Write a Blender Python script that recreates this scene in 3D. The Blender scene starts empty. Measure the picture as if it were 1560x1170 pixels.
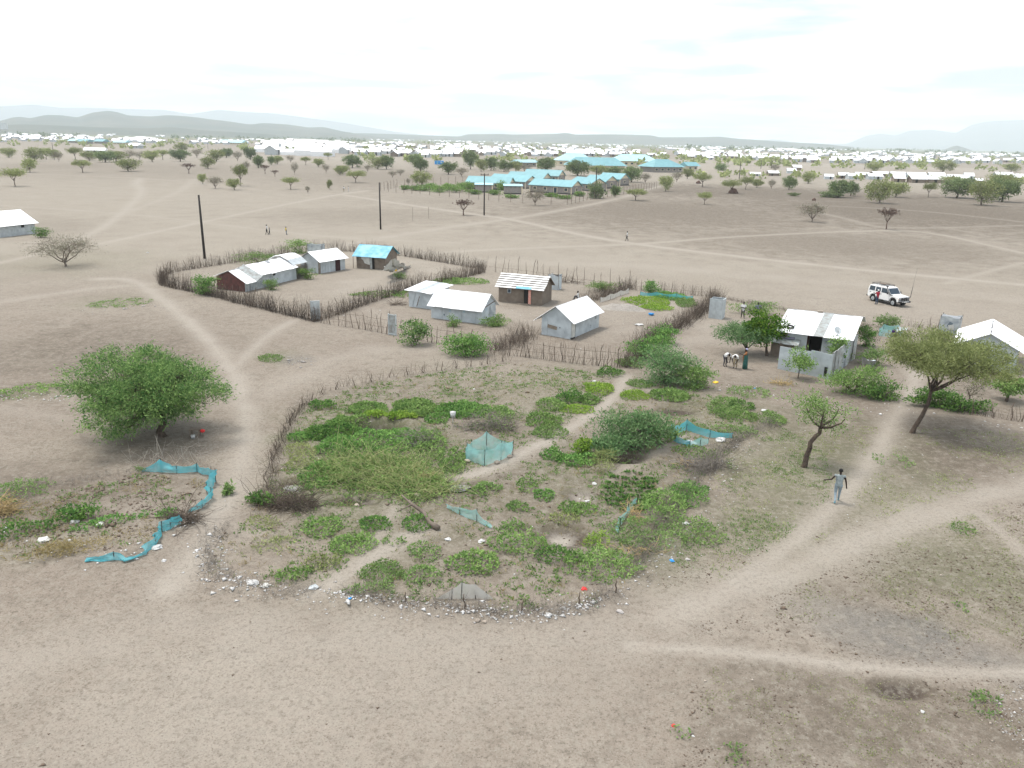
import bpy, bmesh, math, random
import numpy as np
from mathutils import Vector, Matrix
rad = math.radians
scn = bpy.context.scene
col = scn.collection

# ------------------------------------------------------------------ camera
CAM_F, CAM_P, CAM_R, CAM_H = 1187.0, rad(17.44), rad(1.23), 17.3     # focal length in photo pixels, pitch, roll, height
_f = np.array([0, math.cos(CAM_P), -math.sin(CAM_P)])
_r = np.array([1.0, 0, 0]); _u = np.array([0, math.sin(CAM_P), math.cos(CAM_P)])
_r2 = _r*math.cos(CAM_R) + _u*math.sin(CAM_R); _u2 = _u*math.cos(CAM_R) - _r*math.sin(CAM_R)
cam = bpy.data.objects.new('camera', bpy.data.cameras.new('camera')); col.objects.link(cam)
cam.data.sensor_width = 36; cam.data.lens = CAM_F/1560*36
cam.data.clip_start = 0.5; cam.data.clip_end = 60000
cam.matrix_world = Matrix(((_r2[0], _u2[0], -_f[0], 0), (_r2[1], _u2[1], -_f[1], 0), (_r2[2], _u2[2], -_f[2], CAM_H), (0, 0, 0, 1)))
scn.camera = cam

# ------------------------------------------------------------------ sky and sun: thin bright overcast, sun high behind left
SUN_EL, SUN_AZ = rad(68), rad(-58)          # azimuth clockwise from +Y
w = bpy.data.worlds.new('World'); scn.world = w; w.use_nodes = True
nt = w.node_tree; nt.nodes.clear()
N = lambda t, **k: _node(nt, t, **k)
def _node(tree, typ, **k):
    n = tree.nodes.new(typ)
    for a, b in k.items():
        if a.startswith('i_'): n.inputs[a[2:].replace('_', ' ')].default_value = b
        else: setattr(n, a, b)
    return n
sky = N('ShaderNodeTexSky', sky_type='NISHITA', sun_disc=False, sun_elevation=SUN_EL, sun_rotation=SUN_AZ, dust_density=4.0)
tc = N('ShaderNodeTexCoord'); sep = N('ShaderNodeSeparateXYZ'); nt.links.new(tc.outputs['Generated'], sep.inputs[0])
zc = N('ShaderNodeMath', operation='MAXIMUM'); nt.links.new(sep.outputs['Z'], zc.inputs[0]); zc.inputs[1].default_value = 0.0
zo = N('ShaderNodeMath', operation='ADD'); nt.links.new(zc.outputs[0], zo.inputs[0]); zo.inputs[1].default_value = 0.06
dx_ = N('ShaderNodeMath', operation='DIVIDE'); nt.links.new(sep.outputs['X'], dx_.inputs[0]); nt.links.new(zo.outputs[0], dx_.inputs[1])
dy_ = N('ShaderNodeMath', operation='DIVIDE'); nt.links.new(sep.outputs['Y'], dy_.inputs[0]); nt.links.new(zo.outputs[0], dy_.inputs[1])
cmb = N('ShaderNodeCombineXYZ'); nt.links.new(dx_.outputs[0], cmb.inputs[0]); nt.links.new(dy_.outputs[0], cmb.inputs[1])
cn = N('ShaderNodeTexNoise'); cn.inputs['Scale'].default_value = 0.55; cn.inputs['Detail'].default_value = 7; cn.inputs['Roughness'].default_value = 0.55
cn.inputs['Distortion'].default_value = 0.4
nt.links.new(cmb.outputs[0], cn.inputs['Vector'])
cr = N('ShaderNodeMapRange'); cr.inputs['From Min'].default_value = 0.40; cr.inputs['From Max'].default_value = 0.57
cr.inputs['To Min'].default_value = 0.08; cr.inputs['To Max'].default_value = 1.0
nt.links.new(cn.outputs['Fac'], cr.inputs['Value'])
mx = N('ShaderNodeMix', data_type='RGBA'); nt.links.new(cr.outputs[0], mx.inputs['Factor'])
nt.links.new(sky.outputs[0], mx.inputs['A']); mx.inputs['B'].default_value = (8.3, 8.65, 8.85, 1)
bg = N('ShaderNodeBackground'); bg.inputs['Strength'].default_value = 0.1; nt.links.new(mx.outputs['Result'], bg.inputs['Color'])
wo = N('ShaderNodeOutputWorld'); nt.links.new(bg.outputs[0], wo.inputs['Surface'])
sl = bpy.data.lights.new('sun', 'SUN'); sl.energy = 1.5; sl.angle = rad(12); sl.color = (1.0, 0.96, 0.90)
sun = bpy.data.objects.new('sun', sl); col.objects.link(sun)
_sd = Vector((math.sin(SUN_AZ)*math.cos(SUN_EL), math.cos(SUN_AZ)*math.cos(SUN_EL), math.sin(SUN_EL)))
sun.rotation_euler = _sd.to_track_quat('Z', 'Y').to_euler()
vs = scn.view_settings; vs.view_transform = 'Standard'; vs.look = 'None'; vs.exposure = 1.14; vs.gamma = 1.0; vs.use_curve_mapping = False
scn.render.engine = 'CYCLES'
cy = scn.cycles
cy.use_denoising = True
cy.max_bounces = 6; cy.diffuse_bounces = 3; cy.glossy_bounces = 2; cy.transmission_bounces = 4; cy.transparent_max_bounces = 12; cy.volume_bounces = 1

# ------------------------------------------------------------------ pixel of the photograph -> point of the place
def G(px, py, z=0.0):
    d = _f + _r2*(px-780)/CAM_F + _u2*(585-py)/CAM_F
    t = (z-CAM_H)/d[2]
    return Vector((d[0]*t, d[1]*t, z))
def azim(px):       # ground direction of a photo column at the horizon
    g = G(px, 260); return math.atan2(g.x, g.y)

# ------------------------------------------------------------------ numpy noise
def _hash(ix, iy, s):
    h = (ix.astype(np.int64)*374761393 + iy.astype(np.int64)*668265263 + s*974711) & 0xffffffff
    h = ((h ^ (h >> 13))*1274126177) & 0xffffffff
    return ((h ^ (h >> 16)) & 0xffff)/65535.0
def vnoise(x, y, s=0):
    x = np.asarray(x, float); y = np.asarray(y, float)
    ix = np.floor(x); iy = np.floor(y); fx = x-ix; fy = y-iy
    fx = fx*fx*(3-2*fx); fy = fy*fy*(3-2*fy)
    a = _hash(ix, iy, s); b = _hash(ix+1, iy, s); c = _hash(ix, iy+1, s); d = _hash(ix+1, iy+1, s)
    return (a*(1-fx)+b*fx)*(1-fy)+(c*(1-fx)+d*fx)*fy
def fbm(x, y, s=0, o=4):
    t = 0; a = .5
    for k in range(o):
        t = t + a*vnoise(x*2**k, y*2**k, s+k); a *= .5
    return t/(1-.5**o)

# ------------------------------------------------------------------ mesh helpers
def np_mesh(name, V, F, mats=None, fmat=None, smooth=False):
    V = np.asarray(V, np.float32).reshape(-1, 3); F = np.asarray(F, np.int32)
    k = F.shape[1]; me = bpy.data.meshes.new(name)
    me.vertices.add(len(V)); me.vertices.foreach_set('co', V.ravel())
    me.loops.add(F.size); me.loops.foreach_set('vertex_index', F.ravel())
    me.polygons.add(len(F)); me.polygons.foreach_set('loop_start', np.arange(0, F.size, k, dtype=np.int32))
    me.polygons.foreach_set('loop_total', np.full(len(F), k, np.int32))
    for m in (mats or []): me.materials.append(m)
    if fmat is not None: me.polygons.foreach_set('material_index', np.asarray(fmat, np.int32))
    if smooth: me.polygons.foreach_set('use_smooth', np.ones(len(F), bool))
    me.update(calc_edges=True); me.validate()
    return me
class MB:
    def __init__(s): s.v = []; s.f = []; s.m = []
    def add(s, V, F, m=0):
        o = len(s.v); s.v += [tuple(p) for p in V]; s.f += [tuple(i+o for i in f) for f in F]; s.m += [m]*len(F)
    def box(s, c, d, rz=0, m=0, tilt=None):
        x, y, z = d[0]/2, d[1]/2, d[2]/2
        P = [Vector((a*x, b*y, e*z)) for e in (-1, 1) for a, b in ((-1, -1), (1, -1), (1, 1), (-1, 1))]
        M = Matrix.Rotation(rz, 3, 'Z')
        if tilt is not None: M = M @ tilt
        s.add([M @ p + Vector(c) for p in P], [(3, 2, 1, 0), (4, 5, 6, 7), (0, 1, 5, 4), (1, 2, 6, 5), (2, 3, 7, 6), (3, 0, 4, 7)], m)
    def bar(s, a, b, w, h=None, m=0):
        a = Vector(a); b = Vector(b); h = h or w; d = (b-a); L = d.length; q = d.to_track_quat('X', 'Z').to_matrix()
        P = [(a+b)/2 + q @ Vector((i*L/2, j*w/2, k*h/2)) for k in (-1, 1) for i, j in ((-1, -1), (1, -1), (1, 1), (-1, 1))]
        s.add(P, [(3, 2, 1, 0), (4, 5, 6, 7), (0, 1, 5, 4), (1, 2, 6, 5), (2, 3, 7, 6), (3, 0, 4, 7)], m)
    def tube(s, pts, rr, n=6, m=0, cap=True):
        pts = [Vector(p) for p in pts]; rr = rr if hasattr(rr, '__len__') else [rr]*len(pts)
        V = []; F = []
        for i, p in enumerate(pts):
            d = (pts[min(i+1, len(pts)-1)]-pts[max(i-1, 0)]).normalized()
            a = d.orthogonal().normalized() if i == 0 else (pa - d*pa.dot(d)).normalized()
            pa = a; b = d.cross(a)
            V += [p + (a*math.cos(2*math.pi*k/n) + b*math.sin(2*math.pi*k/n))*rr[i] for k in range(n)]
        for i in range(len(pts)-1):
            F += [(i*n+k, i*n+(k+1) % n, (i+1)*n+(k+1) % n, (i+1)*n+k) for k in range(n)]
        if cap: F += [tuple(range(n))[::-1], tuple((len(pts)-1)*n+k for k in range(n))]
        s.add(V, F, m)
    def disc(s, c, axis, r, t, n=16, m=0):
        c = Vector(c); ax = Vector(axis).normalized()
        s.tube([c-ax*t/2, c+ax*t/2], r, n, m)
    def quad(s, a, b, c, d, m=0): s.add([a, b, c, d], [(0, 1, 2, 3)], m)
    def mesh(s, name, mats, smooth=False):
        me = bpy.data.meshes.new(name); me.from_pydata(s.v, [], s.f)
        for q in (mats if isinstance(mats, (list, tuple)) else [mats]): me.materials.append(q)
        me.polygons.foreach_set('material_index', s.m)
        if smooth: me.polygons.foreach_set('use_smooth', [True]*len(s.f))
        me.update(); return me
    def build(s, name, mats, parent=None, smooth=False): return obj(name, s.mesh(name, mats, smooth), parent)
def obj(name, me, parent=None, loc=None, rz=None):
    o = bpy.data.objects.new(name, me); col.objects.link(o)
    if parent: o.parent = parent
    if loc is not None: o.location = loc
    if rz is not None: o.rotation_euler = (0, 0, rz)
    return o
def tag(o, label, cat, group=None, kind=None):
    if label: o['label'] = label
    if cat: o['category'] = cat
    if group: o['group'] = group
    if kind: o['kind'] = kind
    return o
def thing(name, label, cat, loc=(0, 0, 0), rz=0, group=None):
    o = bpy.data.objects.new(name, None); col.objects.link(o); o.empty_display_size = .3
    o.location = loc; o.rotation_euler = (0, 0, rz)
    return tag(o, label, cat, group)
def copy_tree(o, parent=None):
    c = o.copy(); col.objects.link(c)
    if parent: c.parent = parent
    for ch in o.children: copy_tree(ch, c)
    return c
def sticks(P, D, L, R, bend=0.0, rng=None, seg=2, tip=0.4):
    """many thin three-sided sticks: start, unit direction, length, radius"""
    n = len(P); P = np.asarray(P, float); D = np.asarray(D, float); D = D/np.linalg.norm(D, axis=1)[:, None]
    L = np.broadcast_to(L, n); R = np.broadcast_to(R, n)
    A = np.cross(D, np.array([.3, .5, .81])); A /= np.linalg.norm(A, axis=1)[:, None]+1e-9; B = np.cross(D, A)
    off = (rng.normal(size=(n, 3)) if rng is not None else np.zeros((n, 3)))*bend
    V = []
    for i in range(seg+1):
        t = i/seg; c = P + D*(L*t)[:, None] + off*(math.sin(math.pi*t*.8)*L)[:, None]
        r = (R*(1-(1-tip)*t))[:, None]
        for k in range(3):
            a = 2*math.pi*k/3; V.append(c + r*(A*math.cos(a)+B*math.sin(a)))
    m = len(V); V = np.stack(V, 1).reshape(-1, 3); base = (np.arange(n)*m)[:, None, None]; F = []
    for i in range(seg):
        for k in range(3): F.append([i*3+k, i*3+(k+1) % 3, (i+1)*3+(k+1) % 3, (i+1)*3+k])
    F = (base + np.array(F)[None]).reshape(-1, 4)
    return V, F
def leaves(P, D, L, W, rng):
    n = len(P); P = np.asarray(P, float); D = np.asarray(D, float); D = D/(np.linalg.norm(D, axis=1)[:, None]+1e-9)
    S = np.cross(D, rng.normal(size=(n, 3))); S /= np.linalg.norm(S, axis=1)[:, None]+1e-9
    L = np.broadcast_to(L, n)[:, None]; W = np.broadcast_to(W, n)[:, None]
    V = np.stack([P, P+D*L*.45+S*W/2, P+D*L, P+D*L*.45-S*W/2], 1).reshape(-1, 3)
    return V, np.arange(n*4).reshape(-1, 4)
def join(parts):
    V = []; F = []; M = []; o = 0
    for (v, f, m) in parts:
        V.append(v); F.append(np.asarray(f)+o); M.append(np.full(len(f), m)); o += len(v)
    return np.concatenate(V), np.concatenate(F), np.concatenate(M)
def tubes_np(pts, rr, n=5):
    pts = np.asarray(pts, float); V = []; F = []; pa = None
    for i, p in enumerate(pts):
        d = pts[min(i+1, len(pts)-1)]-pts[max(i-1, 0)]; d = d/(np.linalg.norm(d)+1e-9)
        a = np.cross(d, [.31, .52, .8]) if pa is None else pa-d*(pa@d)
        a = a/(np.linalg.norm(a)+1e-9); pa = a; b = np.cross(d, a)
        for k in range(n): V.append(p+rr[i]*(a*math.cos(2*math.pi*k/n)+b*math.sin(2*math.pi*k/n)))
    for i in range(len(pts)-1): F += [[i*n+k, i*n+(k+1) % n, (i+1)*n+(k+1) % n, (i+1)*n+k] for k in range(n)]
    return np.array(V), np.array(F)

# ------------------------------------------------------------------ materials
def new_mat(name):
    m = bpy.data.materials.new(name); m.use_nodes = True; t = m.node_tree; t.nodes.clear()
    out = t.nodes.new('ShaderNodeOutputMaterial'); return m, t, out
def pmat(name, c1, c2=None, scale=3.0, rough=.8, metal=0.0, bump=0.0, bscale=None, detail=5, rnd=0.0, spec=.3, stretch=None, lo=.35, hi=.65):
    m, t, out = new_mat(name); L = t.links.new
    b = _node(t, 'ShaderNodeBsdfPrincipled'); b.inputs['Roughness'].default_value = rough; b.inputs['Metallic'].default_value = metal
    b.inputs['Specular IOR Level'].default_value = spec
    tcn = _node(t, 'ShaderNodeTexCoord'); vec = tcn.outputs['Object']
    if stretch:
        mp = _node(t, 'ShaderNodeMapping'); mp.inputs['Scale'].default_value = stretch; L(vec, mp.inputs[0]); vec = mp.outputs[0]
    nz = _node(t, 'ShaderNodeTexNoise'); nz.inputs['Scale'].default_value = scale; nz.inputs['Detail'].default_value = detail; L(vec, nz.inputs['Vector'])
    mr = _node(t, 'ShaderNodeMapRange'); mr.inputs['From Min'].default_value = lo; mr.inputs['From Max'].default_value = hi; L(nz.outputs['Fac'], mr.inputs['Value'])
    mix = _node(t, 'ShaderNodeMix', data_type='RGBA'); L(mr.outputs[0], mix.inputs['Factor'])
    mix.inputs['A'].default_value = (*c1, 1); mix.inputs['B'].default_value = (*(c2 or [c*.75 for c in c1]), 1)
    res = mix.outputs['Result']
    if rnd:
        oi = _node(t, 'ShaderNodeObjectInfo'); hs = _node(t, 'ShaderNodeHueSaturation')
        m2 = _node(t, 'ShaderNodeMapRange'); m2.inputs['To Min'].default_value = 1-rnd; m2.inputs['To Max'].default_value = 1+rnd
        L(oi.outputs['Random'], m2.inputs['Value']); L(m2.outputs[0], hs.inputs['Value']); L(res, hs.inputs['Color']); res = hs.outputs['Color']
    L(res, b.inputs['Base Color'])
    if bump:
        bp = _node(t, 'ShaderNodeBump'); bp.inputs['Strength'].default_value = bump; bp.inputs['Distance'].default_value = .05
        n2 = _node(t, 'ShaderNodeTexNoise'); n2.inputs['Scale'].default_value = bscale or scale*3; n2.inputs['Detail'].default_value = 4
        L(vec, n2.inputs['Vector']); L(n2.outputs['Fac'], bp.inputs['Height']); L(bp.outputs[0], b.inputs['Normal'])
    L(b.outputs[0], out.inputs['Surface']); return m
def leafmat(name, c1, c2, trans=.3, rnd=.12):
    m, t, out = new_mat(name); L = t.links.new
    g = _node(t, 'ShaderNodeNewGeometry'); oi = _node(t, 'ShaderNodeObjectInfo')
    tcn = _node(t, 'ShaderNodeTexCoord'); nz = _node(t, 'ShaderNodeTexNoise'); nz.inputs['Scale'].default_value = 1.3; L(tcn.outputs['Object'], nz.inputs['Vector'])
    ad = _node(t, 'ShaderNodeMath', operation='MULTIPLY_ADD'); L(nz.outputs['Fac'], ad.inputs[0]); ad.inputs[1].default_value = 1.6; ad.inputs[2].default_value = -.8
    a2 = _node(t, 'ShaderNodeMath', operation='ADD'); L(ad.outputs[0], a2.inputs[0]); L(g.outputs['Random Per Island'], a2.inputs[1]); a2.use_clamp = True
    mix = _node(t, 'ShaderNodeMix', data_type='RGBA'); L(a2.outputs[0], mix.inputs['Factor'])
    mix.inputs['A'].default_value = (*c1, 1); mix.inputs['B'].default_value = (*c2, 1)
    hs = _node(t, 'ShaderNodeHueSaturation'); m2 = _node(t, 'ShaderNodeMapRange'); m2.inputs['To Min'].default_value = 1-rnd; m2.inputs['To Max'].default_value = 1+rnd
    L(oi.outputs['Random'], m2.inputs['Value']); L(m2.outputs[0], hs.inputs['Value']); L(mix.outputs['Result'], hs.inputs['Color'])
    d = _node(t, 'ShaderNodeBsdfDiffuse'); tr = _node(t, 'ShaderNodeBsdfTranslucent'); ms = _node(t, 'ShaderNodeMixShader'); ms.inputs[0].default_value = trans
    L(hs.outputs[0], d.inputs['Color']); L(hs.outputs[0], tr.inputs['Color']); L(d.outputs[0], ms.inputs[1]); L(tr.outputs[0], ms.inputs[2])
    L(ms.outputs[0], out.inputs['Surface']); return m
def netmat(name, c1, c2, hole):
    m, t, out = new_mat(name); L = t.links.new
    tcn = _node(t, 'ShaderNodeTexCoord'); nz = _node(t, 'ShaderNodeTexNoise'); nz.inputs['Scale'].default_value = 2.2; nz.inputs['Detail'].default_value = 6
    L(tcn.outputs['Object'], nz.inputs['Vector'])
    mix = _node(t, 'ShaderNodeMix', data_type='RGBA'); L(nz.outputs['Fac'], mix.inputs['Factor'])
    mix.inputs['A'].default_value = (*c1, 1); mix.inputs['B'].default_value = (*c2, 1)
    d = _node(t, 'ShaderNodeBsdfDiffuse'); tl = _node(t, 'ShaderNodeBsdfTranslucent'); m0 = _node(t, 'ShaderNodeMixShader'); m0.inputs[0].default_value = .3
    L(mix.outputs['Result'], d.inputs['Color']); L(mix.outputs['Result'], tl.inputs['Color']); L(d.outputs[0], m0.inputs[1]); L(tl.outputs[0], m0.inputs[2])
    tp = _node(t, 'ShaderNodeBsdfTransparent'); ms = _node(t, 'ShaderNodeMixShader')
    mr = _node(t, 'ShaderNodeMapRange'); mr.inputs['From Min'].default_value = .3; mr.inputs['From Max'].default_value = .7
    mr.inputs['To Min'].default_value = max(0, hole-.14); mr.inputs['To Max'].default_value = hole+.14; L(nz.outputs['Fac'], mr.inputs['Value'])
    L(mr.outputs[0], ms.inputs[0]); L(m0.outputs[0], ms.inputs[1]); L(tp.outputs[0], ms.inputs[2]); L(ms.outputs[0], out.inputs['Surface']); return m
M = {}
M['sheet_white'] = pmat('galvanised_bright', (.80, .81, .82), (.70, .71, .72), 1.5, .45, .0, rnd=.06, spec=.5)
M['sheet_grey'] = pmat('galvanised_dull', (.50, .54, .55), (.38, .41, .42), 2.0, .5, .0, rnd=.10, spec=.5)
M['sheet_old'] = pmat('galvanised_old', (.40, .44, .44), (.26, .25, .23), 2.5, .6, 0, rnd=.12)
M['tarp_white'] = pmat('white_plastic_sheeting', (.50, .545, .565), (.37, .405, .425), 1.3, .6, bump=.25, bscale=2.5, rnd=.03)
M['tarp_cream'] = pmat('cream_sacking', (.60, .60, .56), (.45, .45, .42), 2, .8, bump=.4, rnd=.04)
M['tarp_grey'] = pmat('grey_weathered_canvas', (.48, .51, .51), (.26, .29, .31), 1.6, .7, bump=.5, rnd=.05)
M['tarp_blue'] = pmat('sky_blue_tarpaulin', (.07, .29, .41), (.20, .43, .53), 1.1, .5, bump=.3)
M['mark_blue'] = pmat('faded_blue_print', (.17, .42, .60), (.28, .50, .64), 6, .7)
M['mark_dark'] = pmat('dark_print', (.10, .13, .16), (.16, .2, .22), 6, .8)
M['mud'] = pmat('mud_wall', (.20, .165, .13), (.15, .12, .095), 2.2, .95, bump=.5, bscale=9)
M['mud_light'] = pmat('mud_plaster', (.26, .215, .17), (.19, .155, .12), 3, .95, bump=.5, bscale=9)
M['tin'] = pmat('flattened_tin', (.74, .75, .75), (.52, .52, .50), 2.5, .5, rnd=.16)
M['dark'] = pmat('dark_interior', (.016, .014, .013), (.025, .022, .02), 3, .95)
M['dark_red'] = pmat('dark_red_door', (.045, .012, .014), (.03, .01, .012), 3, .7)
M['rust'] = pmat('rusty_red_sheet', (.13, .05, .044), (.085, .04, .036), 3, .7)
M['curtain'] = pmat('red_patterned_curtain', (.62, .14, .10), (.70, .50, .42), 14, .9)
M['wood'] = pmat('grey_brown_stick', (.145, .110, .085), (.085, .064, .05), 5, .9, rnd=.25)
M['brush'] = pmat('dry_thorn_brush', (.140, .108, .083), (.068, .053, .042), .9, .95, rnd=.08)
M['brush_grey'] = pmat('bleached_brush', (.25, .225, .195), (.135, .118, .10), .9, .95, rnd=.08)
M['twig_pale'] = pmat('pale_bare_twigs', (.42, .38, .32), (.30, .27, .23), .9, .95)
M['straw'] = pmat('straw', (.52, .38, .18), (.36, .27, .14), 1.5, .95)
M['plank'] = pmat('plank', (.20, .16, .12), (.13, .10, .08), 4, .85)
M['pole'] = pmat('tarred_pole', (.035, .030, .027), (.022, .02, .018), 4, .8)
M['bark'] = pmat('acacia_bark', (.095, .070, .052), (.045, .034, .027), 5, .95, bump=.8, bscale=14)
M['bark_grey'] = pmat('grey_twigs', (.19, .155, .125), (.12, .095, .08), 2, .95, rnd=.15)
M['bark_brown'] = pmat('brown_twigs', (.16, .105, .085), (.10, .07, .058), 2, .95, rnd=.1)
M['leaf_bright'] = leafmat('leaf_bright_green', (0.055, 0.134, 0.039), (0.236, 0.347, 0.119))
M['leaf_olive'] = leafmat('leaf_olive', (0.168, 0.205, 0.073), (0.336, 0.374, 0.160))
M['leaf_mid'] = leafmat('leaf_mid_green', (0.111, 0.204, 0.059), (0.270, 0.389, 0.126))
M['leaf_dark'] = leafmat('leaf_dark_green', (0.065, 0.149, 0.041), (0.167, 0.281, 0.074))
M['leaf_neem'] = leafmat('leaf_neem', (0.036, 0.102, 0.014), (0.138, 0.228, 0.034))
M['leaf_far'] = leafmat('leaf_dusty', (0.183, 0.217, 0.092), (0.321, 0.353, 0.156), rnd=.22)
M['leaf_fardark'] = leafmat('leaf_dusty_dark', (0.104, 0.151, 0.070), (0.224, 0.278, 0.127), rnd=.22)
M['leaf_yellow'] = leafmat('leaf_yellow_green', (0.149, 0.270, 0.039), (0.287, 0.396, 0.077))
M['leaf_lush'] = leafmat('leaf_lush', (0.082, 0.192, 0.050), (0.231, 0.384, 0.111))
M['leaf_blue'] = leafmat('leaf_grey_green', (0.086, 0.179, 0.070), (0.215, 0.329, 0.145))
M['leaf_dry'] = leafmat('leaf_dry', (.25, .20, .09), (.36, .30, .15))
M['leaf_weed'] = leafmat('leaf_weed', (0.122, 0.213, 0.065), (0.232, 0.329, 0.117))
M['leaf_grey'] = leafmat('leaf_grey', (.18, .17, .12), (.26, .25, .18))
M['net'] = netmat('turquoise_net', (.05, .42, .46), (.20, .62, .64), .34)
M['net_thin'] = netmat('thin_turquoise_net', (.20, .55, .54), (.48, .74, .72), .42)
M['net_blue'] = netmat('turquoise_blue_net', (.05, .40, .47), (.22, .60, .66), .26)
M['net_white'] = netmat('white_net', (.46, .45, .42), (.62, .60, .56), .16)
M['roof_blue'] = pmat('turquoise_blue_roof', (.165, .345, .375), (.14, .30, .33), .5, .5, rnd=.06)
M['roof_pale'] = pmat('pale_blue_roof', (.34, .54, .58), (.29, .49, .54), .4, .5, rnd=.05)
M['cream'] = pmat('cream_paint', (.66, .58, .42), (.58, .51, .38), .8, .85)
M['stone'] = pmat('grey_block', (.29, .265, .245), (.22, .20, .185), 2.5, .9, bump=.4)
M['plinth'] = pmat('dark_plinth', (.075, .07, .07), None, 2, .9)
M['glass'] = pmat('dark_window_glass', (.03, .045, .06), (.05, .07, .09), 1, .12, spec=.6)
M['metal_dark'] = pmat('black_metal', (.02, .02, .022), None, 3, .45, spec=.5)
M['metal_grey'] = pmat('grey_metal', (.35, .36, .37), None, 3, .4, .6)
M['paint_white'] = pmat('white_car_paint', (.80, .80, .79), (.77, .77, .76), 1, .25, spec=.5)
M['rubber'] = pmat('rubber', (.022, .021, .02), None, 4, .85)
M['lamp'] = pmat('headlight_glass', (.62, .64, .66), None, 3, .15, spec=.7)
M['amber'] = pmat('amber_lamp', (.75, .28, .03), None, 3, .3)
M['plate'] = pmat('number_plate', (.72, .72, .68), None, 3, .5)
M['yellow'] = pmat('yellow_plastic', (.78, .50, .03), (.70, .42, .03), 3, .5)
M['red'] = pmat('red_plastic', (.62, .03, .03), (.5, .03, .03), 3, .5)
M['blue'] = pmat('blue_plastic', (.02, .20, .55), (.03, .25, .55), 3, .5)
M['white_plastic'] = pmat('white_plastic', (.52, .52, .51), (.36, .36, .35), 5, .6, rnd=.08)
M['litter_white'] = pmat('pale_scraps', (.62, .61, .60), (.42, .41, .39), 1.5, .8)
M['litter_grey'] = pmat('grey_scraps', (.40, .38, .36), (.26, .24, .23), 1.5, .8)
M['rock'] = pmat('pale_stone', (.36, .31, .26), (.25, .21, .17), 3, .95, rnd=.15)
M['termite'] = pmat('termite_earth', (.11, .065, .05), (.08, .05, .04), 2, .95, bump=.5)
M['puddle'] = pmat('murky_water', (.19, .18, .15), (.15, .14, .12), 1, .06, spec=.5)
M['ash'] = pmat('pale_dried_mud', (.29, .27, .24), (.22, .20, .175), 5, .95, bump=.4, bscale=12)
M['soil'] = pmat('turned_soil', (.155, .115, .085), (.11, .08, .06), 5, .97, bump=.6, bscale=14)
M['mattress'] = pmat('grey_lilac_mattress', (.25, .24, .31), (.20, .19, .26), 3, .9)
M['skin'] = pmat('dark_skin', (.030, .018, .013), (.022, .013, .010), 6, .55)
M['hair'] = pmat('black_hair', (.010, .009, .009), None, 8, .9)
M['purple'] = pmat('purple_cloth', (.12, .05, .34), (.10, .03, .25), 4, .9)
M['green_cloth'] = pmat('teal_wrap', (.03, .12, .11), (.025, .075, .06), 5, .9)
M['orange_cloth'] = pmat('rust_orange_cloth', (.30, .13, .05), (.22, .09, .04), 4, .9)

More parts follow.
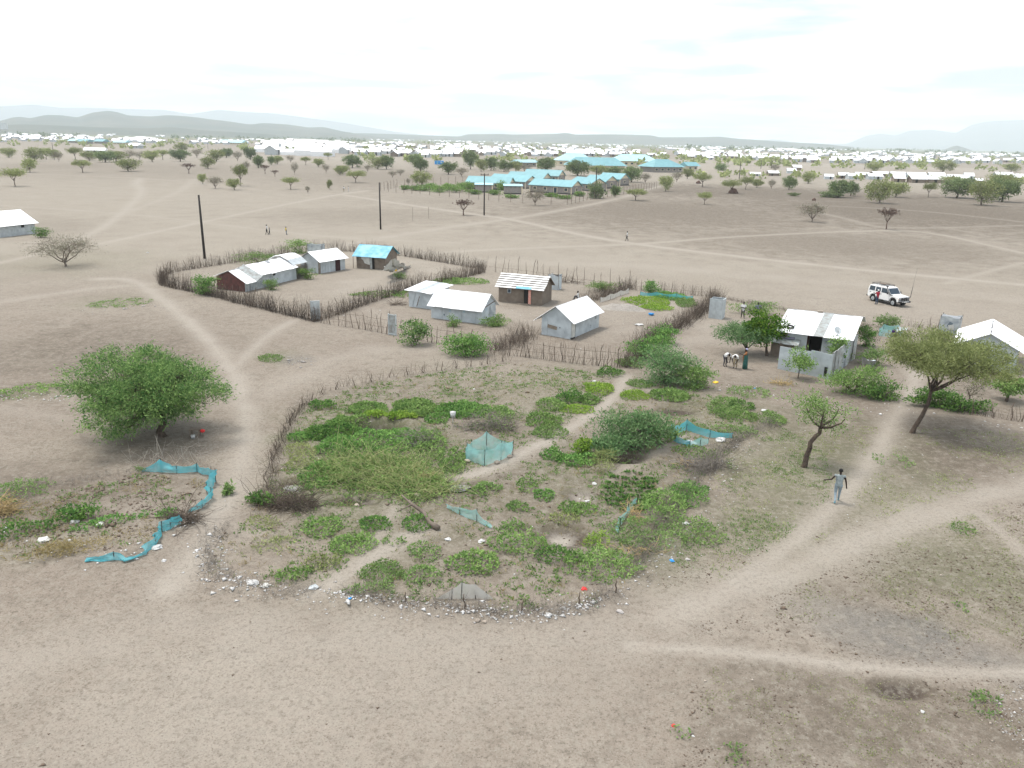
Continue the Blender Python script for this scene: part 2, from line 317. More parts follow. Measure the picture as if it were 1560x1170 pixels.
# ------------------------------------------------------------------ ground
def seg_dist(x, y, pts):
    d = np.full(x.shape, 1e9)
    for (ax, ay), (bx, by) in zip(pts[:-1], pts[1:]):
        vx, vy = bx-ax, by-ay; l2 = vx*vx+vy*vy+1e-9
        t = np.clip(((x-ax)*vx+(y-ay)*vy)/l2, 0, 1)
        d = np.minimum(d, np.hypot(x-ax-t*vx, y-ay-t*vy))
    return d
def smooth_pts(pts, it=2):
    P = [np.array(p, float) for p in pts]
    for _ in range(it):
        Q = [P[0]]
        for a, b in zip(P[:-1], P[1:]): Q += [a*.75+b*.25, a*.25+b*.75]
        P = Q + [P[-1]]
    return P
PATHS = [   # photo pixels, width m, strength
    ([(1700, 700), (1560, 742), (1400, 788), (1250, 848), (1120, 905), (1000, 945)], 1.5, .75), ([(1150, 890), (960, 962), (700, 985), (420, 975), (250, 985), (0, 1010)], 2.6, .5),
    ([(960, 985), (1150, 998), (1300, 1017), (1430, 1026), (1600, 1026)], .45, .9),
    ([(1080, 918), (1180, 850), (1240, 800), (1290, 750), (1338, 690), (1358, 640), (1388, 600), (1396, 570), (1400, 540)], .9, .8),
    ([(1480, 775), (1530, 815), (1600, 880)], .5, .6),
    ([(250, 900), (305, 850), (330, 790), (368, 720), (378, 640), (366, 590), (345, 550), (310, 510), (265, 470), (232, 446), (205, 425), (150, 425)], 1.0, .85),
    ([(362, 556), (400, 516), (440, 491), (474, 480)], .7, .7),
    ([(380, 612), (440, 585), (500, 552), (570, 530), (640, 530), (720, 552)], 1.6, .45),
    ([(-60, 470), (130, 440), (235, 432)], 1.2, .5),
    ([(-60, 412), (60, 388), (148, 354), (185, 325), (212, 300), (216, 288), (207, 280), (214, 272)], .9, .8),
    ([(150, 372), (300, 340), (430, 312), (520, 295), (560, 290)], 1.0, .75),
    ([(-50, 310), (200, 325), (400, 350), (520, 363), (700, 370)], .9, .5),
    ([(190, 325), (250, 302), (285, 285), (294, 273)], .8, .5),
    ([(520, 296), (620, 312), (735, 328), (785, 335), (870, 355), (960, 371), (1100, 388), (1300, 410), (1560, 434), (1700, 446)], 1.3, .9),
    ([(500, 378), (650, 350), (785, 333), (900, 312), (950, 300), (1005, 283), (1060, 268)], 1.7, .6),
    ([(640, 386), (800, 378), (980, 372), (1100, 361), (1340, 350), (1420, 353), (1560, 386)], 1.0, .7),
    ([(610, 402), (800, 398), (1000, 407), (1200, 425), (1560, 458)], 4.0, .35),
    ([(1240, 322), (1300, 335), (1345, 349), (1560, 343)], 1.0, .4),
    ([(1240, 312), (1400, 320), (1560, 338)], 1.2, .4),
    ([(1440, 432), (1500, 415), (1560, 400)], .7, .5),
    ([(0, 262), (120, 268), (240, 272), (400, 290)], 1.2, .4),
    ([(0, 238), (200, 240), (420, 252)], 2, .3),
    ([(952, 572), (938, 605), (885, 642), (835, 672), (765, 708), (690, 733)], .75, .9),
    ([(650, 803), (585, 838), (520, 880), (478, 905)], .8, .8), ([(600, 775), (575, 825), (540, 855)], .5, .6),
    ([(700, 790), (760, 800), (800, 840)], .5, .4), ([(935, 720), (990, 700), (1040, 665)], .5, .6),
    ([(390, 812), (350, 800), (300, 790)], .8, .5), ([(0, 622), (100, 640), (200, 660)], .9, .3),
    ([(1000, 540), (1060, 520), (1080, 500), (1080, 470)], 1.8, .5), ([(975, 585), (1000, 600), (1010, 612)], .4, .6),
    ([(560, 470), (600, 490), (640, 500)], 1.2, .4), ([(540, 430), (600, 420), (650, 412)], 2.2, .5), ([(520, 445), (600, 418)], 2.0, .5),
    ([(700, 440), (760, 470), (800, 490), (900, 505), (960, 500)], 2.0, .45),
]
BLOBS = [   # photo px centre, half size px, channel (1 grass, 2 dark soil and painted tree shade, 3 gravel grey, 0 bare pale), strength
    (500, 1060, 520, 130, 0, .42), (620, 440, 120, 25, 0, .3), (880, 490, 100, 25, 0, .3), (800, 750, 330, 150, 2, .34), (1250, 720, 160, 90, 1, .38), (1180, 800, 110, 70, 1, .36), (1400, 690, 190, 55, 2, .75), (1450, 850, 150, 70, 1, .35), (1430, 870, 160, 60, 2, .5), (1200, 790, 120, 70, 2, .3), (1372, 1050, 26, 15, 2, 1.4), (888, 756, 17, 7, 0, .9), (856, 818, 17, 9, 0, 1.1),  # dark entry beside the right acacia is its crown shade painted on the ground
    (1250, 900, 130, 35, 2, .45), (1380, 975, 160, 38, 3, .75), (1500, 1010, 100, 30, 3, .7), (1240, 1090, 210, 90, 2, .62), (1500, 1100, 140, 70, 2, .55), (1130, 1120, 90, 60, 2, .45),
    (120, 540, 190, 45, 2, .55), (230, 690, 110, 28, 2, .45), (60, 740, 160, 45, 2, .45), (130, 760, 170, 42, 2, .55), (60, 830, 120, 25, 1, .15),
    (560, 690, 140, 100, 1, .6), (560, 850, 140, 70, 1, .2), (830, 600, 200, 45, 1, .22), (800, 780, 170, 80, 2, .28), (900, 740, 150, 80, 1, .22), (960, 755, 65, 40, 2, .6),
    (1000, 830, 90, 60, 1, .45), (1100, 640, 90, 40, 1, .35), (1040, 615, 40, 14, 2, .75), (600, 600, 130, 20, 2, .25), (700, 600, 60, 14, 1, .2),
    (1040, 330, 260, 30, 2, .62), (1450, 330, 300, 28, 2, .8), (1250, 300, 320, 14, 2, .75), (300, 262, 330, 14, 2, .25), (600, 275, 220, 16, 2, .35),
    (1280, 375, 280, 26, 2, .5), (560, 330, 160, 14, 2, .25), (140, 255, 200, 6, 2, .3), (100, 400, 130, 18, 1, .18), (100, 590, 110, 12, 1, .35), (170, 460, 60, 10, 1, .25), (420, 545, 30, 10, 1, .35), (450, 548, 30, 8, 3, .5),
    (1180, 590, 150, 14, 2, .28), (1400, 470, 180, 25, 0, .3), (1340, 620, 180, 22, 2, .2), (820, 310, 260, 14, 2, .25), (60, 345, 90, 14, 2, .2),
    (1000, 465, 45, 14, 0, .55), (1130, 510, 60, 25, 0, .35), (1500, 590, 100, 40, 2, .3), (1000, 252, 700, 5, 0, .4), (1350, 253, 260, 7, 0, .7), (600, 235, 300, 5, 2, .2),
]
PITS = [(578, 651, 1.5, 1.0, 1.0), (690, 742, 1.1, .7, .22), (445, 741, .9, .7, .2), (888, 756, .9, .6, .18), (856, 818, 1.25, .9, .28), (1372, 1052, .9, .45, .22),
        (955, 697, 1.3, .8, .4), (1030, 628, 1.2, .7, .15), (540, 764, 1.0, .5, .18)]
MOUNDS = [([(312, 845), (330, 895), (400, 903), (520, 912), (640, 928), (780, 938), (900, 925), (985, 880), (1030, 825), (1080, 770), (1110, 705), (1170, 650)], .5, .14),
          ([(410, 745), (420, 690), (445, 640), (470, 612), (560, 580), (700, 562), (775, 550)], .4, .10), ([(690, 745), (800, 712), (860, 730), (935, 735), (1000, 705)], .3, .10),
          ([(0, 752), (100, 735), (215, 722), (320, 735), (290, 785), (240, 830), (140, 858), (0, 862)], .4, .08), ([(0, 805), (120, 800), (250, 795)], .3, .08)]
_pit = [(G(a, b), rx, ry, d) for a, b, rx, ry, d in PITS]
_mnd = [(smooth_pts([G(*q)[:2] for q in pl]), wd, h) for pl, wd, h in MOUNDS]
def gz(x, y):
    x = np.asarray(x, float); y = np.asarray(y, float)
    near = np.clip((160-np.hypot(x, y))/60, 0, 1)
    z = (fbm(x/9, y/9, 3, 3)-.5)*.16*near + (fbm(x/1.3, y/1.3, 9, 2)-.5)*.05*near
    far = np.clip((np.hypot(x, y)-150)/300, 0, 1)
    z = z + (fbm(x/140, y/140, 5, 2)-.5)*1.2*far*np.clip((2500-np.hypot(x, y))/1000, 0, 1)
    for c, rx, ry, d in _pit:
        q = ((x-c.x)/rx)**2+((y-c.y)/ry)**2
        z = z - d*np.exp(-np.minimum(q, 30)**1.5) + d*.22*np.exp(-np.minimum((np.sqrt(q)-1.5)**2*5, 30))
    for pl, wd, h in _mnd:
        m = seg_dist(x, y, pl); z = z + h*np.exp(-np.minimum((m/wd)**2, 30))*(.5+vnoise(x*1.5, y*1.5, 4))
    return z
def gp(px, py):         # ground point, on the relief
    g = G(px, py); g.z = float(gz(np.array([g.x]), np.array([g.y]))[0]); return g
def on(x, y): return float(gz(np.array([x]), np.array([y]))[0])
def axis(lo, hi, step, far, grow, mid=0, grow2=1):
    a = list(np.arange(lo, hi+step*.5, step)); s = step
    while a[-1] < far: s *= grow if a[-1] < mid or not mid else grow2; a.append(a[-1]+s)
    return a
xp = axis(0, 34, .27, 26000, 1.0125, 170, 1.16); X = np.array([-v for v in xp[:0:-1]] + xp)
Y = np.array([-v for v in axis(-12, 10, 4, 3000, 1.6)[::-1]] + axis(12.4, 72, .27, 30000, 1.0095, 340, 1.04))
X = np.unique(np.clip(X, -22000, 22000)); Y = np.unique(np.clip(Y, -3000, 21000))
gx, gy = np.meshgrid(X, Y)
gx_, gy_ = gx.ravel(), gy.ravel(); gz_ = gz(gx_, gy_)
nx, ny = len(X), len(Y)
idx = np.arange(nx*ny).reshape(ny, nx)
F4 = np.stack([idx[:-1, :-1], idx[:-1, 1:], idx[1:, 1:], idx[1:, :-1]], -1).reshape(-1, 4)
gme = np_mesh('ground', np.stack([gx_, gy_, gz_], 1), F4, smooth=True)
msk = np.zeros((len(gx_), 4), np.float32)
near_sel = np.hypot(gx_, gy_) < 900
sx, sy = gx_[near_sel], gy_[near_sel]
wob = (fbm(sx/1.8, sy/1.8, 21, 3)-.5)
pm = np.zeros(len(sx))
dist = np.hypot(sx, sy)
for pl, wd, st in PATHS:
    pts = smooth_pts([G(*q)[:2] for q in pl])
    d = seg_dist(sx, sy, pts)
    d = d + wob*wd*.9*np.clip(wd, .5, 2)
    wd2 = np.maximum(wd, dist*.0055)
    pm = np.maximum(pm, st*np.exp(-np.clip(d/(wd2*.85), 0, 9)**1.7))
ch = [pm, np.zeros(len(sx)), np.zeros(len(sx)), np.zeros(len(sx))]
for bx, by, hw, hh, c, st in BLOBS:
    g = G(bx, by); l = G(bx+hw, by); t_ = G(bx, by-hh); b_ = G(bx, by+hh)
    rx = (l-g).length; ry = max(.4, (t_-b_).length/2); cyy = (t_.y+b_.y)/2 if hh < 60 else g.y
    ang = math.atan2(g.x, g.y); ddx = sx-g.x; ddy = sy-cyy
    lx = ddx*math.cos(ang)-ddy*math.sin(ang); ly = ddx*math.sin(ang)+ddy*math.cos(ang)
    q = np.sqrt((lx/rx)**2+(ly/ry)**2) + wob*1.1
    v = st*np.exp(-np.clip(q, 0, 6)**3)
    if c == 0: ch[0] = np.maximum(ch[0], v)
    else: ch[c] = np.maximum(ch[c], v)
for k in range(1, 4): ch[k] = ch[k]*(1-np.clip(pm*1.1, 0, 1)*.8)
for c, rx, ry, d in _pit:
    q = ((sx-c.x)/rx)**2+((sy-c.y)/ry)**2
    ch[2] = np.maximum(ch[2], 1.8*np.exp(-np.minimum(q/1.7, 30)**1.5))
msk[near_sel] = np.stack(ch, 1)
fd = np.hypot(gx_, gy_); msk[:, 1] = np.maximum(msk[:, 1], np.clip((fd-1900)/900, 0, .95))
pale = np.clip((gy_-72)/45, 0, 1)*.85*np.clip(1-msk[:, 2]*.75, 0, 1)*np.clip(1-(fd-700)/900, .35, 1)  # paler plain beyond the compound: dusty ground with haze painted into its colour
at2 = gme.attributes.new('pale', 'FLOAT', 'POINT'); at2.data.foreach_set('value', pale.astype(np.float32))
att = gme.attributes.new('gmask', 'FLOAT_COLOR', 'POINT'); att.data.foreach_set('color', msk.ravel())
m, t, out = new_mat('dry_earth'); L = t.links.new
tcn = _node(t, 'ShaderNodeTexCoord'); vec = tcn.outputs['Object']
at = _node(t, 'ShaderNodeAttribute', attribute_name='gmask'); sp = _node(t, 'ShaderNodeSeparateColor'); L(at.outputs['Color'], sp.inputs[0])
def gnoise(scale, detail=5, rough=.55, stretch=None):
    n = _node(t, 'ShaderNodeTexNoise'); n.inputs['Scale'].default_value = scale; n.inputs['Detail'].default_value = detail; n.inputs['Roughness'].default_value = rough
    v = vec
    if stretch:
        mp = _node(t, 'ShaderNodeMapping'); mp.inputs['Scale'].default_value = stretch; L(v, mp.inputs[0]); v = mp.outputs[0]
    L(v, n.inputs['Vector']); return n.outputs['Fac']
def rng_(v, a, b, c=0., d=1.):
    r = _node(t, 'ShaderNodeMapRange'); r.inputs[1].default_value = a; r.inputs[2].default_value = b; r.inputs[3].default_value = c; r.inputs[4].default_value = d
    L(v, r.inputs[0]); return r.outputs[0]
def mth(op, a, b, clamp=False):
    r = _node(t, 'ShaderNodeMath', operation=op); r.use_clamp = clamp
    for i, v in enumerate((a, b)):
        if isinstance(v, (int, float)): r.inputs[i].default_value = v
        else: L(v, r.inputs[i])
    return r.outputs[0]
def mixc(f, a, b, blend='MIX'):
    r = _node(t, 'ShaderNodeMix', data_type='RGBA', blend_type=blend)
    if isinstance(f, (int, float)): r.inputs['Factor'].default_value = f
    else: L(f, r.inputs['Factor'])
    for k, v in (('A', a), ('B', b)):
        if isinstance(v, tuple): r.inputs[k].default_value = (*v, 1)
        else: L(v, r.inputs[k])
    return r.outputs['Result']
n_big = gnoise(.02, 4); n_mid = gnoise(.16, 5); n_sm = gnoise(1.1, 6, .6); n_fine = gnoise(5.5, 5, .65); n_grit = gnoise(17, 3, .7)
n_streak = gnoise(.09, 4, .5, (.35, 1.6, 1))
c = mixc(rng_(n_big, .35, .65), (0.227, 0.195, 0.160), (0.191, 0.159, 0.129))
c = mixc(rng_(n_streak, .42, .70, 0, .32), c, (0.159, 0.130, 0.106))
c = mixc(rng_(n_mid, .40, .68, 0, .55), c, (0.261, 0.232, 0.192))
c = mixc(rng_(n_sm, .48, .66, 0, .62), c, (0.145, 0.122, 0.098))
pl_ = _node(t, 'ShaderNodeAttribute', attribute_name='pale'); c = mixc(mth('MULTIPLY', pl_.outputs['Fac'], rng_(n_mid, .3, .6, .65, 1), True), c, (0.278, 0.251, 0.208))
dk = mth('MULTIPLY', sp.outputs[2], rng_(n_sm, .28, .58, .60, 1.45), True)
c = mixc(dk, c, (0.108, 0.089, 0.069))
gr = mth('MULTIPLY', sp.outputs[1], rng_(n_fine, .36, .60, .3, 1.6), True)
c = mixc(gr, c, (0.103, 0.121, 0.056))
c = mixc(mth('MULTIPLY', at.outputs['Alpha'], rng_(n_sm, .3, .6, .6, 1), True), c, (0.128, 0.125, 0.116))
c = mixc(rng_(sp.outputs[2], 1.0, 1.6), c, (0.056, 0.043, 0.035))
c = mixc(mth('MULTIPLY', sp.outputs[0], rng_(n_sm, .30, .62, .6, 1.0), True), c, (0.300, 0.273, 0.234))
off_path = mth('SUBTRACT', 1.0, mth('MULTIPLY', sp.outputs[0], .6))
c = mixc(mth('MULTIPLY', rng_(n_fine, .50, .66, 0, .62), off_path), c, (0.101, 0.085, 0.067))
c = mixc(mth('MULTIPLY', rng_(n_grit, .55, .66, 0, .85), off_path), c, (0.082, 0.071, 0.056))
n_f2 = gnoise(2.6, 6, .7)
c = mixc(mth('MULTIPLY', rng_(n_f2, .50, .38, 0, .42), off_path), c, (0.250, 0.230, 0.191))
c = mixc(rng_(n_grit, .40, .30, 0, .5), c, (0.355, 0.336, 0.294))
pb = _node(t, 'ShaderNodeBsdfPrincipled'); pb.inputs['Roughness'].default_value = .97; pb.inputs['Specular IOR Level'].default_value = .1
L(c, pb.inputs['Base Color'])
bh = mth('ADD', mth('MULTIPLY', n_sm, 1.0), mth('MULTIPLY', n_fine, .45))
bp = _node(t, 'ShaderNodeBump'); bp.inputs['Strength'].default_value = .55; bp.inputs['Distance'].default_value = .10; L(bh, bp.inputs['Height']); L(bp.outputs[0], pb.inputs['Normal'])
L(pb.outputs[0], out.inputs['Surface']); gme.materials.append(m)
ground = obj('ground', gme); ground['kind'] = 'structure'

# ------------------------------------------------------------------ hills and mountains
def ridge(name, prof, D, front, back, seed, mat, n=260, rough=.35):
    xs = [p[0] for p in prof]; ys = [p[1] for p in prof]
    px = np.linspace(xs[0], xs[-1], n); py = np.interp(px, xs, ys)
    k = np.exp(-np.linspace(-2, 2, 7)**2); py = np.convolve(np.pad(py, 3, 'edge'), k/k.sum(), 'valid')
    V = []; rows = 26
    A = []; Hh = []
    for a, b in zip(px, py):
        d = _f + _r2*(a-780)/CAM_F + _u2*(585-b)/CAM_F; h = math.hypot(d[0], d[1])
        A.append((d[0]/h, d[1]/h)); Hh.append(CAM_H + d[2]/h*D)
    A = np.array(A); Hh = np.maximum(np.array(Hh), -5)
    for i in range(rows):
        s = i/(rows-1); r = D - front + (front+back)*s; c = front/(front+back)
        sh = (s/c if s < c else (1-s)/(1-c)); sh = sh*sh*(3-2*sh)*.5+sh*.5
        x = A[:, 0]*r; y = A[:, 1]*r; sc = front/3.2
        nz = np.abs(fbm(x/sc, y/sc, seed, 4)-.5)*2; n2 = fbm(x/sc*2.7, y/sc*2.7, seed+7, 3)
        z = Hh*sh*(1-rough*4*sh*(1-sh)*(1-nz)) + Hh*.16*(n2-.5)*4*sh*(1-sh)
        V.append(np.stack([x, y, z-6*(1-sh)], 1))
    V = np.concatenate(V); idx = np.arange(rows*n).reshape(rows, n)
    F = np.stack([idx[:-1, :-1], idx[:-1, 1:], idx[1:, 1:], idx[1:, :-1]], -1).reshape(-1, 4)
    o = obj(name, np_mesh(name, V, F, [mat], smooth=True)); o['kind'] = 'structure'; return o
M['hill'] = pmat('scrub_hill', (.042, .058, .040), (.080, .082, .058), .004, .95, bump=0, lo=.4, hi=.62)
M['mountain'] = pmat('far_mountain', (.04, .055, .055), (.06, .07, .07), .001, .95)
ridge('hills', [(-160, 196), (-60, 190), (0, 184), (20, 178.5), (32, 177.5), (45, 180), (70, 174.5), (92, 175), (118, 178.5), (140, 171), (152, 169.5), (166, 168), (182, 171), (195, 175.5),
      (230, 177), (255, 175), (282, 176.5), (300, 178.5), (322, 181.5), (345, 184), (380, 189.5), (402, 187), (440, 189.5), (470, 194), (492, 193), (522, 200), (560, 206), (600, 212)], 5600, 1700, 1500, 11, M['hill'])
ridge('hills', [(-160, 193), (0, 190.5), (30, 189), (60, 189.5), (110, 192), (160, 193.5), (220, 195), (262, 193), (300, 197.5), (360, 201), (420, 205)], 3900, 500, 500, 15, M['hill'], 160, .2)
ridge('hills', [(480, 207), (520, 203), (560, 203), (620, 205), (700, 208), (712, 204.5), (762, 204), (782, 205), (850, 203.5), (862, 202), (876, 205), (922, 204.5), (962, 205), (992, 206), (1004, 209), (1060, 209), (1096, 208),
      (1122, 211), (1160, 213.5), (1200, 216.5), (1250, 219), (1300, 224)], 6600, 1200, 1500, 17, M['hill'])
ridge('mountains', [(-160, 156), (0, 161), (50, 158), (92, 163), (130, 163), (182, 165), (250, 166), (290, 173), (332, 166), (362, 169), (420, 172), (470, 179), (520, 186), (600, 200), (700, 212)], 14500, 3000, 4000, 21, M['mountain'])
ridge('mountains', [(1130, 216), (1160, 213), (1180, 212), (1230, 219), (1290, 219), (1320, 206), (1342, 203), (1365, 206), (1386, 198), (1422, 197), (1456, 202), (1480, 189), (1502, 184), (1540, 182), (1640, 178), (1750, 190)], 15500, 3000, 4000, 25, M['mountain'])
ridge('hills', [(1438, 228), (1450, 223), (1458, 221.5), (1470, 225), (1480, 229)], 7000, 350, 350, 28, M['hill'], 40)

# ------------------------------------------------------------------ haze: pale even air round the whole place
hb = MB(); hb.box((0, 9300, 398), (46000, 25400, 820))
m, t, out = new_mat('haze_air'); pv = _node(t, 'ShaderNodeVolumePrincipled'); pv.inputs['Color'].default_value = (.87, .955, 1.0, 1)
pv.inputs['Density'].default_value = .00012; pv.inputs['Anisotropy'].default_value = 0.0
t.links.new(pv.outputs[0], out.inputs['Volume'])
hz = hb.build('haze', m); hz['kind'] = 'stuff'

# ------------------------------------------------------------------ trees
def make_tree(seed, h, cw, ch, lean=(0, 0), tr=.18, fork=.35, nclump=60, nleaf=40, ll=.28, lw=.09, spread=.5, flat=.45, limbs=6, sides=5, up=.4, wig=.25, twig=.012, kink=0, droop=0., base_pts=None):
    """wood (V, F) and leaf (V, F) arrays of one tree, foot at the origin"""
    rng = np.random.default_rng(seed)
    cz = h-ch*(.5 if flat > .7 else .42); cen = np.array([lean[0], lean[1], cz])
    d = rng.normal(size=(nclump, 3)); d /= np.linalg.norm(d, axis=1)[:, None]
    r = rng.random(nclump)**.38
    lump = 1 + .34*(vnoise(d[:, 0]*1.9+seed*3.1, d[:, 1]*1.9+d[:, 2]*1.3, seed)-.5)*2
    P = d*np.array([cw/2, cw/2, ch/2])*(r*lump)[:, None]
    P[:, 2] = np.where(P[:, 2] < 0, P[:, 2]*flat*1.4, P[:, 2]); P += cen
    fk = np.array([lean[0]*fork*.8, lean[1]*fork*.8, h*fork]) + np.array([rng.normal()*kink, rng.normal()*kink, 0])
    n = 5; tp = [np.array([0, 0, -.25])]
    for i in range(1, n+1):
        q = i/n; tp.append(fk*q + np.array([math.sin(q*5+seed), math.cos(q*4+seed), 0])*wig*tr*1.6*(1-q*.5)*(1 if i < n else .3))
    if base_pts is not None: tp = [np.array(p, float) for p in base_pts]; fk = tp[-1]
    rr = np.linspace(tr*1.25, tr*.8, len(tp)); rr[0] *= 1.3
    parts = [(*tubes_np(tp, rr, max(sides, 6)), 0)]
    ang0 = rng.random()*6.28; LP = []; LR = []
    for k in range(limbs):
        a = ang0 + 2*math.pi*k/limbs + rng.normal()*.3
        e = cen + np.array([math.cos(a)*cw/2*spread*rng.uniform(.7, 1.3), math.sin(a)*cw/2*spread*rng.uniform(.7, 1.3), ch*rng.uniform(-.05, .22)])
        mid = fk*.55 + e*.45 + np.array([0, 0, -up*.15*ch]) + rng.normal(size=3)*.07*cw*np.array([1, 1, .4])
        pts = [fk*(1-q)**2 + 2*mid*q*(1-q) + e*q*q for q in np.linspace(0, 1, 6)]
        for j in range(1, 6): pts[j] = pts[j] + rng.normal(size=3)*.012*cw
        r_ = tr*.62*np.linspace(1, .28, 6); parts.append((*tubes_np(pts, r_, sides), 0)); LP += pts[1:]; LR += list(r_[1:])
    LP = np.array(LP); LR = np.array(LR)
    for p in P:
        dd = np.linalg.norm((LP-p)*np.array([1, 1, 1.4]), axis=1); i = int(dd.argmin()); q = LP[i]
        mid = (q+p)/2 + rng.normal(size=3)*.12*np.linalg.norm(p-q) - np.array([0, 0, .1*np.linalg.norm(p-q)])
        parts.append((*tubes_np([q, mid, p], [max(LR[i]*.5, twig), max(twig, LR[i]*.28), twig*.6], 3), 0))
    wV, wF, _ = join(parts)
    if nleaf == 0:
        k = nclump*14; c = np.repeat(P, 14, 0); D = (c-cen)/np.array([cw/2, cw/2, ch/2])*.7 + rng.normal(size=(k, 3))*.6; D[:, 2] += .5
        sV, sF = sticks(c, D, rng.uniform(.3, .8, k)*cw*.11, twig*.7, .12, rng)
        return join([(wV, wF, 0), (sV, sF, 0)])[:2], None
    k = nclump*nleaf; rc = (cw*cw*ch)**(1/3)/nclump**(1/3)*.62
    c = np.repeat(P, nleaf, 0) + rng.normal(size=(k, 3))*rc*np.array([.62, .62, .40])
    D = (c-cen)/np.array([cw/2, cw/2, ch/2])*.55 + rng.normal(size=(k, 3))*.75; D[:, 2] += .15-droop
    return (wV, wF), leaves(c, D, ll*rng.uniform(.6, 1.35, k), lw*rng.uniform(.7, 1.3, k), rng)
def place_tree(name, label, cat, loc, arr, leaf, bark='bark', group=None, rz=0, wood='trunk', crown='crown', scale=None):
    root = thing(name, label, cat, loc, rz, group)
    (wV, wF), lf = arr
    obj(wood, np_mesh(name+'_wood', wV, wF, [M[bark]], smooth=True), root)
    if lf is not None: obj(crown, np_mesh(name+'_leaf', lf[0], lf[1], [M[leaf]]), root)
    if scale: root.scale = scale
    return root
place_tree('acacia_tree', 'big bushy bright green acacia with a low dome crown on the bare ground at left', 'tree', gp(250, 664),
    make_tree(4, 4.6, 7.7, 4.1, (-1.0, .5), .20, .30, 420, 100, .21, .055, .55, .66, 8, 6, twig=.012, droop=.1, wig=.8), 'leaf_bright')
place_tree('acacia_tree', 'tall leaning acacia with a wide flat olive crown beside the right house', 'tree', gp(1390, 660),
    make_tree(9, 5.7, 7.4, 2.3, (1.8, .8), .13, .42, 280, 95, .22, .05, .55, .55, 8, 6, twig=.011, base_pts=[(-.05, 0, -.2), (.05, 0, .3), (.45, .1, 1.1), (.75, .2, 1.9), (.85, .3, 2.7)]), 'leaf_olive')
place_tree('thorn_tree', 'small crooked thorn tree with sparse olive tufts near the walking man', 'tree', gp(1226, 711),
    make_tree(36, 4.2, 3.4, 1.9, (.75, .4), .13, .5, 30, 62, .20, .05, .8, .8, 5, 6, twig=.012, up=1.2, base_pts=[(-.1, 0, -.2), (0, 0, .2), (.02, .02, .65), (.16, .05, 1.15), (.14, .06, 1.45), (.42, .1, 1.85), (.60, .12, 2.0), (.62, .15, 2.35)]), 'leaf_mid')
place_tree('thorn_tree', 'grey nearly leafless umbrella thorn tree near the left edge house', 'tree', gp(100, 406),
    make_tree(12, 3.6, 8.0, 2.5, (0, 0), .13, .14, 150, 26, .24, .05, .6, .6, 9, 5, twig=.016), 'leaf_grey', 'bark_grey')
place_tree('neem_tree', 'dark leafy neem tree beside the big sheet metal house', 'tree', gp(1168, 542),
    make_tree(21, 3.7, 3.0, 2.5, (-.5, .2), .10, .3, 75, 60, .22, .14, .5, .9, 5, 6), 'leaf_neem')
place_tree('thorn_tree', 'spreading feathery green thorn tree shading the bending people', 'tree', gp(1137, 540),
    make_tree(22, 2.45, 4.6, 1.2, (-.4, 0), .10, .2, 80, 55, .30, .06, .6, .6, 7, 5, twig=.012), 'leaf_blue')
place_tree('sapling', 'young leafy sapling against the grey sheet yard wall', 'tree', gp(1216, 576),
    make_tree(23, 2.3, 1.7, 1.5, (0, 0), .035, .35, 26, 40, .16, .11, .5, .9, 4, 5, twig=.008), 'leaf_mid')
place_tree('sapling', 'young tree growing inside the sheet metal yard', 'tree', gp(1272, 560),
    make_tree(24, 2.9, 1.3, 2.0, (0, 0), .035, .3, 26, 40, .16, .11, .5, .9, 4, 5, twig=.008), 'leaf_mid')
place_tree('fruit_tree', 'small green tree with drooping leaves at the right edge stick fence', 'tree', gp(1533, 611),
    make_tree(25, 1.7, 2.0, 1.0, (.1, 0), .09, .5, 30, 40, .22, .12, .5, .9, 5, 5, droop=.4), 'leaf_mid')
place_tree('thorn_tree', 'small grey bare shrubby tree in front of the right gable house', 'tree', gp(1476, 612),
    make_tree(26, 2.0, 2.4, 1.5, (0, 0), .05, .25, 50, 12, .16, .05, .5, .9, 6, 5, twig=.01), 'leaf_grey', 'bark_grey')

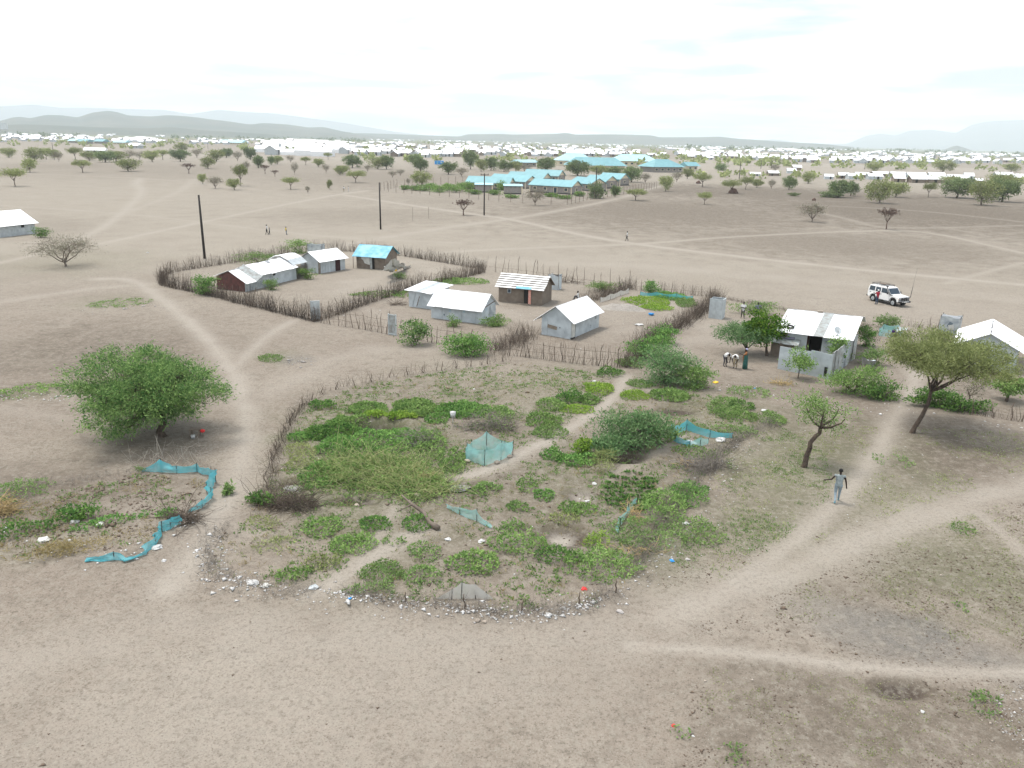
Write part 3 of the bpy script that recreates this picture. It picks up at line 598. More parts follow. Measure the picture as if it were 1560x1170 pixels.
# bushes: several stems from one foot and a mass of leaves
def make_bush(seed, w, h, n=24, nleaf=60, ll=.22, lw=.07, flat=.9, d=None):
    d = d or w
    (wV, wF), (lV, lF) = make_tree(seed, h, 1.0, h*.95, (0, 0), .03, .08, n, nleaf, ll, lw, .5, flat, 6, 4, twig=.008)
    for A in (wV, lV): A[:, 0] *= w; A[:, 1] *= d
    rng = np.random.default_rng(seed+1)      # leaf size must not be stretched
    k = len(lF); c = lV.reshape(-1, 4, 3)[:, 0]; D = rng.normal(size=(k, 3)); D[:, 2] += .35; c[:, 2] = np.maximum(c[:, 2], .03)
    return (wV, wF), leaves(c, D, ll*rng.uniform(.6, 1.3, k), lw*rng.uniform(.7, 1.3, k), rng)
BUSHES = [  # px, py, width m, height m, depth, leaf, clumps, leaves, label
    (315, 449, 2.5, 2.2, 2.2, 'leaf_lush', 30, 60, 'bright green bush against the outer thorn fence corner'),
    (634, 525, 2.3, 2.1, 2, 'leaf_bright', 30, 60, 'round green bush right of the grey gate door'),
    (715, 541, 3.9, 1.9, 2.6, 'leaf_lush', 46, 70, 'wide dark green bush at the front stick fence'),
    (690, 497, 1.3, .9, 1, 'leaf_mid', 12, 40, 'low green shrub at the corner of the white gable shelter'),
    (62, 362, 3.2, 1.7, 2.2, 'leaf_bright', 28, 50, 'green bush beside the left edge house'),
    (456, 386, 4.2, 2.2, 2.5, 'leaf_mid', 40, 50, 'green bush behind the long patched shelter'),
    (395, 402, 5.5, 1.6, 2.2, 'leaf_weed', 40, 50, 'weedy green shrub leaning on the rear thorn fence'),
    (693, 432, .9, .6, .8, 'leaf_weed', 8, 30, 'small weed clump by the divider fence'),
    (1012, 584, 4.4, 2.6, 3.2, 'leaf_blue', 60, 85, 'large feathery green thorn bush at the garden gate'),
    (1060, 590, 2.6, 1.7, 2, 'leaf_mid', 34, 65, 'darker green thorn bush right of the feathery one'),
    (990, 545, 3.4, 1.8, 2.4, 'leaf_lush', 40, 70, 'feathery bush at the corner of the stick fence'),
    (1010, 523, 2.4, 1.7, 1.8, 'leaf_lush', 28, 60, 'green bush on the thick brush fence end'),
    (1148, 477, 5.2, 1.3, 1.6, 'leaf_mid', 30, 50, 'long green bush behind the two standing people'),
    (1300, 598, 4.4, 1.9, 2.6, 'leaf_mid', 52, 70, 'green bush right of the sheet metal yard wall'),
    (1343, 607, 2.6, 1.3, 1.8, 'leaf_dark', 24, 50, 'dark straggly bush at the path right of the yard'),
    (1430, 619, 3.6, 1.3, 1.4, 'leaf_dark', 36, 60, 'dark green hedge shrub under the flat olive acacia'),
    (1470, 626, 3.0, 1.0, 1.3, 'leaf_dark', 26, 50, 'low dark hedge shrub next to the stick fence at right'),
    (1352, 500, 2.4, 1.2, 1.6, 'leaf_weed', 24, 50, 'yellowish bush behind the purple bundle'),
    (1318, 528, 1.6, 1.9, 1.6, 'leaf_dark', 22, 50, 'dark bush at the right end of the sheet roof house'),
    (1330, 556, 2.4, 1.3, 1.8, 'leaf_weed', 24, 50, 'pale bush in front of the little white canvas'),
    (1250, 487, 4.0, .5, 1.2, 'leaf_weed', 20, 40, 'low green weeds behind the big sheet roof'),
    (918, 442, 3.2, 1.1, 2.2, 'leaf_mid', 26, 50, 'green bush at the rear of the second yard'),
    (992, 448, 1.6, 1.6, 1.4, 'leaf_lush', 22, 50, 'rounded dark green bush by the turquoise rear net'),
    (965, 680, 4.0, 2.0, 2.9, 'leaf_blue', 60, 90, 'tall leafy grey green bush in the middle of the garden'),
    (925, 695, 1.9, 1.5, 1.6, 'leaf_blue', 28, 70, 'pale leafy bush left of the tall garden bush'),
    (1003, 672, 2.0, 1.1, 1.6, 'leaf_mid', 20, 50, 'low green bush at the right foot of the tall garden bush'),
    (887, 694, .9, 1.1, .8, 'leaf_yellow', 12, 50, 'small bright yellow green shrub in the garden'),
    (399, 767, 1.4, .5, .9, 'leaf_dark', 12, 40, 'low dark bush beside the left footpath'),
    (118, 789, 1.5, .6, 1, 'leaf_dark', 14, 40, 'small dark bush in the left plot'),
    (347, 752, .7, .35, .5, 'leaf_weed', 8, 30, 'tiny green tuft beside the footpath by the blue net'),
    (575, 404, 1.2, .8, .8, 'leaf_mid', 12, 40, 'small bush in front of the blue roofed hut'),
    (607, 425, 1.6, .7, 1.1, 'leaf_weed', 14, 36, 'pale weedy bush below the collapsed canvas'),
    (467, 425, 1.9, 1.3, 1.2, 'leaf_mid', 20, 50, 'green creeper on the straw wall of the long shelter'),
    (414, 441, 1.5, 1.3, 1.1, 'leaf_weed', 16, 50, 'pale green bush at the wall of the long shelter'),
    (753, 497, 2.2, 1.0, 1.6, 'leaf_mid', 22, 50, 'green weeds at the right foot of the white gable shelter'),
]
for i, (px, py, bw, bh_, bd, lf, n, nl, lab) in enumerate(BUSHES):
    tall = lf in ('leaf_blue', 'leaf_mid', 'leaf_weed')
    place_tree('bush', lab, 'bush', gp(px, py), make_bush(100+i, bw, bh_, n, nl, .24 if tall else .18, .065 if tall else .10, .9, bd), lf, 'bark_grey', wood='stems', crown='foliage')

# trees of the plain: a few kinds built once, then copied
KIND = {}
def kind(k, seeds, leaf, bark, **a): KIND[k] = [(np_mesh('plain_tree_wood', *wd_, [M[bark]], smooth=True), np_mesh('plain_tree_leaf', *lf_, [M[leaf]]) if lf_ is not None else None) for wd_, lf_ in (make_tree(s, **a) for s in seeds)]
kind('umb', (41, 42, 43, 44), 'leaf_far', 'bark_grey', h=4.0, cw=6.4, ch=2.0, tr=.14, fork=.34, nclump=85, nleaf=24, ll=.42, lw=.14, flat=.4, limbs=6, sides=4, twig=.03)
kind('rnd', (51, 52, 53, 54), 'leaf_far', 'bark_grey', h=4.2, cw=5.0, ch=3.2, tr=.15, fork=.22, nclump=90, nleaf=26, ll=.42, lw=.16, flat=.8, limbs=6, sides=4, twig=.03)
kind('drk', (61, 62, 63), 'leaf_fardark', 'bark', h=4.2, cw=5.0, ch=3.3, tr=.15, fork=.24, nclump=95, nleaf=30, ll=.42, lw=.18, flat=.85, limbs=6, sides=4, twig=.03)
kind('bsh', (71, 72), 'leaf_fardark', 'bark', h=2.6, cw=4.2, ch=2.4, tr=.08, fork=.1, nclump=70, nleaf=30, ll=.36, lw=.16, flat=1, limbs=6, sides=4, twig=.02)
kind('gry', (81, 82), 'leaf_grey', 'bark_grey', h=3.4, cw=5.4, ch=2.3, tr=.10, fork=.16, nclump=110, nleaf=9, ll=.36, lw=.08, flat=.7, limbs=9, sides=4, twig=.035)
kind('bare', (91, 92), 'leaf_grey', 'bark_brown', h=4.2, cw=5.2, ch=2.1, tr=.13, fork=.35, nclump=110, nleaf=0, flat=.4, limbs=7, sides=4, twig=.03)
ORD = ['first', 'second', 'third', 'fourth', 'fifth', 'sixth', 'seventh', 'eighth', 'ninth', 'tenth', 'eleventh', 'twelfth', 'thirteenth', 'fourteenth', 'fifteenth', 'sixteenth', 'seventeenth', 'eighteenth',
       'nineteenth', 'twentieth', 'twenty-first', 'twenty-second', 'twenty-third', 'twenty-fourth', 'twenty-fifth', 'twenty-sixth', 'twenty-seventh', 'twenty-eighth', 'twenty-ninth', 'thirtieth']
LOOK = dict(umb='flat-topped dusty green acacia', rnd='round pale green acacia', drk='dark green bushy tree', bsh='low dark green bush', gry='grey thin-leaved thorn tree', bare='bare brown umbrella thorn')
TREES = [  # base px, py, crown width px, height px, kind
    (23, 284, 34, 24, 'umb'), (46, 263, 19, 20, 'rnd'), (126, 263, 28, 17, 'umb'), (195, 261, 32, 19, 'rnd'), (53, 246, 27, 18, 'rnd'), (14, 240, 20, 14, 'rnd'), (71, 243, 22, 15, 'umb'), (83, 243, 16, 14, 'rnd'), (90, 247, 17, 14, 'gry'),
    (115, 244, 24, 17, 'umb'), (136, 245, 24, 14, 'rnd'), (161, 248, 32, 16, 'drk'), (177, 246, 28, 15, 'rnd'), (196, 244, 24, 14, 'gry'), (232, 247, 25, 16, 'rnd'), (248, 243, 24, 14, 'umb'), (275, 246, 28, 18, 'drk'), (277, 231, 20, 13, 'rnd'),
    (288, 264, 26, 15, 'bare'), (317, 257, 22, 17, 'rnd'), (330, 246, 28, 18, 'rnd'), (345, 240, 22, 14, 'drk'), (362, 245, 24, 14, 'gry'), (376, 262, 15, 16, 'gry'), (382, 243, 20, 18, 'drk'), (394, 256, 20, 19, 'drk'), (404, 265, 18, 14, 'bare'),
    (413, 252, 12, 14, 'drk'), (423, 251, 18, 14, 'rnd'), (309, 280, 14, 15, 'rnd'), (328, 287, 30, 18, 'gry'), (367, 283, 26, 30, 'umb'), (357, 289, 22, 17, 'rnd'), (443, 288, 29, 18, 'umb'), (469, 294, 12, 11, 'gry'), (502, 288, 10, 16, 'rnd'),
    (449, 266, 14, 18, 'gry'), (419, 269, 16, 10, 'bare'), (485, 255, 18, 13, 'rnd'), (497, 264, 14, 14, 'gry'), (518, 267, 18, 14, 'rnd'), (466, 252, 20, 12, 'umb'), (443, 248, 16, 11, 'gry'),
    (537, 256, 30, 20, 'drk'), (522, 265, 22, 13, 'rnd'), (542, 278, 36, 18, 'umb'), (576, 258, 30, 20, 'rnd'), (589, 258, 26, 22, 'drk'), (598, 271, 18, 11, 'gry'), (633, 254, 22, 20, 'drk'), (641, 261, 25, 20, 'drk'), (643, 282, 34, 22, 'rnd'),
    (683, 266, 28, 20, 'drk'), (703, 269, 30, 14, 'gry'), (717, 258, 24, 30, 'drk'), (733, 262, 20, 20, 'rnd'), (748, 260, 24, 20, 'drk'), (768, 262, 26, 18, 'drk'), (786, 262, 24, 18, 'rnd'), (800, 264, 26, 14, 'gry'), (706, 328, 42, 26, 'bare'),
    (815, 313, 40, 27, 'gry'), (908, 302, 30, 24, 'bsh'), (937, 300, 14, 18, 'drk'), (968, 305, 42, 17, 'umb'), (831, 262, 32, 22, 'drk'), (880, 268, 42, 24, 'drk'), (912, 268, 30, 17, 'rnd'), (935, 268, 26, 15, 'drk'), (962, 277, 34, 24, 'drk'), (983, 279, 24, 16, 'gry'),
    (1014, 291, 24, 26, 'rnd'), (1031, 277, 22, 16, 'gry'), (1047, 272, 20, 16, 'rnd'), (1070, 284, 34, 20, 'umb'), (1113, 294, 36, 20, 'umb'), (1136, 288, 26, 18, 'umb'), (1153, 285, 22, 13, 'rnd'), (1175, 287, 18, 14, 'gry'), (1202, 288, 22, 20, 'drk'), (1231, 279, 22, 17, 'rnd'),
    (1073, 311, 27, 18, 'umb'), (1237, 338, 48, 28, 'gry'), (1350, 349, 38, 32, 'bare'), (1277, 300, 36, 25, 'drk'), (1296, 298, 20, 22, 'drk'), (1340, 309, 40, 34, 'rnd'), (1365, 300, 32, 22, 'rnd'), (1414, 300, 22, 20, 'umb'), (1458, 301, 50, 28, 'drk'),
    (1494, 312, 40, 36, 'rnd'), (1527, 307, 46, 32, 'drk'), (1525, 292, 46, 24, 'umb'), (1600, 300, 40, 26, 'rnd'), (1448, 285, 40, 15, 'umb'), (-20, 270, 30, 20, 'umb'), (1098, 259, 22, 10, 'bsh'), (1180, 262, 22, 12, 'gry'), (1330, 262, 24, 14, 'rnd'), (1436, 262, 30, 16, 'rnd'), (1540, 262, 22, 12, 'rnd'),
    (610, 268, 16, 10, 'gry'), (622, 283, 10, 12, 'gry'), (850, 268, 20, 10, 'gry'), (1210, 298, 18, 5, 'bsh'), (1265, 300, 34, 9, 'bsh'), (300, 240, 22, 13, 'gry'), (213, 243, 20, 12, 'gry'), (560, 262, 16, 11, 'gry'), (500, 243, 16, 10, 'umb'),
]
ZN = [(-100, 218, 'on the plain at far left'), (218, 420, 'on the plain behind the tall pole'), (420, 600, 'left of the fenced school'), (600, 800, 'behind the school fence at left'), (800, 1000, 'around the blue roofed school'),
      (1000, 1250, 'right of the school'), (1250, 1700, 'before the white row houses at right')]
cnt = {}
rt = random.Random(5)
for (px, py, wpx, hpx, k) in sorted(TREES):
    g = gp(px, py); mpp = (g-Vector((0, 0, CAM_H))).length/CAM_F; i = rt.randrange(len(KIND[k])); wm, lm = KIND[k][i]
    zn = next(z for a, b, z in ZN if a <= px < b); cnt[(k, zn)] = cnt.get((k, zn), -1)+1
    n_same = sum(1 for q in TREES if q[4] == k and next(z for a, b, z in ZN if a <= q[0] < b) == zn)
    lab = LOOK[k] + ' ' + zn + (', %s from left' % ORD[cnt[(k, zn)]] if n_same > 1 else '')
    root = thing('plain_tree' if k != 'bsh' else 'plain_bush', lab, 'tree' if k != 'bsh' else 'bush', g, rt.random()*6.28, 'trees scattered over the plain')
    cw0 = {'umb': 6.4, 'rnd': 5, 'drk': 5, 'bsh': 4.2, 'gry': 5.4, 'bare': 5.2}[k]; h0 = {'umb': 4.0, 'rnd': 4.2, 'drk': 4.2, 'bsh': 2.6, 'gry': 3.4, 'bare': 4.2}[k]
    s = wpx*mpp/cw0*.80; root.scale = (s, s, hpx*mpp/h0*.86)
    obj('trunk', wm, root)
    if lm: obj('crown', lm, root)

# ------------------------------------------------------------------ fences of sticks and thorn brush
def poly_sample(pts, step):
    P = [np.array([p.x, p.y]) for p in pts]; o = []
    for a, b in zip(P[:-1], P[1:]):
        L_ = np.linalg.norm(b-a); n = max(1, int(L_/step))
        for i in range(n): o.append((a+(b-a)*i/n, (b-a)/L_))
    o.append((P[-1], o[-1][1])); return o
POSTS = []
for i in range(5):
    r_ = random.Random(40+i); b = MB(); q = Vector((0, 0, -.2)); pts = [q]
    for k in range(5): q = q + Vector((r_.gauss(0, .045), r_.gauss(0, .045), .25)); pts.append(q)
    b.tube(pts, [.034, .032, .029, .025, .02, .014], 5)
    if i > 2: b.tube([pts[4], pts[4]+Vector((.08, .03, .18)), pts[4]+Vector((.1, .06, .32))], [.018, .014, .008], 4)
    POSTS.append(b.mesh('post', M['wood'], True))
def fence(name, label, pts_px, h, dens, post_step, brush_mat='brush', thick=.18, messy=.22, seed=0, lowtwig=6, rails=0, rad_=.011, postscale=1.0, tang=None):
    rng = np.random.default_rng(seed+500); pts = [gp(*q) for q in pts_px]; c = pts[0]
    root = thing(name, label, 'fence', c)
    S = poly_sample(pts, .25); tot = len(S)*.25
    n = int(tot*dens)
    if n:
        i = rng.integers(0, len(S), n); P = np.array([S[k][0] for k in i]); T = np.array([S[k][1] for k in i])
        NN = np.stack([-T[:, 1], T[:, 0]], 1)
        P = P + T*rng.uniform(-.25, .25, n)[:, None] + NN*(rng.normal(size=n)*thick)[:, None]
        z = gz(P[:, 0], P[:, 1])-.05
        D = np.concatenate([T*(rng.normal(size=n)*messy)[:, None]+NN*(rng.normal(size=n)*messy)[:, None], np.ones((n, 1))], 1)
        hh = h*rng.uniform(.4, 1.2, n)*(.55+.85*vnoise(P[:, 0]*.8, P[:, 1]*.8, seed))
        parts = [(*sticks(np.concatenate([P, z[:, None]], 1), D, hh, rad_*rng.uniform(.6, 1.6, n), .06, rng), 0)]
        m_ = int(n*lowtwig/10)                  # tangled side twigs
        i = rng.integers(0, n, m_); Pz = np.concatenate([P[i], (z[i]+rng.uniform(.05, .85, m_)*h)[:, None]], 1)
        D = rng.normal(size=(m_, 3))*np.array([1, 1, .55]); D[:, 2] += .15
        if tang: D = D*np.array([1, 1, tang])
        parts.append((*sticks(Pz, D, rng.uniform(.2, .65, m_)*min(1.2, .5+h*.5), rad_*.6, .18, rng), 0))
        V, F, _ = join(parts); V = V - np.array(c)
        o = obj('brush', np_mesh('brush', V, F, [M[brush_mat]]), root); o['kind'] = 'stuff'
    if post_step:
        acc = 0; r_ = random.Random(seed)
        for k, (p, T) in enumerate(S):
            acc += .25
            if acc >= post_step*r_.uniform(.75, 1.3):
                acc = 0; o = obj('post', POSTS[r_.randrange(5)], root, (p[0]-c.x+r_.gauss(0, .05), p[1]-c.y+r_.gauss(0, .05), on(p[0], p[1])-c.z))
                o.rotation_euler = (r_.gauss(0, .10), r_.gauss(0, .10), r_.random()*6.28); s = h/1.15*r_.uniform(.85, 1.25)*postscale; o.scale = (1.15, 1.15, s)
    for k in range(rails):
        zz = h*(.35+.42*k); b = MB(); q = [Vector((p[0]-c.x, p[1]-c.y, on(p[0], p[1])-c.z+zz+.04*math.sin(j*1.7+k))) for j, (p, T) in enumerate(S[::3])]
        if len(q) > 1: b.tube(q, .013, 4); b.build('rail', M['wood'], root)
    return root
fence('thorn_fence', 'dense brown thorn fence along the front of the left compound', [(481, 490), (440, 481), (400, 471), (362, 462), (330, 453), (290, 444), (247, 435)], 1.75, 56, 1.1, thick=.2, seed=1)
fence('thorn_fence', 'dense brown thorn fence round the rear of the left compound', [(247, 435), (249, 422), (262, 415), (330, 404), (400, 393), (445, 386), (500, 382), (560, 384), (622, 391), (680, 401), (738, 411)], 1.55, 38, 1.3, thick=.24, seed=2)
fence('thorn_fence', 'brown thorn fence dividing the two compounds', [(484, 489), (520, 478), (560, 463), (600, 450), (640, 439), (690, 427), (738, 415)], 1.55, 48, 1.1, thick=.18, seed=3)
fence('stick_fence', 'thin stick fence along the front of the middle yard by the grey gate', [(474, 489), (505, 495), (540, 500), (575, 506), (597, 510)], 1.7, 5, .62, thick=.05, seed=4, rails=2, postscale=1.1)
fence('stick_fence', 'thin stick fence between the grey gate and the brush clump', [(606, 511), (640, 518), (672, 525), (700, 530), (735, 535)], 1.7, 4, .6, thick=.05, seed=5, rails=2, postscale=1.15)
fence('brush_pile', 'brown tangled dry brush heap between the two white shelters', [(742, 536), (765, 531), (785, 524), (806, 512)], 1.25, 60, 1.0, thick=.55, messy=.5, seed=6, lowtwig=14)
fence('stick_fence', 'brown stick fence in front of the right white gable shelter', [(762, 540), (791, 543), (840, 549), (880, 554), (920, 558), (955, 560)], 1.55, 13, .7, thick=.10, seed=7, rails=2)
fence('brush_fence', 'thick grey brown brush fence on the right side of the middle yard', [(957, 559), (975, 542), (988, 522), (1008, 512), (1030, 502), (1055, 485), (1083, 467), (1090, 455)], 1.5, 52, 2, thick=.42, messy=.4, seed=8, lowtwig=12)
fence('stick_fence', 'row of crooked bare poles along the rear of the middle yard', [(745, 414), (800, 420), (840, 426), (876, 432), (920, 437), (960, 441)], 1.9, 1.2, .95, thick=.06, seed=9, rails=1, postscale=1.15)
fence('stick_fence', 'brown stick fence behind the small rear garden plot', [(960, 441), (1000, 445), (1040, 448), (1088, 452)], 1.4, 16, .9, thick=.15, seed=10, rails=1)
fence('brush_fence', 'brown brush fence beside the rear green plot', [(886, 462), (910, 455), (935, 446), (962, 438)], 1.3, 40, 2, thick=.35, messy=.4, seed=11, lowtwig=12)
fence('twig_fence', 'low sparse twig fence along the far edge of the garden', [(465, 617), (490, 602), (520, 593), (560, 584), (600, 576), (650, 569), (700, 562), (740, 556), (778, 550)], .95, 8, 1.2, thick=.08, messy=.35, seed=12, lowtwig=14, rad_=.009, postscale=.7)
fence('twig_fence', 'broken brown twig fence on the left edge of the garden', [(408, 760), (411, 735), (418, 705), (430, 670), (446, 640), (465, 617)], .8, 26, 1.2, thick=.2, messy=.4, seed=13, lowtwig=14, rad_=.009, postscale=.8)
fence('brush_fence', 'low bleached brush fence on the right edge of the garden', [(960, 880), (985, 845), (1000, 812), (1030, 770), (1060, 730), (1090, 700), (1120, 675), (1175, 648)], .62, 52, 0, 'brush_grey', thick=.32, messy=.8, seed=14, lowtwig=16, rad_=.008)
fence('brush_fence', 'low bleached brush along the bottom edge of the garden', [(525, 905), (600, 918), (680, 930), (760, 938), (830, 938), (900, 926), (935, 908)], .42, 60, 2.2, 'brush_grey', thick=.25, messy=.8, seed=15, lowtwig=16, rad_=.007, postscale=1.3)
fence('brush_fence', 'scraggly grey brush and rubbish at the lower left garden corner', [(345, 800), (322, 830), (318, 860), (335, 885), (380, 897), (470, 905)], .35, 52, 0, 'brush_grey', thick=.32, messy=.9, seed=16, lowtwig=18, rad_=.007)
fence('twig_fence', 'grey dry twigs along the top edge of the left plot', [(0, 765), (30, 748), (90, 738), (150, 728), (220, 722)], .5, 34, 0, 'brush_grey', thick=.3, messy=.7, seed=17, lowtwig=14, rad_=.007)
fence('twig_fence', 'leafless pale twigs standing behind the blue net under the big tree', [(195, 712), (240, 708), (272, 702), (310, 710)], 1.3, 11, 0, 'twig_pale', thick=.3, messy=.6, seed=18, lowtwig=24, rad_=.012)
fence('stick_fence', 'short stick fence at the right edge of the picture', [(1462, 630), (1490, 633), (1525, 638), (1565, 643), (1620, 650)], 1.1, 12, .8, thick=.12, messy=.2, seed=19, lowtwig=8)
fence('twig_fence', 'sparse dry twig fence behind the purple bundle', [(1382, 497), (1400, 499), (1425, 500), (1440, 498)], 1.1, 10, 1, thick=.15, messy=.3, seed=20)
fence('brush_fence', 'dry twigs along the right end of the big sheet roof', [(1314, 500), (1322, 512), (1330, 522)], 1.1, 30, 0, thick=.3, messy=.4, seed=21)
fence('twig_fence', 'bare twigs sticking up at the end of the bush by the right path', [(1338, 602), (1352, 609), (1368, 612)], 1.5, 12, 0, thick=.2, messy=.4, seed=22)
fence('brush_fence', 'low dry brush line behind the two standing people', [(1090, 452), (1130, 460), (1180, 468), (1200, 474)], .45, 30, 0, thick=.3, messy=.7, seed=23, lowtwig=14)

# ------------------------------------------------------------------ shelters and huts
def frame(A, B, C, D=None):
    a, b, c = G(*A), G(*B), G(*C); x = (b-a); L_ = x.length; x.normalize(); n = Vector((-x.y, x.x, 0)); dd = (c-a).dot(n)
    D = D or dd; o = (a+b)/2 + n*D/2; o.z = on(o.x, o.y)
    return o, math.atan2(x.y, x.x), L_, D
def wall_panel(p0, p1, top, seed, mat, nx=9, nz=5, amp=.02, name='wall', parent=None):
    """a wall from p0 to p1 (local xy), top(s) its height along it, slightly wavy, with a back face"""
    p0 = np.array(p0, float); p1 = np.array(p1, float); L_ = np.linalg.norm(p1-p0); t_ = (p1-p0)/L_; nrm = np.array([t_[1], -t_[0]])
    V = []
    for side in (0, 1):
        for j in range(nz+1):
            for i in range(nx+1):
                s = i/nx; h = top(s)*j/nz
                o_ = amp*(2*float(fbm(np.array(s*L_*1.6+seed*7.3), np.array(h*1.3), seed, 3))-1)*math.sin(math.pi*s)**.5 if 0 < i < nx else 0
                p = p0+(p1-p0)*s+nrm*(o_ - side*.05); V.append((p[0], p[1], h-.12*(j == 0)))
    n1 = (nx+1)*(nz+1); F = []
    for j in range(nz):
        for i in range(nx):
            q = j*(nx+1)+i; F.append((q, q+1, q+nx+2, q+nx+1)); F.append((n1+q+1, n1+q, n1+q+nx+1, n1+q+nx+2))
    for i in range(nx): q = nz*(nx+1)+i; F.append((q, q+1, n1+q+1, n1+q))
    b = MB(); b.add(V, F); return b.build(name, mat, parent)
SHEET = {}
def sheet_mesh(wd, ln, mat, waves=9, amp=.012):
    k = (round(wd, 2), round(ln, 2), mat.name, waves)
    if k not in SHEET:
        n = waves*2; b = MB(); V = []
        for z0 in (0, -.012):
            for y in (0, ln):
                for i in range(n+1): V.append((wd*i/n, y, z0+amp*(1 if i % 2 else -1)))
        m_ = n+1; F = [(i, i+1, m_+i+1, m_+i) for i in range(n)] + [(2*m_+i+1, 2*m_+i, 3*m_+i, 3*m_+i+1) for i in range(n)]
        F += [(i+1, i, 2*m_+i, 2*m_+i+1) for i in range(n)] + [(m_+i, m_+i+1, 3*m_+i+1, 3*m_+i) for i in range(n)] + [(0, m_, 3*m_, 2*m_), (m_-1, 2*m_-1+m_*2-m_+1-1, 4*m_-1, 3*m_-1)][:1]
        b.add(V, F); SHEET[k] = b.mesh('roof_sheet', mat)
    return SHEET[k]
def roof_plane(root, p0, p1, q0, q1, mat, wd=.85, seed=0, jit=.012, alt=None, name='roof_sheet'):
    """lay sheets from the lower edge p0->p1 up to the upper edge q0->q1"""
    p0, p1, q0, q1 = map(Vector, (p0, p1, q0, q1)); ex = (p1-p0); n = max(1, round(ex.length/wd)); w_ = ex.length/n; ex.normalize(); r_ = random.Random(seed)
    for i in range(n):
        a = p0.lerp(p1, i/n); c_ = q0.lerp(q1, i/n); up = (c_-a); ln = up.length; up.normalize(); nz = ex.cross(up).normalized(); up2 = nz.cross(ex)
        mm = alt if (alt and r_.random() < .18) else mat
        o = obj(name, sheet_mesh(w_*1.06, round(ln, 2), mm), root)
        sh_ = Matrix((ex, up, nz)).transposed().to_4x4()
        o.matrix_local = Matrix.Translation(a - ex*w_*.03 + nz*(.02+.008*(i % 2)+r_.random()*jit) - up*r_.random()*jit*4) @ sh_
def shelter(name, label, A, B, C, hw, hr, wall='tarp_white', roof='sheet_white', ov=(.25, .25), D=None, seed=0, alt=None, cat='house', amp=.02, back_ov=None, wd=.85):
    o, a, L_, D = frame(A, B, C, D); root = thing(name, label, cat, o, a); x, y = L_/2, D/2
    flat = lambda s: hw
    gab = lambda s: hw + (hr-hw)*(1-abs(2*s-1)) - .03
    wall_panel((-x, -y), (x, -y), flat, seed, M[wall], amp=amp, parent=root)
    wall_panel((x, -y), (x, y), gab, seed+1, M[wall], 8, amp=amp, parent=root)
    wall_panel((x, y), (-x, y), flat, seed+2, M[wall], amp=amp, parent=root)
    wall_panel((-x, y), (-x, -y), gab, seed+3, M[wall], 8, amp=amp, parent=root)
    sl = (hr-hw)/y; e, g_ = ov; be = back_ov or e
    roof_plane(root, (-x-g_, -y-e, hw-e*sl), (x+g_, -y-e, hw-e*sl), (-x-g_, .02, hr), (x+g_, .02, hr), M[roof], wd, seed, alt=M[alt] if alt else None)
    roof_plane(root, (x+g_, y+be, hw-be*sl), (-x-g_, y+be, hw-be*sl), (x+g_, -.02, hr+.01), (-x-g_, -.02, hr+.01), M[roof], wd, seed+9, alt=M[alt] if alt else None)
    return root, L_, D
def emblem(root, p, axis_x, size, mat='mark_blue'):
    """small faded printed emblem with a word under it, flat on a wall (axis_x: direction along the wall)"""
    ax = Vector(axis_x).normalized(); n = Vector((ax.y, -ax.x, 0)); p = Vector(p)+n*.035; up = Vector((0, 0, 1)); b = MB()
    for k in range(10):
        a0, a1 = 2*math.pi*k/12-1.3, 2*math.pi*(k+.7)/12-1.3
        f = lambda a, r: p + (ax*math.cos(a)+up*math.sin(a))*r*size
        b.quad(f(a0, .34), f(a1, .34), f(a1, .5), f(a0, .5))
    b.quad(p+(ax*-.08+up*-.25)*size, p+(ax*.08+up*-.25)*size, p+(ax*.08+up*.2)*size, p+(ax*-.08+up*.2)*size)
    for k in range(5):
        c_ = p+(ax*(-.5+.25*k)-up*.8)*size; b.quad(c_-ax*.09*size-up*.12*size, c_+ax*.09*size-up*.12*size, c_+ax*.09*size+up*.12*size, c_-ax*.09*size+up*.12*size)
    b.build('emblem', M[mat], root)
def bx(root, name, c, d, mat, rz=0, tilt=None):
    b = MB(); b.box((0, 0, 0), d, 0, 0); o = b.build(name, M[mat], root); o.location = c; o.rotation_euler = (tilt[0], tilt[1], rz) if tilt else (0, 0, rz); return o

# white shelter in the middle yard
s1, L1, D1 = shelter('shelter', 'white sheeted gable shelter left of centre in the middle yard', (657, 484), (734, 494), (763, 488.5), 1.62, 2.75, seed=1, ov=(.42, .22), D=3.0)
x, y = L1/2, D1/2
bx(s1, 'door', (x+.05, .75, .78), (.05, 1.15, 1.5), 'tarp_grey'); bx(s1, 'batten', (x+.04, .1, 1.72), (.05, 2.2, .07), 'plank', tilt=(.12, 0))
emblem(s1, (-.7, -y, 1.05), (1, 0, 0), .2); emblem(s1, (.9, -y, 1.1), (1, 0, 0), .16); bx(s1, 'patch', (-1.35, -y-.03, .5), (.12, .02, .18), 'mark_dark'); bx(s1, 'seam', (-1.6, -y-.025, .8), (.04, .02, 1.4), 'tarp_grey'); bx(s1, 'seam', (.6, -y-.025, .8), (.04, .02, 1.4), 'tarp_grey'); bx(s1, 'seam', (2.2, -y-.025, .7), (.04, .02, 1.2), 'tarp_grey')
emblem(s1, (x, -.6, 1.4), (0, 1, 0), .18)
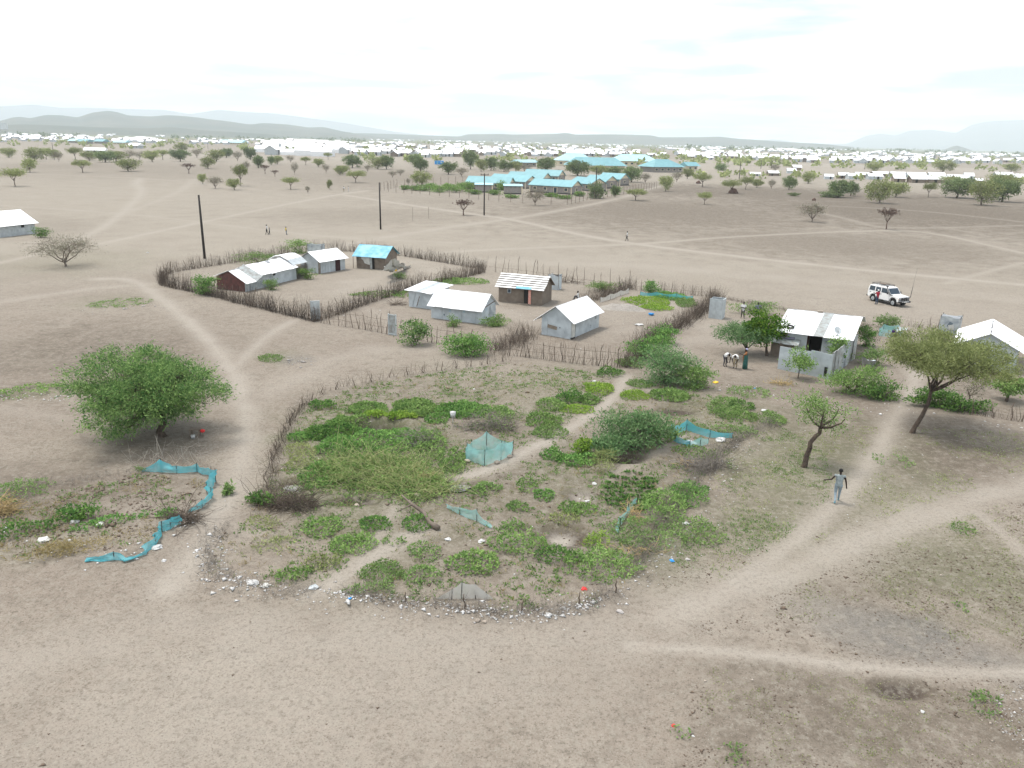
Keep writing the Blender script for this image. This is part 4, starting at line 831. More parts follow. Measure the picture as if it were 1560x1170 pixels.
# lean-to sheeted shed behind it
o, a, L_, D = frame((623, 467), (657, 471.5), (690, 458), 3.6); s2 = thing('shed', 'small white sheeted shed with a crooked flat roof behind the gable shelter', 'shed', o, a)
x, y = L_/2, D/2
for k, (p, q, hs) in enumerate((((-x, -y), (x, -y), lambda s: 1.75-.06*s), ((x, -y), (x, y), lambda s: 1.7+.35*s), ((x, y), (-x, y), lambda s: 2.05), ((-x, y), (-x, -y), lambda s: 2.05-.3*s))): wall_panel(p, q, hs, 20+k, M['tarp_white'], amp=.06, parent=s2)
roof_plane(s2, (-x-.35, -y-.3, 1.76), (x+.2, -y-.3, 1.68), (-x-.2, y+.3, 2.16), (x+.9, y+.3, 2.05), M['sheet_white'], .7, 3, .05, M['sheet_grey'])
bx(s2, 'seam', (-x+.7, -y-.04, .85), (.05, .03, 1.5), 'tarp_grey', tilt=(0, .25)); bx(s2, 'batten', (-.1, -y-.2, .7), (.05, .05, 1.5), 'plank', tilt=(.3, .5))
# right white gable shelter
s3, L3, D3 = shelter('shelter', 'white sheeted gable shelter with a pale patch at the right of the middle yard', (869.5, 517), (912, 498.7), (820, 511.5), 1.75, 2.85, seed=5, ov=(.38, .25), back_ov=.75, wd=.8)
x, y = L3/2, D3/2
bx(s3, 'door', (-x+.35, -y-.05, .80), (.62, .05, 1.6), 'tarp_cream'); bx(s3, 'patch', (-x-.04, .4, .85), (.02, 1.0, .32), 'mud_light', tilt=(.12, 0)); bx(s3, 'window', (x-.75, -y-.03, 1.15), (.26, .03, .34), 'tarp_grey')
emblem(s3, (x-1.9, -y, .5), (1, 0, 0), .22, 'mark_dark'); emblem(s3, (-x, -.9, .55), (0, -1, 0), .12, 'mark_dark'); bx(s3, 'patch', (-x-.04, -.4, .9), (.02, .1, .1), 'mark_dark'); bx(s3, 'seam', (-x-.03, .9, .85), (.02, .04, 1.6), 'tarp_grey'); bx(s3, 'door_gap', (-x+.70, -y-.06, .85), (.05, .04, 1.6), 'metal_dark')
bx(s3, 'sill', (-x+.2, -y-.1, .06), (.7, .12, .1), 'metal_dark')
# mud hut with rows of flattened tins
o, a, L_, D = frame((759.5, 459.5), (825, 466), (842, 458)); mh = thing('mud_hut', 'brown mud hut with a striped roof of flattened tins and a red door curtain', 'house', o, a)
x, y, hw, hr = L_/2, D/2, 1.9, 3.0
for k, (p, q, hs) in enumerate((((-x, -y), (x, -y), lambda s: hw), ((x, -y), (x, y), lambda s: hw+(hr-hw)*(1-abs(2*s-1))-.05), ((x, y), (-x, y), lambda s: hw), ((-x, y), (-x, -y), lambda s: hw+(hr-hw)*(1-abs(2*s-1))-.05))): wall_panel(p, q, hs, 30+k, M['mud'], amp=.015, parent=mh)
r_ = random.Random(3); sl = (hr-hw)/y
tin = {}
for sd in (-1, 1):
    for k in range(7):
        for i in range(9):
            f0 = k/7; yy = (y+.38)*(1-f0); zz = hr-sl*yy+.03; wd = (L_+.7)/9
            key = i % 3
            if key not in tin:
                b = MB(); b.box((0, 0, 0), (wd*1.0, .235+.02*key, .02)); tin[key] = b.mesh('roof_tin', M['tin'])
            t_ = obj('roof_tin', tin[key], mh, (-x-.35+wd*(i+.5)+r_.gauss(0, .02), sd*(yy-.12), zz+.08+r_.random()*.02))
            t_.rotation_euler = (-sd*(math.atan(sl)-.17)+r_.gauss(0, .02), 0, r_.gauss(0, .025))
b = MB()
for sd in (-1, 1): b.quad((-x-.3, sd*(y+.34), hr-sl*(y+.34)), (x+.3, sd*(y+.34), hr-sl*(y+.34)), (x+.3, 0, hr), (-x-.3, 0, hr))
b.build('roof_base', M['plank'], mh)
bx(mh, 'door', (.72, -y-.025, .86), (.5, .03, 1.72), 'dark'); bx(mh, 'curtain', (1.14, -y-.05, .92), (.30, .03, 1.75), 'curtain'); bx(mh, 'door_frame', (.42, -y-.04, .86), (.07, .05, 1.75), 'plank')
win = bx(mh, 'window', (-x+1.28, -y-.03, 1.32), (.42, .04, .48), 'tarp_grey'); bx(win, 'pane', (0, -.025, 0), (.30, .02, .36), 'glass')
bx(mh, 'awning', (.55, -y-.42, hw-.04), (1.75, .42, .03), 'tarp_blue', tilt=(.45, 0)); bx(mh, 'step', (.6, -y-.3, .02), (1.6, .5, .12), 'mud_light')
# canvas latrine behind the mud hut
def wrapped_box(name, label, c, L_, D, h, rz, mat, top='dark', lean=0., seed=0, cat='latrine'):
    root = thing(name, label, cat, c, rz); x, y = L_/2, D/2
    for k, (p, q) in enumerate((((-x, -y), (x, -y)), ((x, -y), (x, y)), ((x, y), (-x, y)), ((-x, y), (-x, -y)))):
        wall_panel(p, q, lambda s: h*(1+.05*math.sin(s*5+k)), seed+k, M[mat], amp=.07, parent=root)
    for sx_ in (-1, 1):
        for sy_ in (-1, 1): b = MB(); b.tube([(sx_*x*.96, sy_*y*.96, -.1), (sx_*x*.96+.03, sy_*y*.96, h+.18)], .03, 5); b.build('post', M['wood'], root)
    if top: bx(root, 'cover', (0, 0, h*.97), (L_*.95, D*.95, .03), top)
    return root
c_ = gp(845, 440); wrapped_box('latrine', 'small latrine wrapped in white canvas behind the mud hut', c_, 1.35, 1.1, 1.75, rad(-24), 'tarp_white', 'dark', seed=40)
# grey corrugated latrine standing alone
o, a, L_, D = frame((1079.5, 484), (1099, 486.3), (1104, 482), 1.25); lt = thing('latrine', 'tall grey corrugated metal latrine without a roof', 'latrine', o, a)
x, y = L_/2, D/2
for k, (p, q) in enumerate((((-x, -y), (x, -y)), ((x, -y), (x, y)), ((x, y), (-x, y)), ((-x, y), (-x, -y)))):
    p, q = Vector((*p, 0)), Vector((*q, 0)); roof_plane(lt, p-Vector((0, 0, .05)), q-Vector((0, 0, .05)), p+Vector((0, 0, 2.02)), q+Vector((0, 0, 2.02)), M['sheet_grey'], .66, 5+k, .004, name='wall_sheet')
bx(lt, 'top_rail', (0, -y, 2.0), (L_+.1, .07, .09), 'sheet_grey'); bx(lt, 'top_rail', (x, 0, 2.03), (.07, D, .09), 'sheet_grey'); bx(lt, 'top_rail', (0, y, 2.0), (L_, .06, .08), 'sheet_grey')
# canvas screen latrine at right
c_ = gp(1445, 508); cl = wrapped_box('latrine', 'torn grey canvas latrine behind the flat olive acacia', c_, 1.75, 1.4, 1.75, rad(-35), 'tarp_grey', 'metal_grey', seed=50)
bx(cl, 'tear', (.05, -.76, 1.05), (.35, .03, .5), 'mark_dark', tilt=(0, .4)); bx(cl, 'flap', (.2, -.80, .8), (.45, .03, .5), 'tarp_cream', tilt=(.1, -.3))
# long patched shelter of the left compound
A_, B_ = G(396, 439), G(452, 425); v_ = B_-A_; LL = v_.length; ls = thing('shelter', 'long low shelter with a white patched curving roof and rusty red end', 'house', (A_.x, A_.y, on(A_.x, A_.y)), math.atan2(v_.y, v_.x))
ST = [(-2.7, 1.0, 2.3, 1.5), (-1.0, 1.05, 2.35, 1.5), (0, 1.55, 2.55, 1.6), (3.6, 1.55, 2.55, 1.6), (LL, 1.55, 2.65, 1.6)]     # x, front eave, ridge, rear eave
for k, mt_ in enumerate(('sheet_white', 'sheet_old', 'sheet_white', 'sheet_white')):
    (x0, e0, r0, q0), (x1, e1, r1, q1) = ST[k], ST[k+1]
    roof_plane(ls, (x0, -.35, e0), (x1, -.35, e1), (x0, 2.05, r0), (x1, 2.05, r1), M[mt_], .8, 60+k, .03)
    roof_plane(ls, (x1, 4.3, q1), (x0, 4.3, q0), (x1, 2.0, r1+.01), (x0, 2.0, r0+.01), M['sheet_white'], .8, 66+k, .02)
bx(ls, 'roof_patch', (3.9, 1.75, 2.52), (.5, .5, .02), 'metal_grey', tilt=(.38, 0))
def wl(p, q, hs, mat, sd, nm='wall', amp=.02): wall_panel(p, q, hs, sd, M[mat], amp=amp, name=nm, parent=ls)
wl((-2.55, 4.0), (-2.55, 0), lambda s: 1.05+.45*(1-s)+1.0*(1-abs(2*s-1)), 'rust', 70, 'end_wall'); wl((-2.55, 0), (0, 0), lambda s: 1.05, 'tarp_grey', 71)
wl((0, 0), (2.6, 0), lambda s: 1.55, 'tarp_grey', 72); wl((2.6, 0), (LL, 0), lambda s: 1.55, 'tarp_white', 73); wl((LL, 0), (LL, 4), lambda s: 1.5+1.0*(1-abs(2*s-1)), 'tarp_grey', 74); wl((LL, 4), (-2.55, 4), lambda s: 1.45, 'tarp_grey', 75)
bx(ls, 'window', (2.75, -.04, 1.3), (.35, .06, .3), 'dark')
# curved piece that joins it to the gable house
jn = thing('canopy', 'curved white sheet canopy joining the long shelter to the gable house', 'canopy', ls.location, ls.rotation_euler[2]); X0, X1 = LL+.05, LL+2.5
for k, (y0, z0, y1, z1) in enumerate(((.1, 1.85, .9, 2.45), (.9, 2.45, 1.9, 2.85), (1.9, 2.85, 2.9, 2.75), (2.9, 2.75, 3.9, 2.2))): roof_plane(jn, (X0-.5, y0, z0), (X1, y0, z0), (X0-.5, y1, z1), (X1, y1, z1), M['tarp_white' if k == 0 else 'sheet_white'], .9, 80+k, .02)
for x_ in (X0+.1, X1-.1): b = MB(); b.tube([(x_, .3, -.1), (x_, .3, 1.95)], .05, 6); b.build('post', M['wood'], jn)
rngb = np.random.default_rng(77); n = 420; PP = np.stack([rngb.uniform(X0, X1, n), .25+rngb.normal(size=n)*.05, np.zeros(n)-.05], 1); DD = rngb.normal(size=(n, 3))*.08; DD[:, 2] = 1
V, F = sticks(PP, DD, rngb.uniform(1.3, 1.85, n), .016, .04, rngb); so = obj('straw_wall', np_mesh('straw_wall', V, F, [M['brush_grey']]), jn); so['kind'] = 'stuff'
# gable house of the left compound
s4, L4, D4 = shelter('shelter', 'white sheeted gable house with a dark red door in the left compound', (487, 417), (526, 410.3), (487, 405), 1.75, 2.7, seed=9, ov=(.42, .3), D=3.4)
bx(s4, 'door', (.95, -D4/2-.05, .82), (.85, .05, 1.62), 'dark_red'); bx(s4, 'corner_post', (-L4/2-.1, -D4/2-.12, .8), (.22, .22, 1.7), 'brush_grey')
for k in range(4): bx(s4, 'seam', (-L4/2+.55+.5*k, -D4/2-.03, .86), (.03, .02, 1.68), 'tarp_grey')
# blue roofed hut
o, a, L_, D = frame((543.5, 408), (587, 411), (594, 404)); bh = thing('hut', 'brown hut with a sky blue tarpaulin roof', 'house', o, a)
x, y, hw, hr = L_/2, D/2, 1.85, 2.95
for k, (p, q, hs) in enumerate((((-x, -y), (x, -y), lambda s: hw), ((x, -y), (x, y), lambda s: hw+(hr-hw)*(1-abs(2*s-1))-.05), ((x, y), (-x, y), lambda s: hw), ((-x, y), (-x, -y), lambda s: hw+(hr-hw)*(1-abs(2*s-1))-.05))): wall_panel(p, q, hs, 84+k, M['mud'], amp=.03, parent=bh)
for sd in (-1, 1):
    V = []; nu, nv = 12, 6
    for lay in (0, -.03):
        for j in range(nv+1):
            for i in range(nu+1):
                s = i/nu; q = j/nv; yy = (y+.45)*(1-q); V.append((-x-.45+(L_+.8)*s, sd*yy, hr-(hr-hw)/y*yy+.06+lay+.05*(float(vnoise(np.array(s*6+sd), np.array(q*4), 8))-.5)))
    m_ = (nu+1)*(nv+1); F = []
    for j in range(nv):
        for i in range(nu): q = j*(nu+1)+i; F += [(q, q+1, q+nu+2, q+nu+1), (m_+q+1, m_+q, m_+q+nu+1, m_+q+nu+2)]
    b = MB(); b.add(V, F); b.build('tarpaulin', M['tarp_blue'], bh, True)
bx(bh, 'door', (.38, -y-.03, .85), (.38, .04, 1.7), 'dark'); bx(bh, 'door_leaf', (.06, -y-.05, .85), (.32, .04, 1.65), 'sheet_old')
b = MB(); b.add([(-1.45, -y-.06, 1.85), (-.15, -y-.06, 1.8), (-.12, -y-.06, .55), (-.5, -y-.06, .62), (-.9, -y-.06, .75), (-1.1, -y-.06, 1.15), (-1.35, -y-.06, 1.3)], [(0, 6, 5, 4, 3, 2, 1)]); b.build('hanging_cloth', M['tarp_cream'], bh)
for k in (-x-.3, x+.2): b = MB(); b.tube([(k, -y-.4, -.1), (k, -y-.38, hw-.2)], .035, 5); b.build('post', M['wood'], bh)
# collapsed canvas beside it
def cloth(name, label, cat, corners, mat, n=14, amp=.12, seed=0, group=None, thick=.02):
    """a crumpled cloth sheet through four corner points, given as (px, py, z)"""
    P = [G(*c) for c in corners]; c0 = sum(P, Vector())/4; c0.z = 0; V = []
    for lay in (0, -thick):
        for j in range(n+1):
            for i in range(n+1):
                s, q = i/n, j/n; p = (P[0]*(1-s)+P[1]*s)*(1-q)+(P[3]*(1-s)+P[2]*s)*q
                w_ = amp*(float(fbm(np.array(s*3.5+seed), np.array(q*3.5), seed, 3))-.5)*2; e = math.sin(math.pi*s)*math.sin(math.pi*q)
                V.append((p.x-c0.x+w_*.6, p.y-c0.y+w_*.8, max(.03, p.z-.25*amp*e+w_*1.2)+lay))
    m_ = (n+1)**2; F = []
    for j in range(n):
        for i in range(n): q = j*(n+1)+i; F += [(q, q+1, q+n+2, q+n+1), (m_+q+1, m_+q, m_+q+n+1, m_+q+n+2)]
    b = MB(); b.add(V, F); o = b.build(name, mat, None, True); o.location = c0; tag(o, label, cat, group); return o
cloth('canvas', 'collapsed grey white canvas hanging off the blue roofed hut', 'canvas', [(584, 407, 1.3), (604, 413, .1), (626, 405, .15), (597, 396, 2.6)], M['tarp_cream'], 20, .6, 3)
cloth('canvas', 'white canvas flap under the blue roof gable', 'canvas', [(584, 409, 1.9), (597, 411, .8), (606, 404, 1.0), (594, 398, 2.5)], M['tarp_cream'], 12, .35, 6)
# structure behind the gable house
c_ = gp(482, 387); wrapped_box('screen', 'small grey canvas screen behind the gable house', c_, 2.4, 1.0, 1.5, rad(-10), 'tarp_grey', None, seed=90, cat='screen')
# grey doors in the fence
def gate(label, px, py, h, wd, rz, mat):
    g = gp(px, py); r = thing('gate', label, 'gate', g, rz)
    bx(r, 'panel', (0, 0, h/2), (wd, .05, h), mat)
    for s in (-1, 1): bx(r, 'frame_post', (s*(wd/2+.04), 0, h/2), (.08, .1, h+.05), 'sheet_grey' if mat != 'tarp_white' else 'wood')
    for z in (.12, h-.06): bx(r, 'frame_rail', (0, -.04, z), (wd, .05, .08), 'sheet_grey')
    return r
gate('grey corrugated gate door in the middle yard front fence', 598, 510, 1.95, .72, rad(-25), 'sheet_old')
gate('pale sheet gate door at the corner of the two compounds', 481, 487, 1.9, .75, rad(20), 'sheet_grey')
# left edge house
s5, L5, D5 = shelter('shelter', 'large white roofed sheet metal house at the left edge', (0, 362), (55, 355.5), (-40, 350), 2.05, 3.9, wall='sheet_grey', seed=13, ov=(.5, .45), D=6.5)
bx(s5, 'window', (-.2+L5/2-2.2, -D5/2-.04, 1.5), (.55, .05, .5), 'dark')
for k in range(6): bx(s5, 'seam', (-L5/2+.6+1.15*k, -D5/2-.03, 1.0), (.06, .02, 2.0), 'tarp_white')
# right gable house
jb = G(1545, 569); dj = Vector((math.cos(rad(-31.5)), math.sin(rad(-31.5)), 0)); nj = Vector((-dj.y, dj.x, 0)); Wj, Lj = 4.3, 6.2
oj = jb - dj*Wj/2 + nj*Lj/2; s6 = thing('shelter', 'white roofed gable house with pale blue grey walls at the right edge', 'house', (oj.x, oj.y, on(oj.x, oj.y)), rad(-31.5))
x, y, hw, hr = Wj/2, Lj/2, 1.95, 3.05
for k, (p, q, hs) in enumerate((((-x, -y), (x, -y), lambda s: hw+(hr-hw)*(1-abs(2*s-1))-.05), ((x, -y), (x, y), lambda s: hw), ((x, y), (-x, y), lambda s: hw+(hr-hw)*(1-abs(2*s-1))-.05), ((-x, y), (-x, -y), lambda s: hw))): wall_panel(p, q, hs, 94+k, M['tarp_white'], 10, amp=.02, parent=s6)
sl = (hr-hw)/x
roof_plane(s6, (-x-.35, y+.3, hw-.35*sl), (-x-.35, -y-.3, hw-.35*sl), (0, y+.3, hr), (0, -y-.3, hr), M['sheet_white'], .8, 30)
roof_plane(s6, (x+.35, -y-.3, hw-.35*sl), (x+.35, y+.3, hw-.35*sl), (0, -y-.3, hr+.01), (0, y+.3, hr+.01), M['sheet_white'], .8, 31)
bx(s6, 'batten', (0, -y-.06, hw+.1), (Wj*.9, .04, .05), 'tarp_grey'); bx(s6, 'seam', (.5, -y-.05, 1.0), (.04, .03, 1.9), 'tarp_grey')
# big sheet metal house with its yard
hA, hB, hC = G(1182.7, 505, 2.1), G(1300, 519.4, 2.1), G(1187, 470, 2.9)
xa = Vector((hB.x-hA.x, hB.y-hA.y, 0)); Lh = xa.length; xa.normalize(); na = Vector((-xa.y, xa.x, 0)); Dh = (hC-hA).dot(na)
ob = Vector((hA.x, hA.y, 0)); bhs = thing('house', 'big house with a wide bright sheet metal roof beside the walled yard', 'house', (ob.x, ob.y, on(ob.x, ob.y)), math.atan2(xa.y, xa.x))
roof_plane(bhs, (-.1, 0, 2.1), (Lh, 0, 2.1), (-.1, Dh, 2.95), (Lh+.3, Dh, 2.95), M['sheet_white'], .8, 40, .03)
for o_ in [q for q in bhs.children if q.name.startswith('roof_sheet')][4:5]: o_.data = o_.data.copy(); o_.data.materials[0] = M['sheet_old']
roof_plane(bhs, (Lh+.3, Dh+2.2, 2.1), (-.1, Dh+2.2, 2.1), (Lh+.3, Dh+.02, 2.97), (-.1, Dh+.02, 2.97), M['sheet_white'], .8, 41, .02)
def wb(p, q, hs, mat, sd, nm='wall', amp=.02): return wall_panel(p, q, hs, sd, M[mat], amp=amp, name=nm, parent=bhs)
wb((.9, .35), (2.5, .35), lambda s: 2.05, 'sheet_grey', 100); wb((2.4, 1.1), (2.55, 1.1), lambda s: 2.2, 'rust', 101); wb((2.5, 2.6), (5.0, 2.6), lambda s: 2.4, 'dark', 102); wb((3.7, .45), (Lh-.3, .45), lambda s: 2.05, 'tarp_grey', 108)
wb((Lh-.3, .4), (Lh-.3, Dh+1.9), lambda s: 2.0+.75*(1-abs(2*s-1)), 'sheet_old', 103); wb((Lh-.3, Dh+1.9), (.1, Dh+1.9), lambda s: 2.1, 'mud', 104); wb((.1, Dh+1.9), (.1, .9), lambda s: 2.1+.75*(1-abs(2*s-1)), 'mud_light', 105)
bx(bhs, 'roof_stone', (2.7, Dh-.1, 3.06), (.45, .25, .16), 'rock'); dish = MB()
for k in range(16):
    a0, a1 = 2*math.pi*k/16, 2*math.pi*(k+1)/16; dish.add([(0, 0, -.07), (.34*math.cos(a0), .34*math.sin(a0), .03), (.34*math.cos(a1), .34*math.sin(a1), .03)], [(0, 1, 2)])
dd = thing('satellite_dish', 'small pale satellite dish on the big sheet roof', 'dish', bhs.matrix_basis @ Vector((4.75, .9, 2.62)), 0); do = dish.build('reflector', M['sheet_grey'], dd); do.rotation_euler = (.9, .3, 0); bx(dd, 'arm', (0, -.1, -.2), (.05, .05, .45), 'metal_grey')
ty = thing('tyre', 'old dark tyre lying on the sheet metal roof', 'tyre', bhs.matrix_basis @ Vector((.95, 1.1, 2.42)), 0)
b = MB(); b.tube([(.27*math.cos(a), .27*math.sin(a), 0) for a in np.linspace(0, 6.2832, 19)], .075, 6, cap=False); b.build('ring', M['rubber'], ty, True).rotation_euler = (.2, 0, 0)
# yard wall of grey sheets in front of it
yA, yB, yC = G(1184.5, 562), G(1263, 578), G(1301, 546)
yw = thing('yard_wall', 'crooked grey sheet metal and plastic yard wall in front of the big house', 'wall', (yA.x, yA.y, on(yA.x, yA.y)))
def yl(p): return Vector((p.x-yA.x, p.y-yA.y, 0))
def sheet_wall(root, a, b, h0, h1, mat, n, seed, alt):
    r_ = random.Random(seed)
    for i in range(n):
        p, q = a.lerp(b, i/n), a.lerp(b, (i+1)/n+.01); h = h0+(h1-h0)*i/n+r_.gauss(0, .05)
        off = Vector((r_.gauss(0, .03), r_.gauss(0, .03), 0)); p, q = p+off, q+off
        wall_panel((p.x, p.y), (q.x, q.y), lambda s: h, seed+i, M[alt if r_.random() < .25 else mat], 6, 5, .05, 'wall_sheet', root)
sheet_wall(yw, yl(yA), yl(yB), 1.85, 2.1, 'tarp_white', 5, 110, 'sheet_grey'); sheet_wall(yw, yl(yB), yl(yC), 2.1, 2.0, 'sheet_old', 7, 120, 'tarp_grey')
for s in (0, .25, .5, .75, 1): p = yl(yA).lerp(yl(yB), s); b = MB(); b.tube([(p.x+.05, p.y+.1, -.1), (p.x+.05, p.y+.12, 2.15)], .035, 5); b.build('post', M['wood'], yw)
bx(yw, 'hole', yl(yB)+Vector((-.28, .20, .55)), (.22, .04, .75), 'dark', rz=rad(-40))
# kitchen lean-to with a mattress airing on its roof
kA = gp(1174, 541); kt = thing('lean_to', 'small mud kitchen lean-to left of the walled yard', 'shed', kA, rad(-30))
bx(kt, 'wall', (.9, .02, .55), (1.8, .12, 1.15), 'mud'); bx(kt, 'wall', (.0, .85, .7), (.12, 1.7, 1.4), 'mud_light'); roof_plane(kt, (-.3, -.35, 1.25), (2.2, -.35, 1.2), (-.3, 1.7, 1.9), (2.2, 1.7, 1.9), M['sheet_old'], .6, 55, .03, M['sheet_white'])
b = MB(); b.box((0, 0, 0), (1.75, .95, .14)); mo = b.build('mattress', M['mattress']); tag(mo, 'grey lilac mattress airing on the kitchen roof', 'mattress')
mo.location = kt.matrix_basis @ Vector((.85, .75, 1.72)); mo.rotation_euler = (.31, 0, rad(-30)); bv = mo.modifiers.new('bevel', 'BEVEL'); bv.width = .05; bv.segments = 2
b = MB(); b.tube([(0, 0, 0), (0, 0, .02)], [.26, .26], 9); ho = b.build('straw_tray', M['straw']); tag(ho, 'round straw tray on the mattress', 'tray'); ho.location = kt.matrix_basis @ Vector((.95, .65, 1.84)); ho.rotation_euler = (.31, 0, 0); ho.scale = (1.2, .8, 1)
for i, (px, py) in enumerate(((1165, 511), (1170, 512))):
    b = MB(); b.tube([(0, 0, 0), (0, 0, .28), (0, 0, .34)], [.13, .13, .05], 8); jc = b.build('jerrycan', M['white_plastic']); jc.location = kt.matrix_basis @ Vector((-.05+.28*i, 1.5, 1.93)); tag(jc, ('left' if i == 0 else 'right') + ' white can of the two standing behind the kitchen roof', 'can')
cloth('canvas', 'little white canvas hung on a bush right of the big house', 'canvas', [(1314, 556, .25), (1333, 557, .15), (1335, 549, .9), (1313, 544, 1.3)], M['tarp_white'], 10, .2, 9)

# ------------------------------------------------------------------ garden beds and weeds
def bed(label, px, py, hw, hh, leaf, h=.22, dens=170, ll=.16, lw=.10, seed=0, name='plant_bed', cat='plants', upright=.7, patch=0.0):
    rng = np.random.default_rng(seed+900); c = gp(px, py); rx = (G(px+hw, py)-G(px-hw, py)).length/2; ry = max(.25, (G(px, py-hh)-G(px, py+hh)).length/2*.92)
    n = int(min(2600, rx*ry*3.1*dens)); a = rng.random(n*2)*6.283; r = np.sqrt(rng.random(n*2))
    edge = .82+.36*vnoise(np.cos(a)*1.8+seed, np.sin(a)*1.8, seed); X_ = np.cos(a)*r*rx*edge; Y_ = np.sin(a)*r*ry*edge
    if patch:
        keep = vnoise(X_/.35+seed*3, Y_/.35, seed+5) > patch; X_, Y_, r = X_[keep], Y_[keep], r[keep]
    X_, Y_, r = X_[:n], Y_[:n], r[:n]; n = len(X_)
    an = math.atan2(c.x, c.y); gx2 = X_*math.cos(an)+Y_*math.sin(an); gy2 = -X_*math.sin(an)+Y_*math.cos(an)
    lump = .35+1.4*vnoise(gx2/.5, gy2/.5, seed+3)
    z = gz(gx2+c.x, gy2+c.y)-c.z + h*lump*(1-r**3*.75)*np.sqrt(rng.random(n))
    D = rng.normal(size=(n, 3)); D[:, 2] = np.abs(D[:, 2])*upright+.15
    V, F = leaves(np.stack([gx2, gy2, z], 1), D, ll*rng.uniform(.6, 1.3, n), lw*rng.uniform(.7, 1.3, n), rng)
    o = obj(name, np_mesh(name, V, F, [M[leaf]]), None, c); st_ = any(q in label for q in ('weed', 'thin ', 'sparse', 'grass', 'faint', 'strip', 'patch'))
    return tag(o, label, cat, None if st_ else 'garden beds and weed clumps', 'stuff' if st_ else None)
